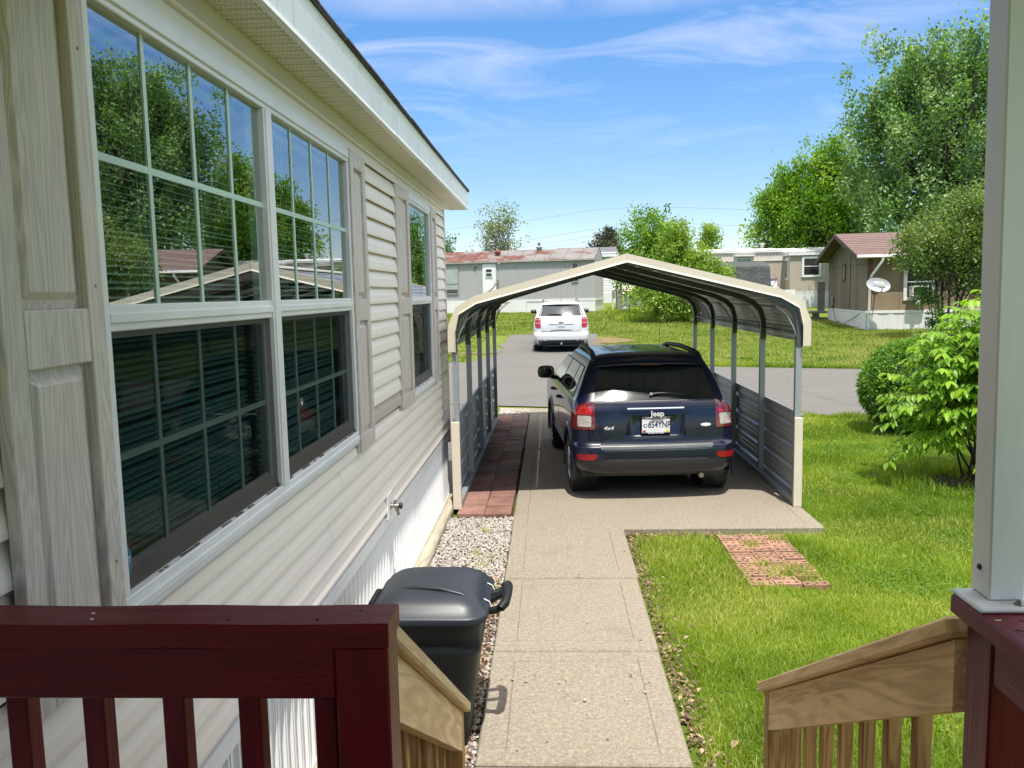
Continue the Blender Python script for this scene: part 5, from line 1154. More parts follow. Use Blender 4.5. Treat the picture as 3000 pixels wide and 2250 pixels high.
for x in (-0.60, 0.60): ec.patch([(0.64, x-.004, x+.004), (0.8, x*1.05-.004, x*1.05+.004), (1.0, x*1.09-.004, x*1.09+.004)], 0.0015, 'tailgate_gap', TRIMG, eq, 0.003)
em = MB(); yv = 0.045
em.add([(x, yv, 0.985+z) for x, z in ((-0.085, 0.018), (-0.03, 0.018), (-0.03, 0.030), (0.03, 0.030), (0.03, 0.018), (0.085, 0.018), (0.075, -0.012), (0.03, -0.012), (0.03, -0.026), (-0.03, -0.026), (-0.03, -0.012), (-0.095, -0.012))]+[(x, yv+0.02, 0.985+z) for x, z in ((-0.085, 0.018), (-0.03, 0.018), (-0.03, 0.030), (0.03, 0.030), (0.03, 0.018), (0.085, 0.018), (0.075, -0.012), (0.03, -0.012), (0.03, -0.026), (-0.03, -0.026), (-0.03, -0.012), (-0.095, -0.012))], [tuple(range(12))]+[(k, (k+1) % 12, 12+(k+1) % 12, 12+k) for k in range(12)])
em.build('emblem', GOLD, eq, local=True)
plt2 = MB().box(-0.152, 0.152, 0.030, 0.038, 0.755, 0.908, 0.002).build('number_plate', PLATEM, eq, local=True)
ttext('FZE 8223', 0.098, 0, 0.029, 0.832, INKB, plt2, 'plate_lettering', 0.0006, 0.62, 0.0012)
MB().box(-0.35, 0.35, 0.036, 0.05, 0.74, 0.752).build('plate_recess_edge', TRIMG, eq, local=True)
ttext('EQUINOX AWD', 0.042, -0.49, 0.064, 0.700, TRIMG, eq, 'badge_lettering', 0.002, 1.05, rz=R(-4))
for x0_, x1_ in ((0.36, 0.46), (0.475, 0.60)): ec.patch([(0.690, x0_, x1_), (0.706, x0_, x1_)], 0.003, 'dealer_badge', TRIMG, eq, 0.004)
wp = MB(); wp.tube([ec.surf(-0.42, 1.245, 0.02), ec.surf(-0.2, 1.25, 0.03), ec.surf(0.0, 1.235, 0.03)], [0.014, 0.018, 0.024], 6); wp.build('wiper', BLACKP, eq, local=True)
an = MB(); an.tube([(0.02, 0.95, 1.675), (0.035, 0.90, 1.86)], 0.005, 5); an.lathe([(0.05, 0), (0.03, 0.025), (0, 0.03)], (0.02, 0.95, 1.672), 'z', 10); an.build('aerial', BLACKP, eq, local=True)
ht = MB(); ht.box(-0.03, 0.03, -0.03, 0.1, 0.255, 0.315, 0.005); ht.build('tow_hitch', METAL, eq, local=True)
MB().box(-0.5, 0.5, 0.02, 0.10, 0.215, 0.24).build('tow_bar', BLACKP, eq, local=True)
# ------------------------------------------------------------------ dustbin
BIN = streak_mat('black_bin_plastic', (0.005, 0.007, 0.009), (0.03, 0.034, 0.036), vert='', amt=0.4, rough=0.5); BIN.node_tree.nodes['Principled BSDF'].inputs['Specular IOR Level'].default_value = 0.3
BINL = streak_mat('scuffed_bin_lid', (0.014, 0.018, 0.026), (0.06, 0.064, 0.07), vert='', amt=0.55, rough=0.42)
bt = thing('dustbin', 'black plastic dustbin with a lid and looped handle by the gravel', 'dustbin', (-0.63, 4.12, 0))
def rrect(hx, hy, r, n=6):
    P = []
    for sx, sy, a0 in ((1, 1, 0), (-1, 1, 90), (-1, -1, 180), (1, -1, 270)):
        for k in range(n+1): a = R(a0+90*k/n); P.append((sx*(hx-r)+r*math.cos(a), sy*(hy-r)+r*math.sin(a)))
    return P
def bloft(m, lev, cx, cy, cap=True):
    rows = [[(cx+dx+x, cy+dy+y, z) for x, y in rrect(hx, hy, r)] for (z, hx, hy, r, dx, dy) in lev]; m.grid(rows, close=True)
    if cap: m.add(rows[-1], [tuple(range(len(rows[-1])))])
    return rows
m = MB(); bloft(m, [(-0.04, .17, .19, .06, 0, 0), (0.0, .178, .20, .07, 0, 0), (0.10, .19, .215, .08, 0, 0), (0.48, .245, .27, .09, 0, 0), (0.49, .252, .277, .09, 0, 0), (0.52, .256, .281, .09, 0, 0), (0.53, .250, .276, .09, 0, 0), (0.655, .266, .292, .1, 0, 0), (0.66, .282, .308, .1, 0, 0), (0.685, .284, .310, .1, 0, 0)], -0.63, 4.12, False); m.build('bin_body', BIN, bt)
m = MB(); bloft(m, [(0.675, .297, .325, .11, 0, 0), (0.70, .300, .328, .11, 0, 0), (0.708, .294, .322, .11, 0, 0), (0.712, .280, .305, .1, 0, 0), (0.745, .262, .285, .10, 0, 0), (0.775, .225, .245, .1, 0, 0), (0.792, .17, .19, .09, 0, 0.01), (0.799, .09, .11, .07, 0, 0.01), (0.80, .02, .03, .015, 0, 0.01)], -0.63, 4.12); lid = m.build('bin_lid', BINL, bt)
m = MB(); m.tube([(-0.885, 4.02, 0.742), (-0.82, 4.0, 0.775), (-0.72, 3.99, 0.797), (-0.58, 3.96, 0.800), (-0.47, 3.93, 0.782), (-0.43, 3.925, 0.768), (-0.43, 3.90, 0.762)], [0.006, .012, .013, .013, .012, .010, .006], 8); m.build('lid_ridge', BINL, lid)
h = MB(); 
for sy in (-1, 1): h.tube([(-0.36, 4.12+sy*0.115, 0.665), (-0.30, 4.12+sy*0.125, 0.675), (-0.265, 4.12+sy*0.13, 0.70)], 0.020, 8)
h.tube([(-0.275, 3.965, 0.695), (-0.252, 3.99, 0.715), (-0.245, 4.05, 0.73), (-0.243, 4.12, 0.735), (-0.245, 4.19, 0.73), (-0.252, 4.25, 0.715), (-0.275, 4.275, 0.695)], [.02, .024, .024, .024, .024, .024, .02], 8); h.tube([(-0.35, 4.12, 0.672), (-0.25, 4.12, 0.725)], 0.018, 8)
h.build('bin_handle', BIN, bt)
h = MB(); h.tube([(-0.905, 4.0, 0.69), (-0.945, 4.02, 0.70), (-0.945, 4.2, 0.70), (-0.905, 4.22, 0.69)], 0.014, 8); h.build('bin_handle', BIN, bt)
for sy in (-0.11, 0.12):
    MB().tube([(-0.40, 4.12+sy, 0.728), (-0.37, 4.115+sy, 0.735), (-0.335, 4.12+sy, 0.715), (-0.325, 4.12+sy, 0.69)], 0.0035, 5).build('wire_clip', pm('white_wire_%d' % (sy > 0), (0.7, 0.7, 0.7), None, 3, 0.4), bt)

# ------------------------------------------------------------------ foliage
BARK = pm('tree_bark', (0.10, 0.08, 0.062), (0.055, 0.045, 0.036), 6, 0.95, 0.9, 25, stretch=(1, 1, 0.3), spec=0.1, bdist=0.02)
BARKG = pm('grey_bark', (0.16, 0.145, 0.125), (0.09, 0.08, 0.07), 6, 0.95, 0.9, 25, stretch=(1, 1, 0.3), spec=0.1, bdist=0.02)
def leaf_cloud(name, C, csz, per, lsize, mat, parent, clv=None, drop=0.0, kind=None, aspect=0.6, out=None):
    """leaf-sized folded quads spread round sprig centres C (n,3); csz (n,3) spreads"""
    n = len(C); N = n*per; ci = np.repeat(np.arange(n), per)
    P = C[ci]+nrng.normal(0, 1, (N, 3))*csz[ci]
    d = nrng.normal(0, 1, (N, 3)); 
    if out is not None: d += out[ci]*1.1
    d[:, 2] -= drop; d /= np.linalg.norm(d, axis=1)[:, None]
    w = np.cross(d, nrng.normal(0, 1, (N, 3))); w /= np.linalg.norm(w, axis=1)[:, None]; u = np.cross(d, w)
    s = lsize*nrng.uniform(0.6, 1.25, N)[:, None]
    a, b = P-d*s*.5, P+d*s*.5; q = w*s*aspect*.5; f = u*s*0.10
    V = np.stack([a, P+q+f, b, P-q+f], 1).reshape(-1, 3)
    L = (4*np.arange(N)[:, None]+np.array([[0, 1, 2, 0, 2, 3]])).reshape(-1); st = 3*np.arange(2*N)
    base = np.full(n, 0.5) if clv is None else clv
    var = np.clip(base[ci]+nrng.normal(0, 0.14, N), 0, 1)
    return place(np_mesh(name, V, L, st, mat, np.repeat(var, 4)), name, parent, kind=kind)
def crown_points(lobes, n, shell=0.55, tuft=0.0):
    C = []; O = []
    wts = np.array([l[3]*l[4]*l[5] for l in lobes])**(2/3); wts = wts/wts.sum()
    for l, k in zip(lobes, nrng.multinomial(n, wts)):
        d = nrng.normal(0, 1, (k, 3)); d /= np.linalg.norm(d, axis=1)[:, None]
        az = np.arctan2(d[:, 1], d[:, 0]); lump = 1+0.10*np.sin(3*az+l[0])*np.cos(4*d[:, 2]*2+l[1])+0.10*np.sin(7*az+5*d[:, 2]+l[2])+nrng.normal(0, 0.05+tuft, k)
        r = nrng.uniform(0, 1, k)**shell*lump
        C.append(np.array(l[:3])+d*r[:, None]*np.array(l[3:6])); O.append(d*np.array([1, 1, 0.7])+np.array([0, 0, 0.6]))
    return np.concatenate(C), np.concatenate(O)
def tree(name, label, cat, base, lobes, n, per, lsize, mat, tr, csz=0.3, group=None, bark=None, limbs=14, stems=1, shell=0.5, fork=0.35, drop=0.1, cscale=(1, 1, 1), tuft=0.0, twigs=0):
    t = thing(name, label, cat, base, group=group)
    C, O = crown_points(lobes, n, shell, tuft)
    lo = np.array([l[2]-l[5] for l in lobes]).min(); top = np.array([l[2]+l[5] for l in lobes]).max()
    clv = np.clip(0.5+0.22*nrng.normal(0, 1, n), 0.05, 0.95)
    leaf_cloud('crown', C, np.full((n, 3), csz)*np.array(cscale), per, lsize, mat, t, clv, drop, out=O)
    m = MB(); b = np.array(base); 
    for s in range(stems):
        ja = 2*math.pi*s/stems+0.5; off = np.array([math.cos(ja), math.sin(ja), 0])*tr*(1.6 if stems > 1 else 0)
        cxy = np.array([np.mean([l[0] for l in lobes]), np.mean([l[1] for l in lobes])])
        f = b+off+np.array([0, 0, (lo-b[2])+fork*(top-lo)]); f[:2] = f[:2]*0.5+0.5*cxy+off[:2]*3
        rr = tr/(stems**.5)
        path = [b+off-np.array([0, 0, .15]), b+off+(f-b-off)*0.3+np.array([0.02, 0, 0]), b+off+(f-b-off)*0.65, f]
        m.tube([tuple(p) for p in path], [rr*1.25, rr, rr*0.85, rr*0.7], 9)
        for k in range(limbs):
            e = C[nrng.integers(n)]; s0 = path[1]+(f-path[1])*nrng.uniform(0.25, 1.0)
            mid = (s0+e)/2+nrng.normal(0, 0.12, 3)*np.linalg.norm(e-s0)*0.6; mid[2] += 0.08*np.linalg.norm(e-s0)
            r0 = rr*nrng.uniform(0.25, 0.5); m.tube([tuple(s0), tuple(s0*.5+mid*.5), tuple(mid), tuple((mid+e)/2), tuple(e)], [r0, r0*.75, r0*.5, r0*.3, r0*.1], 6, caps=False)
            for q in range(twigs):
                e2 = C[nrng.integers(n)]
                if np.linalg.norm(e2-mid) < np.linalg.norm(e-s0)*0.9: m.tube([tuple(mid), tuple((mid+e2)/2+nrng.normal(0, .05, 3)), tuple(e2)], [r0*.35, r0*.2, r0*.06], 5, caps=False)
    m.build('trunk', bark or BARK, t); return t
L_SILV = leaf_mat('silver_maple_leaf', (0.06, 0.135, 0.04), (0.145, 0.255, 0.085), 0.35, 0.42, cc=(0.32, 0.43, 0.22), tcol=(1.3, 1.5, 0.5))
L_MAPLE = leaf_mat('maple_leaf', (0.055, 0.15, 0.014), (0.13, 0.265, 0.02), 0.42, 0.45, cc=(0.26, 0.37, 0.045))
L_LIGHT = leaf_mat('light_green_leaf', (0.105, 0.203, 0.024), (0.195, 0.307, 0.042), 0.45, 0.45, cc=(0.390, 0.480, 0.135))
L_DARK = leaf_mat('dark_green_leaf', (0.042, 0.105, 0.020), (0.084, 0.175, 0.031), 0.35, 0.45)
L_SPARSE = leaf_mat('young_sparse_leaf', (0.119, 0.154, 0.063), (0.196, 0.231, 0.098), 0.4, 0.5, cc=(0.308, 0.336, 0.182))
L_CONI = leaf_mat('spruce_needle', (0.045, 0.062, 0.036), (0.085, 0.095, 0.06), 0.1, 0.6, cc=(0.14, 0.125, 0.09))
L_LILAC = leaf_mat('lilac_leaf', (0.060, 0.112, 0.024), (0.128, 0.203, 0.048), 0.35, 0.4, cc=(0.285, 0.345, 0.135))
L_BUSH = leaf_mat('fresh_shrub_leaf', (0.115, 0.243, 0.016), (0.203, 0.365, 0.022), 0.5, 0.38, cc=(0.311, 0.486, 0.041))
L_BOX = leaf_mat('boxwood_leaf', (0.055, 0.15, 0.016), (0.12, 0.25, 0.026), 0.35, 0.4, cc=(0.20, 0.36, 0.05))
L_YEW = leaf_mat('yew_needle', (0.056, 0.133, 0.022), (0.140, 0.252, 0.042), 0.3, 0.45, cc=(0.364, 0.476, 0.140))
# big silver maple on the right
zb = gz(47)
tree('maple_tree', 'tall silvery green maple towering behind the brown house at the right', 'tree', (21.2, 47, zb), [(21.4, 47, 10.6, 5.0, 4.2, 5.6), (18.6, 46.5, 9.0, 2.5, 2.4, 3.0), (22.6, 47, 13.5, 2.9, 2.8, 2.8), (20.3, 47, 13.0, 1.9, 1.9, 2.5), (24.6, 46.5, 9.0, 2.8, 3, 4.6), (18.9, 46, 6.0, 2.6, 2.6, 1.9), (22.5, 45.8, 6.2, 3.4, 2.8, 2.2), (18.2, 47, 11.6, 1.6, 1.6, 1.9), (26.2, 47.5, 12.5, 2.8, 2.8, 4.2)], 1000, 78, 0.22, L_SILV, 0.42, 0.27, shell=0.5, limbs=44, drop=0.0, cscale=(0.85, 0.85, 1.5), tuft=0.06)
tree('maple_tree', 'yellow green maple left of the tallest tree behind the beige trailer', 'tree', (16.6, 54, gz(54)), [(17.0, 54, 6.8, 3.7, 3.0, 3.6), (17.6, 54, 9.6, 1.9, 1.9, 2.3), (14.6, 53.6, 5.8, 1.9, 2.0, 2.2), (15.4, 53.8, 8.6, 1.3, 1.4, 1.3), (19.0, 53.5, 5.4, 2.4, 2.2, 2.6), (14.0, 53.5, 7.6, 0.9, 0.9, 0.8), (13.6, 53.6, 4.4, 0.9, 0.9, 0.9), (19.2, 53.6, 8.6, 1.4, 1.4, 1.6)], 620, 70, 0.22, L_MAPLE, 0.36, 0.30, shell=0.5, limbs=26, cscale=(0.95, 0.95, 1.2), tuft=0.05)
tree('bushy_tree', 'bright green bushy tree behind the carport roof ridge and beside the meter post', 'tree', (5.3, 41.5, gz(41.5)), [(5.1, 42.2, 4.9, 1.35, 1.3, 1.6), (4.3, 42, 3.2, 1.1, 1.1, 1.3), (6.2, 42, 3.9, 1.2, 1.2, 1.2)], 420, 36, 0.14, L_MAPLE, 0.13, 0.17, shell=0.45, limbs=14, tuft=0.04)
tree('bushy_tree', 'paler drooping tree in front of the bright bushy tree beyond the carport', 'tree', (5.6, 40.2, gz(40.2)), [(5.9, 40.2, 3.2, 1.5, 1.1, 1.7), (5.2, 39.8, 1.9, 1.3, 1.0, 1.0), (7.2, 40.2, 3.3, 0.9, 0.8, 1.0), (6.6, 39.8, 1.7, 1.1, 0.9, 0.9), (6.0, 40.2, 4.8, 0.7, 0.7, 0.8), (7.9, 40.2, 2.9, 0.9, 0.7, 0.55)], 520, 36, 0.14, L_LIGHT, 0.10, 0.16, shell=0.42, limbs=16, stems=3, drop=0.5, tuft=0.05)
tree('round_tree', 'small round pale green tree behind the white roof of the beige trailer', 'tree', (12.5, 66, gz(66)), [(12.6, 66, 5.0, 1.05, 0.9, 1.7), (12.65, 66, 6.4, 0.75, 0.7, 1.1), (12.7, 66, 3.8, 1.15, 0.8, 1.2)], 230, 36, 0.17, L_LIGHT, 0.12, 0.18, limbs=8)
tree('spruce_tree', 'dark brownish spruce with spiky branches behind the grey trailer', 'tree', (5.3, 76, gz(76)), [(5.3, 76, 4.2, 2.1, 1.7, 1.8), (5.2, 76, 5.7, 1.6, 1.4, 1.6), (5.5, 76, 7.1, 1.0, 0.9, 1.3)], 330, 36, 0.24, L_CONI, 0.16, 0.2, limbs=24, cscale=(1.5, 1.2, 0.6), tuft=0.12)
tree('sparse_tree', 'thinly leafed tree with bare limbs showing behind the rusty roofed trailer', 'tree', (-3.75, 60, gz(60)), [(-3.8, 60, 5.0, 2.1, 1.6, 2.2), (-4.0, 60, 7.0, 1.4, 1.2, 1.9), (-3.0, 60, 7.4, 1.0, 1.0, 1.6), (-5.2, 60, 3.9, 0.9, 0.9, 1.0), (-2.3, 60, 4.0, 0.9, 0.9, 1.2)], 330, 14, 0.17, L_SPARSE, 0.17, 0.2, shell=0.6, limbs=34, bark=BARKG, fork=0.2, stems=2, twigs=2, tuft=0.05)
tree('dark_tree', 'dark green tree peeping over the rusty roof beside the house corner', 'tree', (-8.4, 61, gz(61)), [(-8.6, 61, 4.6, 1.9, 1.6, 2.1), (-8.9, 61, 6.0, 1.2, 1.1, 1.4), (-7.5, 61, 4.0, 0.9, 0.9, 1.1)], 330, 36, 0.18, L_DARK, 0.18, 0.22, limbs=10, tuft=0.04)
tree('small_tree_top', 'tip of a small green tree just above the middle of the rusty roof', 'tree', (1.1, 80, gz(80)), [(1.1, 80, 5.2, 1.1, 0.8, 0.9)], 60, 26, 0.2, L_LIGHT, 0.1, 0.2, limbs=8)
tree('small_tree_top', 'tiny dark conifer tip near the right end of the rusty roof', 'tree', (4.0, 82, gz(82)), [(4.0, 82, 4.9, 0.28, 0.3, 1.2)], 30, 26, 0.15, L_CONI, 0.1, 0.08, limbs=4)
# lilac in front of the brown house
tree('lilac_shrub', 'tall lilac shrub with bare lower stems in front of the brown house', 'shrub', (14.0, 29.8, gz(29.8)), [(14.0, 29.8, 3.9, 1.5, 1.3, 1.3), (13.2, 29.7, 3.5, 1.15, 1.0, 0.85), (15.2, 29.8, 3.3, 1.3, 1.2, 1.6), (14.6, 29.6, 4.9, 0.9, 0.9, 0.8)], 780, 34, 0.105, L_LILAC, 0.10, 0.15, shell=0.42, limbs=16, stems=5, fork=0.25, twigs=1, tuft=0.04)
tree('lilac_shrub', 'dark leafy sprouts low on the left of the lilac stems', 'shrub', (13.35, 29.4, gz(29.4)), [(13.1, 29.4, 1.9, 0.42, 0.3, 0.6), (13.5, 29.3, 1.1, 0.35, 0.3, 0.55)], 60, 30, 0.09, L_DARK, 0.03, 0.09, limbs=5)
# boxwood ball and yew beside the road
bx = thing('round_boxwood', 'clipped round dark green boxwood ball at the road edge behind the bright shrub', 'shrub', (5.75, 13.2, -0.06))
O = nrng.normal(0, 1, (2200, 3)); O /= np.linalg.norm(O, axis=1)[:, None]; C = np.array([5.75, 13.2, 0.66])+O*np.array([0.80, 0.75, 0.74])*nrng.uniform(0.93, 1.03, (2200, 1)); clv = np.clip(0.5+0.25*nrng.normal(0, 1, 2200), 0, 1)
leaf_cloud('foliage', C, np.full((2200, 3), 0.026), 14, 0.045, L_BOX, bx, clv, out=O); MB().lathe([(0.02, -0.5), (0.45, -0.5), (0.64, -0.1), (0.62, 0.25), (0.42, 0.52), (0.02, 0.62)], (5.75, 13.2, 0.66), 'z', 18).build('dark_core', pm('shaded_inner_foliage', (0.012, 0.028, 0.006), (0.02, 0.04, 0.01), 12, 1.0), bx)  # solid core rather than stems, inner shade put into its dark colour
yw = thing('yew_shrub', 'spreading yew with pale new tips beyond the boxwood ball', 'shrub', (6.5, 13.6, -0.06))
C, O = crown_points([(6.3, 13.4, 0.95, 0.75, 0.7, 0.6), (7.1, 13.6, 0.9, 1.0, 0.8, 0.75)], 420, 0.25, 0.08); clv = np.clip(0.3+0.5*(C[:, 2]-0.8), 0, 0.95)
leaf_cloud('foliage', C, np.full((420, 3), 0.045)*np.array([1, 1, 1.6]), 34, 0.075, L_YEW, yw, clv, aspect=0.28, out=O); MB().tube([(6.6, 13.5, -0.1), (6.6, 13.5, 0.9)], 0.08, 6).build('stem', BARK, yw)

# the bright shrub near the porch: its largest leaves are parts of their own
blob('shrub_bed', 5.25, 9.75, 1.0, 0.55, SOIL, 0.012)
shb = thing('bright_shrub', 'lime green shrub with large drooping pointed leaves beside the porch column', 'shrub', (5.2, 9.75, -0.06))
def big_leaf(var):
    m = []; L = 1.0
    for t, w, z in ((0.0, 0.01, 0), (0.22, 0.165, 0.01), (0.5, 0.205, 0.0), (0.78, 0.115, -0.06), (1.0, 0.0, -0.13)):
        m.append((t, w, z))
    V = []; Lp = []; st = []
    for t, w, z in m: V += [(t, -w, z+w*0.28), (t, 0, z), (t, w, z+w*0.28)]
    for i in range(4):
        for k in (0, 1):
            q = [3*i+k, 3*i+k+1, 3*i+4+k, 3*i+3+k]; st.append(len(Lp)); Lp += q
    return np_mesh('leaf', np.array(V), Lp, st, L_BUSH, np.full(len(V), var), True)
LEAFS = [big_leaf(v) for v in (0.1, 0.3, 0.5, 0.7, 0.9)]
def sprig_leaves():
    """(matrix, variant) for every leaf, plus the twig paths"""
    out_, tw = [], []
    lob = [(5.25, 9.75, 1.10, 1.12, 0.75, 0.92), (5.5, 9.9, 1.75, 0.75, 0.6, 0.55), (4.75, 9.7, 0.95, 0.85, 0.7, 0.70), (5.0, 9.7, 1.45, 0.75, 0.6, 0.55)]
    C, O = crown_points(lob, 800, 0.36)
    extra = np.array([(4.25, 9.45, 0.56), (4.08, 9.5, 0.42), (4.42, 9.4, 0.62), (3.92, 9.55, 0.30), (4.6, 9.35, 0.55), (5.0, 9.05, 0.20), (5.2, 9.0, 0.14), (4.85, 9.05, 0.26), (5.35, 9.1, 0.2), (4.75, 9.2, 0.30), (4.0, 9.6, 0.48), (5.62, 9.7, 2.38), (5.7, 9.8, 2.2), (5.4, 9.6, 2.2)])
    EO = np.array([(-1, -.4, 0)]*5+[(-.5, -1, -.1)]*5+[(-1, -.2, 0)]+[(0, -.3, 1)]*3, float)
    ok = (C[:, 2] > 0.18) & ~((C[:, 2] < 0.62) & (C[:, 0] > 4.75) & (nrng.random(len(C)) < 0.8))
    C, O = np.concatenate([C[ok], extra]), np.concatenate([O[ok], EO])
    for c, o in zip(C, O):
        d = Vector((o[0]+rnd.uniform(-.4, .4), o[1]*1.0-0.35+rnd.uniform(-.4, .4), o[2]*0.35-0.15)).normalized(); c = Vector(c); Lt = rnd.uniform(0.20, 0.34)
        p0 = c-d*Lt*.5; p1 = c+d*Lt*.5-Vector((0, 0, 0.04)); tw.append((p0-d*0.25-Vector((0, 0, 0.05)), p0, p1)); sidev = d.cross(Vector((0, 0, 1))).normalized(); cv = rnd.random()
        for k in range(4):
            for s in (-1, 1):
                q = p0.lerp(p1, (k+0.4)/4); ld = (sidev*s*0.75+d*0.55+Vector((0, 0, -rnd.uniform(0.35, 0.95)))).normalized()
                up = Vector((rnd.uniform(-.25, .25), rnd.uniform(-.25, .25), 1)); yv = up.cross(ld).normalized(); zv = ld.cross(yv)
                sz = rnd.choice((0.085, 0.105, 0.125, 0.14, 0.16))*rnd.uniform(0.85, 1.1)*(0.8+0.3*k/4)
                M = Matrix(((ld.x*sz, yv.x*sz, zv.x*sz, q.x), (ld.y*sz, yv.y*sz, zv.y*sz, q.y), (ld.z*sz, yv.z*sz, zv.z*sz, q.z), (0, 0, 0, 1)))
                out_.append((M, min(4, max(0, int(cv*3.2+rnd.uniform(0, 1.8)))), q))
        ld = (d+Vector((0, 0, -0.6))).normalized(); yv = Vector((0, 0, 1)).cross(ld).normalized(); zv = ld.cross(yv); sz = 0.13
        out_.append((Matrix(((ld.x*sz, yv.x*sz, zv.x*sz, p1.x), (ld.y*sz, yv.y*sz, zv.y*sz, p1.y), (ld.z*sz, yv.z*sz, zv.z*sz, p1.z), (0, 0, 0, 1))), min(4, int(cv*3.2+1)), p1))
    return out_, tw
lv, tw = sprig_leaves()
lv.sort(key=lambda t: (t[2].y*1.0+abs(t[2].x-4.9)*0.25-0.15*t[2].z))
PI_ = Matrix.Translation(-ROOTLOC[shb.name])
for M, k, q in lv[:300]:
    o = bpy.data.objects.new('leaf', LEAFS[k]); COL.objects.link(o); o.parent = shb; o.matrix_parent_inverse = PI_; o.matrix_basis = M
V, Lp, st, vr = [], [], [], []
for M, k, q in lv[300:]:
    me = LEAFS[k]; b0 = len(V)
    V += [tuple(M @ v.co) for v in me.vertices]; vr += [(0.1, .3, .5, .7, .9)[k]]*len(me.vertices)
    for p in me.polygons: st.append(len(Lp)); Lp += [b0+i for i in p.vertices]
place(np_mesh('foliage', np.array(V), Lp, st, L_BUSH, vr, True), 'foliage', shb, kind='stuff')
m = MB()
for a, b, c in tw: m.tube([tuple(a), tuple(b), tuple(c)], [0.006, 0.005, 0.002], 5, caps=False)
for k in range(26):
    c = rnd.choice(tw)[0]; b = Vector((5.25+rnd.uniform(-.3, .3), 9.85+rnd.uniform(-.15, .2), -0.1)); mid = (b+c)/2+Vector((0, 0, 0.15)); m.tube([tuple(b), tuple(mid), tuple(c)], [0.016, 0.011, 0.006], 6, caps=False)
m.build('stem', BARK, shb)
# grass left long round the shrub's foot
n = 2600; a = nrng.uniform(0, 6.28, n); r = nrng.uniform(0.75, 1.1, n); blades('tall_grass', 5.2+1.25*r*np.cos(a), 9.55+0.75*r*np.sin(a), 0.17, 0.009, 0.7, dry=0.1)

# ------------------------------------------------------------------ houses across the road
def rust_mat():
    m, n, l, p = nt('rusty_roof_sheet')
    v, oi = coords(n, l, (0.55, 1.0, 1.0), world=True)
    sx_ = n.new('ShaderNodeSeparateXYZ'); tcx = n.new('ShaderNodeTexCoord'); l.new(tcx.outputs['Object'], sx_.inputs[0])
    gr = n.new('ShaderNodeMapRange'); gr.inputs[1].default_value = -9.5; gr.inputs[2].default_value = 0.0; gr.inputs[3].default_value = 0.13; gr.inputs[4].default_value = -0.06; l.new(sx_.outputs[0], gr.inputs[0])
    f = noise(n, l, v, 1.1, 8, 0.68, 0.6)
    ad = n.new('ShaderNodeMath'); ad.operation = 'ADD'; l.new(f, ad.inputs[0]); l.new(gr.outputs[0], ad.inputs[1])
    ms = n.new('ShaderNodeMapRange'); ms.inputs[1].default_value = 0.52; ms.inputs[2].default_value = 0.60; l.new(ad.outputs[0], ms.inputs[0])
    f2 = noise(n, l, v, 3.5, 6, 0.7)
    ca = ramp(n, l, f2, [(0.3, (0.125, 0.117, 0.115)), (0.7, (0.205, 0.19, 0.182))]); cb = ramp(n, l, f2, [(0.3, (0.075, 0.022, 0.016)), (0.55, (0.12, 0.040, 0.027)), (0.75, (0.17, 0.10, 0.07))])
    l.new(mix(n, l, ms.outputs[0], ca, cb), p.inputs['Base Color']); p.inputs['Roughness'].default_value = 0.8; return m
RUST = rust_mat()
TRG = streak_mat('pinkish_grey_ribbed_siding', (0.355, 0.345, 0.35), (0.30, 0.29, 0.295), amt=0.25); BEIG = streak_mat('beige_ribbed_siding', (0.43, 0.375, 0.30), (0.36, 0.315, 0.255), amt=0.35); CREAMW = streak_mat('cream_ribbed_siding', (0.62, 0.57, 0.50), (0.52, 0.47, 0.41), amt=0.3)
OLDW = streak_mat('weathered_white_skirt', (0.66, 0.65, 0.64), (0.42, 0.41, 0.37), amt=0.5)
WROOF = pm('white_roof_coating', (0.78, 0.78, 0.78), (0.66, 0.65, 0.64), 3, 0.6, 0.3, 12); WINDK = pm('far_window_glass', (0.015, 0.018, 0.02), (0.03, 0.035, 0.035), 2, 0.06, coat=0.5); WINLT = pm('far_window_blind', (0.33, 0.38, 0.37), (0.26, 0.31, 0.30), 2, 0.15, coat=0.4)
def ribbed(name, parent, x0, x1, z0, z1, y, mat, pitch=0.2, dep=0.02, axis='x'):
    P = []; t = x0
    while t < x1-1e-6:
        for f, d in ((0, 0), (0.55, 0), (0.65, dep), (0.9, dep)):
            if t+f*pitch < x1: P.append((t+f*pitch, d))
        t += pitch
    P.append((x1, 0)); m = MB()
    if axis == 'x': m.grid([[(a, y-d+dep, z) for a, d in P] for z in (z0, z1)], smooth=False)
    else: m.grid([[(y+d-dep, a, z) for a, d in P] for z in (z0, z1)], smooth=False)
    return m.build(name, mat, parent, local=True)
def far_window(parent, x0, x1, z0, z1, y, tr=0.07, split=0.5, gl=None, glb=None, name='window', frame=WHITE):
    f = MB()
    for a, b, c, d in ((x0, x1, z1-tr, z1), (x0, x1, z0, z0+tr), (x0, x0+tr, z0+tr, z1-tr), (x1-tr, x1, z0+tr, z1-tr)): f.box(a, b, y-0.04, y+0.02, c, d)
    zm = z0+(z1-z0)*split; f.box(x0+tr, x1-tr, y-0.03, y+0.02, zm-0.025, zm+0.025)
    fo = f.build(name, frame, parent, local=True)
    MB().box(x0+tr, x1-tr, y-0.012, y+0.01, zm+0.025, z1-tr).build('pane', gl or WINDK, fo, local=True); MB().box(x0+tr, x1-tr, y-0.006, y+0.01, z0+tr, zm-0.025).build('pane', glb or gl or WINDK, fo, local=True)
    return fo
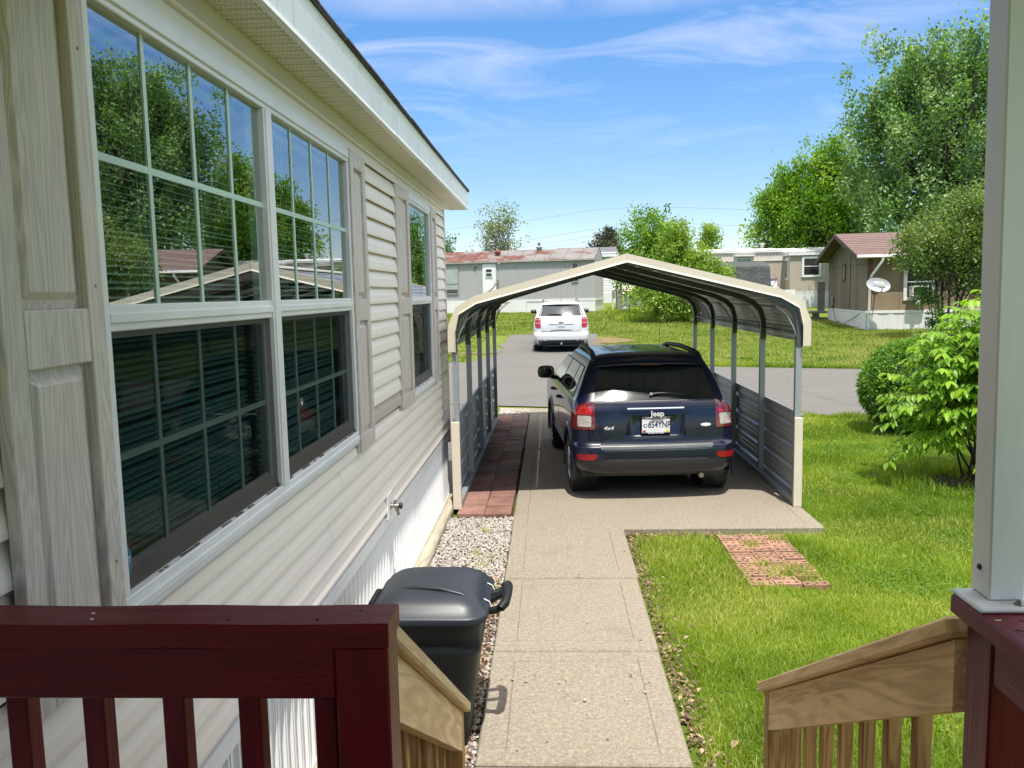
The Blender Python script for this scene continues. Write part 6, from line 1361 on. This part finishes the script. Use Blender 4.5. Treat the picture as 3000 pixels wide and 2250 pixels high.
# grey trailer with the rusty roof
ga = R(-10.4); gt = thing('grey_trailer', 'long pale grey ribbed trailer with a rusty metal roof and white door across the road', 'trailer home', (2.72, 50.0, gz(50)), ga)
for k in range(14): ribbed('wall_panel', gt, -17+1.2143*k, -17+1.2143*(k+1)-0.004, 0.80, 3.15, 0.0, TRG, 0.2024, 0.025)
ribbed('wall_panel', gt, 0.02, 4.2, 0.80, 3.15, 0.0, TRG, 0.21, 0.025, 'y'); MB().box(-17, -0.03, 0.03, 4.2, 0.1, 3.1).build('wall_core', DARKIN, gt, local=True)
MB().prism([(0, 3.15), (4.2, 3.15), (2.1, 3.92)], -0.02, 0.0, 'x').build('gable_panel', TRG, gt, local=True)
MB().box(-17, 0.035, -0.035, 0.0, 0.66, 0.80).build('skirt_rail', OLDW, gt, local=True); MB().box(0.0, 0.04, 0.0, 4.2, 0.66, 0.80).build('skirt_rail', OLDW, gt, local=True)
for k in range(16):
    m = MB(); x0 = -17+1.0625*k; o_ = rnd.uniform(-.04, 0.0); m.box(x0, x0+1.055, 0.005+o_, 0.03+o_, -0.25, 0.665); m.build('skirt_panel', OLDW, gt, local=True)
MB().box(-0.04, -0.01, 0.0, 4.2, -0.25, 0.66).build('skirt_panel', OLDW, gt, local=True)
for k in range(18):
    x0 = -17.1+0.95*k; x1 = x0+0.945
    m = MB(); z0, z1 = 3.17, 3.93; m.add([(x0, -0.12, z0), (x1, -0.12, z0), (x1, 2.1, z1), (x0, 2.1, z1), (x0, -0.12, z0-0.03), (x1, -0.12, z0-0.03), (x1, 2.1, z1-0.03), (x0, 2.1, z1-0.03)], [(0, 1, 2, 3), (4, 7, 6, 5), (0, 4, 5, 1), (1, 5, 6, 2), (2, 6, 7, 3), (3, 7, 4, 0)])
    s_ = m.build('roof_sheet', RUST, gt, local=True); MB().add([(x1-0.02, -0.12, z0+0.002), (x1+0.02, -0.12, z0+0.002), (x1+0.02, 2.1, z1+0.002), (x1-0.02, 2.1, z1+0.002), (x1, -0.12, z0+0.035), (x1, 2.1, z1+0.035)], [(0, 4, 5, 3), (4, 1, 2, 5)]).build('seam', RUST, s_, local=True)
MB().add([(-17.1, 2.1, 3.93), (0.02, 2.1, 3.93), (0.02, 4.35, 3.15), (-17.1, 4.35, 3.15)], [(0, 1, 2, 3)]).build('roof_back', RUST, gt, local=True)
GUT = pm('grey_eave_trim', (0.33, 0.34, 0.31), (0.25, 0.26, 0.24), 4, 0.5); MB().box(-17.1, 0.03, -0.14, -0.05, 3.09, 3.155).build('eave_trim', GUT, gt, local=True)
far_window(gt, -9.47, -8.60, 1.20, 2.98, -0.01, 0.05, 0.38, WINLT, WINLT, frame=GUT); MB().box(-9.40, -8.67, -0.025, 0.0, 1.26, 1.50).build('window_gap', WINDK, gt, local=True)
far_window(gt, -1.42, -1.00, 1.80, 2.95, -0.01, 0.04, 0.5, frame=TRG)
dr = MB().box(-7.02, -6.16, -0.035, 0.01, 0.95, 3.02, 0.01).build('door', pm('white_trailer_door', (0.76, 0.78, 0.79), None, 2, 0.4), gt, local=True)
far_window(dr, -6.82, -6.38, 2.22, 2.74, -0.045, 0.035, 0.5); MB().lathe([(0, -0.07), (0.03, -0.06), (0.03, -0.03)], (-6.26, 0, 1.85), 'y', 8).build('door_knob', METAL, dr, local=True)
MB().box(-7.08, -6.10, -0.07, 0.0, 3.03, 3.07).build('drip_cap', GUT, gt, local=True)
MB().lathe([(0, -0.10), (0.06, -0.08), (0.075, -0.03), (0.06, 0.0)], (-7.48, 0, 2.83), 'y', 10).build('wall_lamp', BLACKP, gt, local=True); MB().box(-5.98, -5.90, -0.14, 0.0, 3.0, 3.06).build('flood_lamp', WHITE, gt, local=True)
m = MB(); m.lathe([(0.12, 0), (0.12, 0.38), (0.17, 0.38), (0.17, 0.46), (0.12, 0.47), (0.10, 0.56), (0.2, 0.57), (0.16, 0.66), (0, 0.68)], (-6.9, 2.0, 3.9), 'z', 14); m.build('roof_vent', GUT, gt, local=True)
m = MB(); m.lathe([(0.15, -0.1), (0.15, 0.14), (0.2, 0.16), (0.2, 0.32), (0.1, 0.40), (0, 0.41)], (-6.3, 1.1, 3.55), 'z', 14); m.build('roof_vent', pm('rusted_vent', (0.25, 0.075, 0.05), (0.2, 0.07, 0.05), 8, 0.8), gt, local=True)
m = MB(); m.lathe([(0.16, 0), (0.16, 0.12), (0.22, 0.14), (0.22, 0.2), (0.08, 0.24), (0.08, 0.42), (0.14, 0.43), (0.14, 0.47), (0, 0.48)], (-3.8, 2.0, 3.88), 'z', 14); m.build('roof_vent', GUT, gt, local=True)
OLDWOOD = wood_mat('old_grey_wood', (0.24, 0.215, 0.185), (0.15, 0.135, 0.12), 'z', 1.0, 0.85, 0.15)
sp_ = thing('wooden_steps', 'weathered wooden steps with a sloping hand rail below the white trailer door', 'steps', (-3.45, 50.2, gz(50)), ga)
for k in range(4): MB().box(-0.75, 0.2, -0.25-0.28*k, 0.0-0.28*k, 0.95-0.22*(k+1), 0.99-0.22*(k+1)).build('tread', OLDWOOD, sp_, local=True)
MB().box(0.22, 0.34, -0.12, 0.0, -0.1, 2.0).build('rail_post', OLDWOOD, sp_, local=True); MB().box(0.22, 0.34, -1.2, -1.08, -0.15, 1.15).build('rail_post', OLDWOOD, sp_, local=True)
m = MB(); m.tube([(0.28, 0.0, 1.95), (0.0, -0.5, 1.45), (-0.32, -0.75, 1.22)], 0.06, 6); m.build('hand_rail', OLDWOOD, sp_, local=True)
# small white house glimpsed behind it
BLUER = pm('blue_grey_shingle', (0.12, 0.12, 0.135), (0.09, 0.09, 0.10), 12, 0.9); wh = thing('white_house', 'white lap sided house with blue grey roof glimpsed behind the rusty trailer', 'house', (3.2, 62, gz(62)))
for k in range(16): MB().prism([(0, 0.75+0.19*k), (-0.02, 0.75+0.19*k), (-0.002, 0.75+0.19*(k+1)), (0, 0.75+0.19*(k+1))], -2.2, 1.72, 'x').build('lap_board', WHITE, wh, local=True)
MB().box(-2.2, 1.70, 0.01, 5, 0, 3.8).build('wall_core', DARKIN, wh, local=True); MB().box(-2.2, 1.72, -0.03, 0, -0.3, 0.75).build('skirt_panel', OLDW, wh, local=True); MB().box(1.55, 1.75, -0.035, 0.03, 0.75, 3.8).build('corner_board', WHITE, wh, local=True)
MB().prism([(-0.25, 3.62), (2.5, 4.28), (5.2, 3.62), (5.2, 3.56), (2.5, 4.2), (-0.25, 3.56)], -2.6, 1.95, 'x').build('roof', BLUER, wh, local=True); MB().box(-2.6, 1.95, -0.29, -0.251, 3.42, 3.6).build('fascia', WHITE, wh, local=True)
# beige trailer
bt_ = thing('beige_trailer', 'beige trailer with a bright white roof between the bushy tree and the brown house', 'trailer home', (8.0, 51.2, gz(51.2)))
for k in range(8): ribbed('wall_panel', bt_, -0.6+0.9*k, -0.6+0.9*(k+1)-0.004, 0.85, 2.82, 0.0, BEIG, 0.15, 0.02)
for k in range(5): ribbed('upper_panel', bt_, -0.6+2.0*k, -0.6+2.0*(k+1)-0.004, 2.83, 3.32, -0.02, CREAMW, 0.2, 0.02)
MB().box(-0.6, 10.4, 0.06, 4.3, 0.1, 3.3).build('wall_core', DARKIN, bt_, local=True)
MB().box(-0.6, 10.4, -0.04, 0.0, 2.80, 2.83).build('trim_strip', CREAMW, bt_, local=True); MB().box(-0.7, 10.5, -0.09, 0.0, 3.32, 3.44).build('eave_trim', WHITE, bt_, local=True)
m = MB(); m.grid([[(x, y, 3.44+0.20*math.sin(math.pi*(y+0.1)/4.5)+0.012*math.sin(x*5)) for x in np.linspace(-0.7, 10.5, 40)] for y in np.linspace(-0.1, 4.4, 10)]); m.build('roof', WROOF, bt_, local=True)
for k in range(9): MB().tube([(-0.2+1.2*k, y, 3.45+0.20*math.sin(math.pi*(y+0.1)/4.5)) for y in np.linspace(-0.09, 4.3, 8)], 0.03, 5).build('roof_seam', WROOF, bt_, local=True)
for x, h_, mt in ((4.75, 0.28, WROOF), (4.35, 0.12, GUT), (6.6, 0.2, WROOF), (7.3, 0.16, WROOF)): MB().lathe([(0.14, 0), (0.14, h_), (0.22, h_+0.02), (0.22, h_+0.10), (0, h_+0.12)], (x+0.7, 2.0, 3.60), 'z', 12).build('roof_vent', mt, bt_, local=True)
far_window(bt_, 3.35, 4.35, 2.1, 3.0, -0.03, 0.06, 0.5, WINLT); MB().box(3.25, 4.45, -0.3, 0.0, 3.10, 3.16).build('window_awning', WHITE, bt_, local=True)
MB().box(6.30, 10.6, -1.15, -0.001, 0.85, 3.05).build('bay', BEIG, bt_, local=True); ribbed('wall_panel', bt_, 6.30, 10.6, 0.85, 3.05, -1.18, BEIG, 0.15, 0.02); MB().box(6.20, 10.7, -1.3, 0.0, 3.05, 3.2).build('bay_roof', WHITE, bt_, local=True)
far_window(bt_, 6.98, 8.12, 1.75, 2.98, -1.20, 0.13, 0.52); m = MB(); m.box(6.26, 6.30, -0.85, -0.25, 1.6, 2.9); sw = m.build('side_window', WHITE, bt_, local=True); MB().box(6.25, 6.28, -0.75, -0.35, 1.75, 2.75).build('pane', WINDK, sw, local=True)
for k in range(10): MB().box(-0.6+1.1*k, -0.6+1.1*k+1.09, -0.03, 0.0, -0.3, 0.85).build('skirt_panel', OLDW, bt_, local=True)
for k in range(4): MB().box(6.30+1.0*k, 6.30+1.0*k+0.99, -1.2, -1.17, -0.3, 0.85).build('skirt_panel', OLDW, bt_, local=True)
MB().box(6.30, 10.7, -1.21, -1.17, 0.83, 0.88).build('skirt_rail', WHITE, bt_, local=True)
# deck with a folding chair beside it
dkp = thing('wood_platform', 'small white trimmed wooden deck beside the beige trailer below the folding chair', 'deck', (12.5, 47.2, gz(48.3)-0.02))
for k in range(8): MB().box(-0.9+0.25*k, -0.66+0.25*k, 0, 2.4, 0.85, 0.90).build('deck_board', OLDWOOD, dkp, local=True)
for x in (-0.85, 1.0): MB().box(x, x+0.1, 0, 0.1, -0.2, 0.85).build('deck_leg', OLDWOOD, dkp, local=True)
MB().box(0.7, 1.3, -0.03, 0.0, 0.55, 1.15).build('white_rail_panel', WHITE, dkp, local=True)
fc = thing('folding_chair', 'folding camp chair with crossed red and blue legs near the dark shed', 'chair', (12.72, 47.6, gz(47.6)+0.88))
CR = pm('chair_red', (0.35, 0.03, 0.05), None, 3, 0.5); CB = pm('chair_navy', (0.02, 0.03, 0.08), None, 3, 0.6); CW = pm('chair_white_fabric', (0.7, 0.7, 0.75), None, 3, 0.8)
m = MB(); m.grid([[(x, 0.28+0.05*(1-(x/0.28)**2)+0.1*t, 0.42+0.48*t-0.07*(1-(x/0.28)**2)*t) for x in np.linspace(-.26, .26, 7)] for t in (0, .5, 1)]); m.build('backrest', CW, fc, local=True)
m = MB(); m.grid([[(x, y, 0.42-0.05*(1-(x/0.28)**2)) for x in np.linspace(-.26, .26, 7)] for y in (-.22, .28)]); m.build('seat', CW, fc, local=True)
MB().tube([(-.28, 0.36, 0.95), (-.1, .40, .87), (.1, .40, .87), (.28, .36, .95)], 0.03, 6).build('top_bar', CB, fc, local=True)
for a, b, c in (((-.27, -.22, 0), (.27, -.22, .6), CR), ((.27, -.22, 0), (-.27, -.22, .6), CB), ((-.27, .30, 0), (.27, .36, .9), CR), ((.27, .30, 0), (-.27, .36, .9), CB)): MB().tube([a, b], 0.018, 6).build('leg', c, fc, local=True)
# gambrel shed
SHSH = pm('grey_green_shingle', (0.085, 0.095, 0.09), (0.055, 0.062, 0.058), 9, 0.95, 0.4, 60, rv=0.15, spec=0.15)
shd = thing('garden_shed', 'barn shaped shed with a grey shingled roof seen over the right carport eave', 'shed', (11.35, 43.0, gz(43)), R(1.5))
MB().add([(-3.66, 0.005, 1.52), (0.0, 0.005, 1.52), (0.0, 0.29, 2.55), (-3.66, 0.29, 2.55)], [(0, 1, 2, 3)]).build('gap_backing', BLACKP, shd, local=True)  # black sheet added behind the shingles to darken their gaps
SW = pm('shed_board', (0.25, 0.22, 0.17), None, 4, 0.8); MB().prism([(0.05, 0), (0.05, 1.6), (0.30, 2.52), (1.2, 2.80), (2.1, 2.52), (2.35, 1.6), (2.35, 0)], -3.55, -0.06, 'x').build('shed_wall', SW, shd, local=True)
for r_ in range(8):
    zr = 1.55+0.125*r_; yr_ = 0.0+0.035*r_*0.98
    for k in range(-1, 11):
        x0 = -3.65+0.35*k+(0.175 if r_ % 2 else 0); a, b = max(x0, -3.65), min(x0+0.342, 0.0)
        if b-a < 0.05: continue
        m = MB(); j = rnd.uniform(0, .006); m.add([(a, yr_-0.012-j, zr), (b, yr_-0.012-j, zr), (b, yr_+0.030, zr+0.135), (a, yr_+0.030, zr+0.135), (a, yr_+0.01, zr), (b, yr_+0.01, zr)], [(0, 1, 2, 3), (0, 4, 5, 1)]); m.build('shingle', SHSH, shd, local=True)
m = MB(); m.add([(-3.65, 0.27, 2.545), (0, 0.27, 2.545), (-0.02, 1.2, 2.83), (-3.65, 1.2, 2.83), (-3.65, 2.15, 2.53), (0, 2.15, 2.53), (0, 2.45, 1.55), (-3.65, 2.45, 1.55)], [(0, 1, 2, 3), (3, 2, 5, 4), (4, 5, 6, 7)]); m.build('roof', SHSH, shd, local=True)
# brown house
def board_mat(name, a, b, st=(6, 6, 0.5)):
    m, n, l, p = nt(name); v, oi = coords(n, l, st); f = noise(n, l, v, 1.5, 7, 0.7); v2, _ = coords(n, l); g2 = noise(n, l, v2, 0.9, 4, 0.6)
    c = mix(n, l, 0.5, ramp(n, l, f, [(0.3, b), (0.7, a)]), ramp(n, l, g2, [(0.35, b), (0.65, a)])); mr = n.new('ShaderNodeMapRange'); mr.inputs[3].default_value = 0.82; mr.inputs[4].default_value = 1.15; l.new(oi.outputs['Random'], mr.inputs[0])
    l.new(mix(n, l, 1.0, c, mr.outputs[0], 'MULTIPLY'), p.inputs['Base Color']); p.inputs['Roughness'].default_value = 0.9; setbump(n, l, p, f, 0.4, 0.005); return m
BRW = board_mat('weathered_brown_board', (0.20, 0.16, 0.12), (0.12, 0.098, 0.075)); BRF = board_mat('brown_panel', (0.27, 0.205, 0.14), (0.19, 0.135, 0.09), (2, 2, 0.6)); BRTRIM = pm('dark_brown_trim', (0.085, 0.06, 0.045), (0.06, 0.042, 0.033), 5, 0.8); BRR = pm('brown_shingle', (0.175, 0.115, 0.10), (0.125, 0.08, 0.07), 5, 0.95, 0.6, 30, stretch=(1, 4, 4), rv=0.08)
bh = thing('brown_house', 'weathered brown board house with white skirting and a gutter at the right', 'house', (12.75, 33.8, gz(33.8)), R(-5.0))
DH = 6.2; HE = 3.02; HR = 3.95
def ztop(y): return HE+(HR-HE)*(1-abs(y-DH/2)/(DH/2))-0.04
yb_ = 0.0
while yb_ < DH-0.02:
    w_ = 0.405; y1_ = min(yb_+w_-0.012, DH); m = MB(); x0, x1 = -0.028, 0.0
    m.add([(x, y, z) for x in (x0, x1) for y, z in ((yb_, 0.76), (y1_, 0.76), (y1_, ztop(y1_)), (yb_, ztop(yb_)))], [(0, 1, 2, 3), (4, 7, 6, 5), (0, 4, 5, 1), (1, 5, 6, 2), (2, 6, 7, 3), (3, 7, 4, 0)]); m.build('wall_board', BRW, bh, local=True); yb_ += w_
MB().box(-0.034, -0.026, 0.0, DH, 2.62, 2.645).build('board_joint', BRTRIM, bh, local=True); MB().box(-0.05, -0.029, 2.42, 2.46, 0.76, 3.85).build('batten', BRTRIM, bh, local=True)
MB().prism([(0, 0.05), (0, HE), (DH/2, HR), (DH, HE), (DH, 0.05)], 0.005, 13.0, 'x').build('wall_core', DARKIN, bh, local=True)
for k in range(10): MB().box(0.02+1.22*k, 0.02+1.22*k+1.21, -0.03, 0.0, 0.76, HE+.02).build('wall_panel', BRF, bh, local=True)
MB().box(-0.03, 0.16, -0.045, 0.0, 0.76, HE).build('corner_board', pm('rusty_corner_board', (0.17, 0.085, 0.05), (0.13, 0.07, 0.045), 5, 0.85), bh, local=True)
for k in range(20): MB().prism([(0.6*k, -0.02), (0.6*k+0.2, -0.02), (0.6*k+0.22, -0.035), (0.6*k+0.4, -0.035), (0.6*k+0.42, -0.02), (0.6*k+0.595, -0.02), (0.6*k+0.595, 0.0), (0.6*k, 0.0)], -0.3, 0.66, 'z').build('skirt_panel', OLDW, bh, local=True)
MB().box(-0.05, 12.2, -0.05, 0.0, 0.66, 0.765).build('skirt_rail', WHITE, bh, local=True)
for k in range(10): MB().box(-0.035, 0.0, 0.02+0.62*k, 0.02+0.62*k+0.61, -0.3, 0.66).build('skirt_panel', OLDW, bh, local=True)
MB().box(-0.05, 0.0, 0.0, DH, 0.66, 0.75).build('skirt_rail', OLDW, bh, local=True)
ov = 0.55
for s in (0, 1):
    ye, yr_ = (-0.42, DH/2) if s == 0 else (DH+0.42, DH/2); ze = HE-0.42*(HR-HE)/(DH/2)
    nn = 12
    for k in range(nn):
        t0, t1 = k/nn, (k+1)/nn; y0, y1 = ye+(yr_-ye)*t0, ye+(yr_-ye)*t1+0.01*(1 if s == 0 else -1); z0, z1 = ze+(HR-ze)*t0+0.105, ze+(HR-ze)*t1+0.09
        m = MB(); m.add([(-ov, y0, z0), (13, y0, z0), (13, y1, z1), (-ov, y1, z1), (-ov, y0, z0-0.02), (13, y0, z0-0.02)], [(0, 1, 2, 3), (0, 4, 5, 1)]); m.build('shingle_course', BRR, bh, local=True)
    m = MB(); m.add([(-ov, ye, ze), (13, ye, ze), (13, yr_, HR), (-ov, yr_, HR), (-ov, ye, ze+0.085), (13, ye, ze+0.085), (13, yr_, HR+0.085), (-ov, yr_, HR+0.085)], [(0, 3, 2, 1), (4, 5, 6, 7), (0, 1, 5, 4), (0, 4, 7, 3), (1, 2, 6, 5)]); m.build('roof_deck', BRTRIM, bh, local=True)
    m = MB(); m.add([(x, y, z) for x in (-ov-0.03, -ov-0.001) for y, z in ((ye, ze-0.09), (yr_, HR-0.09), (yr_, HR+0.10), (ye, ze+0.10))], [(0, 1, 2, 3), (4, 7, 6, 5), (0, 4, 5, 1), (1, 5, 6, 2), (2, 6, 7, 3), (3, 7, 4, 0)]); m.build('barge_board', BRTRIM, bh, local=True)
zg = HE-0.42*(HR-HE)/(DH/2)
MB().prism([(-0.42, zg+0.09), (-0.50, zg+0.09), (-0.53, zg+0.0), (-0.49, zg-0.04), (-0.42, zg-0.04)], -ov, 13, 'x').build('gutter', WHITE, bh, local=True)
MB().tube([(0.42, -0.47, zg-0.02), (0.42, -0.47, zg-0.14), (0.10, -0.20, zg-0.72), (0.06, -0.09, zg-0.95), (0.05, -0.08, 0.0)], 0.055, 8).build('downspout', WHITE, bh, local=True)
wo = MB(); wo.box(-0.06, -0.028, 3.2, 3.66, 1.95, 2.75); bw_ = wo.build('vent_window', BRTRIM, bh, local=True); MB().box(-0.067, -0.058, 3.30, 3.56, 2.08, 2.65).build('pane', BRF, bw_, local=True)
hw = far_window(bh, 1.35, 2.55, 1.15, 2.68, -0.045, 0.13, 0.48)
MB().box(-0.13, -0.03, 5.15, 5.42, 0.85, 1.28, 0.03).build('electric_meter', METAL, bh, local=True)
MB().tube([(-0.06, 5.3, 0.8), (-0.08, 4.6, 0.25), (-0.08, 3.4, 0.1), (-0.06, 1.6, 0.45), (-0.05, 0.9, 0.62)], 0.010, 5).build('loose_cable', BLACKP, bh, local=True)
MB().box(0.40, 0.75, -0.07, -0.03, 1.62, 1.78).build('junction_box', BRTRIM, bh, local=True)
Mh = bh.matrix_basis.copy() if False else Matrix.Translation(bh.location) @ Matrix.Rotation(R(-5), 4, 'Z')
ac = thing('window_air_conditioner', 'white boxy air conditioner filling the lower half of the brown house window', 'air conditioner', Mh @ Vector((1.88, -0.05, 1.30)), R(-5))
MB().box(-0.33, 0.33, -0.38, 0.02, 0.0, 0.42, 0.02).build('casing', pm('aged_white_casing', (0.62, 0.60, 0.55), None, 4, 0.5), ac, local=True); MB().box(-0.26, 0.22, -0.392, -0.37, 0.06, 0.36).build('grille', DARKIN, ac, local=True); MB().box(-0.02, 0.10, -0.35, -0.1, -0.32, -0.02, 0.02, M=Matrix.Rotation(R(20), 4, 'Y')).build('drip_spout', OLDW, ac, local=True)
sdish = thing('satellite_dish', 'round grey satellite dish on a bracket at the corner of the brown house', 'satellite dish', Mh @ Vector((0.20, -0.10, 1.55)), R(-5))
DISHM = pm('dish_grey', (0.40, 0.42, 0.45), (0.36, 0.38, 0.41), 3, 0.45)
m = MB(); rows = []
for i in range(8):
    r_ = i/7; rows.append([(0.46*r_*math.cos(q), 0.07*r_*r_, 0.29*r_*math.sin(q)) for q in np.linspace(0, 2*math.pi, 28, endpoint=False)])
m.grid(rows, close=True); Md = Matrix.Translation((0.0, -0.55, 0.22)) @ Matrix.Rotation(R(9), 4, 'Y') @ Matrix.Rotation(R(-20), 4, 'X') @ Matrix.Rotation(R(180), 4, 'Z'); m.v = [tuple(Md @ Vector(p)) for p in m.v]; m.build('reflector', DISHM, sdish, local=True)
me = text_mesh('DIRECTV', 0.095, 0.002, 1.0, 0.003); me.transform(Matrix.Translation((0.02, -0.62, 0.33)) @ Matrix.Rotation(R(7), 4, 'Y') @ Matrix.Rotation(R(-20), 4, 'X') @ FACE_CAM); me.materials.append(WHITE); place(me, 'lettering', sdish, local=True)
MB().tube([(0.05, -0.50, 0.15), (0.10, -0.25, -0.08), (0.08, 0.05, -0.12)], 0.025, 6).build('mast', BRTRIM, sdish, local=True); m = MB(); m.tube([(0.08, -0.60, -0.02), (0.05, -0.95, 0.0), (0.02, -1.05, 0.10)], 0.022, 6); m.box(-0.09, 0.12, -1.10, -1.0, 0.10, 0.19, 0.01); m.build('feed_arm', GUT, sdish, local=True)
por = thing('back_steps', 'old wooden porch side standing at the far left corner of the brown house', 'porch', Mh @ Vector((-0.5, 6.3, 0)), R(-5))
for k in range(2): MB().box(0.0+0.17*k, 0.16+0.17*k, 0.0, 0.04, 0.62, 2.0).build('rail_board', OLDWOOD, por, local=True)
MB().box(-0.65, 0.45, -0.1, 1.4, 0.5, 0.6).build('platform', OLDWOOD, por, local=True); MB().box(-0.2, 0.1, 0.05, 0.2, -0.2, 0.5).build('support', OLDWOOD, por, local=True)
# ------------------------------------------------------------------ utilities
up = thing('meter_pedestal', 'grey electric meter posts and boxes on the lawn right of the white car', 'utility post', (3.55, 45.6, gz(45.6)))
GB = pm('utility_grey', (0.24, 0.26, 0.26), (0.19, 0.21, 0.21), 5, 0.55); GP = pm('post_dark', (0.13, 0.125, 0.115), None, 5, 0.8)
MB().box(-0.16, 0.02, -0.12, 0.05, 0.95, 1.42, 0.02).build('breaker_box', GB, up, local=True); MB().box(0.05, 0.15, -0.05, 0.05, -0.1, 1.62).build('post', GP, up, local=True); MB().box(0.19, 0.36, -0.12, 0.03, 0.35, 1.42, 0.02).build('meter_box', GB, up, local=True); MB().box(0.36, 0.40, -0.06, 0.06, 0.2, 1.45).build('post', GP, up, local=True)
MB().box(-0.14, -0.09, -0.02, 0.03, -0.1, 0.95).build('conduit', WHITE, up, local=True); MB().lathe([(0.0, -0.14), (0.08, -0.12), (0.09, -0.03)], (0.48, 0, 1.2), 'y', 10).build('meter_dial', CHROME, up, local=True); MB().box(0.2, 0.28, -0.05, 0.05, -0.1, 0.35).build('post', GP, up, local=True)
gm = thing('gas_meter', 'rounded grey gas meter on bent pipes right of the electric meter posts', 'gas meter', (4.0, 45.0, gz(45)))
m = MB(); m.lathe([(0, -0.16), (0.15, -0.14), (0.19, 0.0), (0.16, 0.14), (0, 0.17)], (0.0, 0, 0.36), 'z', 14); m.build('meter_body', GB, gm, local=True); MB().tube([(-0.1, 0, -0.1), (-0.1, 0, 0.55), (0.05, 0, 0.72), (0.3, 0, 0.72), (0.32, 0, -0.1)], 0.03, 6).build('pipe', GB, gm, local=True); MB().lathe([(0, 0), (0.10, 0.0), (0.10, 0.05), (0, 0.07)], (-0.1, -0.05, 0.56), 'z', 10).build('regulator', GB, gm, local=True)
stk_ = MB(); stk_.tube([(4.85, 43.5, gz(43.5)-0.1), (4.98, 43.5, gz(43.5)+0.78)], 0.03, 5); tag(stk_.build('metal_stake', BLACKP), 'thin dark stake leaning in the tall grass by the gas meter', 'stake')
ub = MB(); ub.box(5.0, 6.2, 55, 56, gz(55), gz(55)+0.85, 0.04); tag(ub.build('transformer_box', pm('box_green', (0.22, 0.27, 0.22), None, 3, 0.6)), 'low grey green transformer box beyond the meter posts', 'utility box')
# bird house on a pole behind the porch column
bhs = thing('birdhouse', 'small white birdhouse with a grey roof sticking out from behind the porch column', 'birdhouse', (6.42, 12.0, -0.06))
MB().box(-0.13, 0.13, -0.11, 0.11, 2.17, 2.48, 0.006).build('box', pm('birdhouse_white', (0.66, 0.655, 0.63), None, 6, 0.6), bhs, local=True); MB().prism([(-0.17, 2.47), (0, 2.60), (0.17, 2.47), (0.17, 2.485), (0, 2.615), (-0.17, 2.485)], -0.15, 0.15).build('roof', GUT, bhs, local=True); MB().prism([(-0.13, 2.48), (0.13, 2.48), (0, 2.585)], -0.108, 0.108).build('gable', WHITE, bhs, local=True)
MB().lathe([(0, -0.112), (0.022, -0.112)], (-0.0, 0, 2.40), 'y', 12).build('entrance_hole', BLACKP, bhs, local=True); MB().tube([(0.02, 0, 0), (0.02, 0, 2.17)], 0.02, 6).build('pole', GUT, bhs, local=True); MB().box(-0.15, 0.15, -0.13, 0.13, 2.15, 2.17).build('floor_board', WHITE, bhs, local=True)
# power lines far beyond
for i, (zl_, zr_, zc_, lb) in enumerate(((9.6, 12.6, 14.6, 'second highest'), (8.4, 8.6, 12.6, 'middle'), (13.0, 15.5, 17.2, 'highest and faintest'), (7.6, 7.2, 11.8, 'lowest'))):
    m = MB(); pts = [(-90, 150, zl_+1.5), (-40, 150, zl_-0.6), (-4, 150, zl_+2.2), (8, 150, zl_+3.8), (17, 150, zc_)]; m.tube([(x, y, z) for x, y, z in pts], 0.016, 4, caps=False, smooth=True)
    pr = [(17, 150, zc_), (32, 150, zr_+0.9), (60, 150, zr_-0.9), (110, 150, zr_+1)]; m.tube(pr, 0.016, 4, caps=False); o = m.build('power_line', BLACKP); tag(o, '%s of the four power lines crossing the sky behind the trailers' % lb, 'power line', 'power lines far behind the trailers')
bpy.context.view_layer.update()
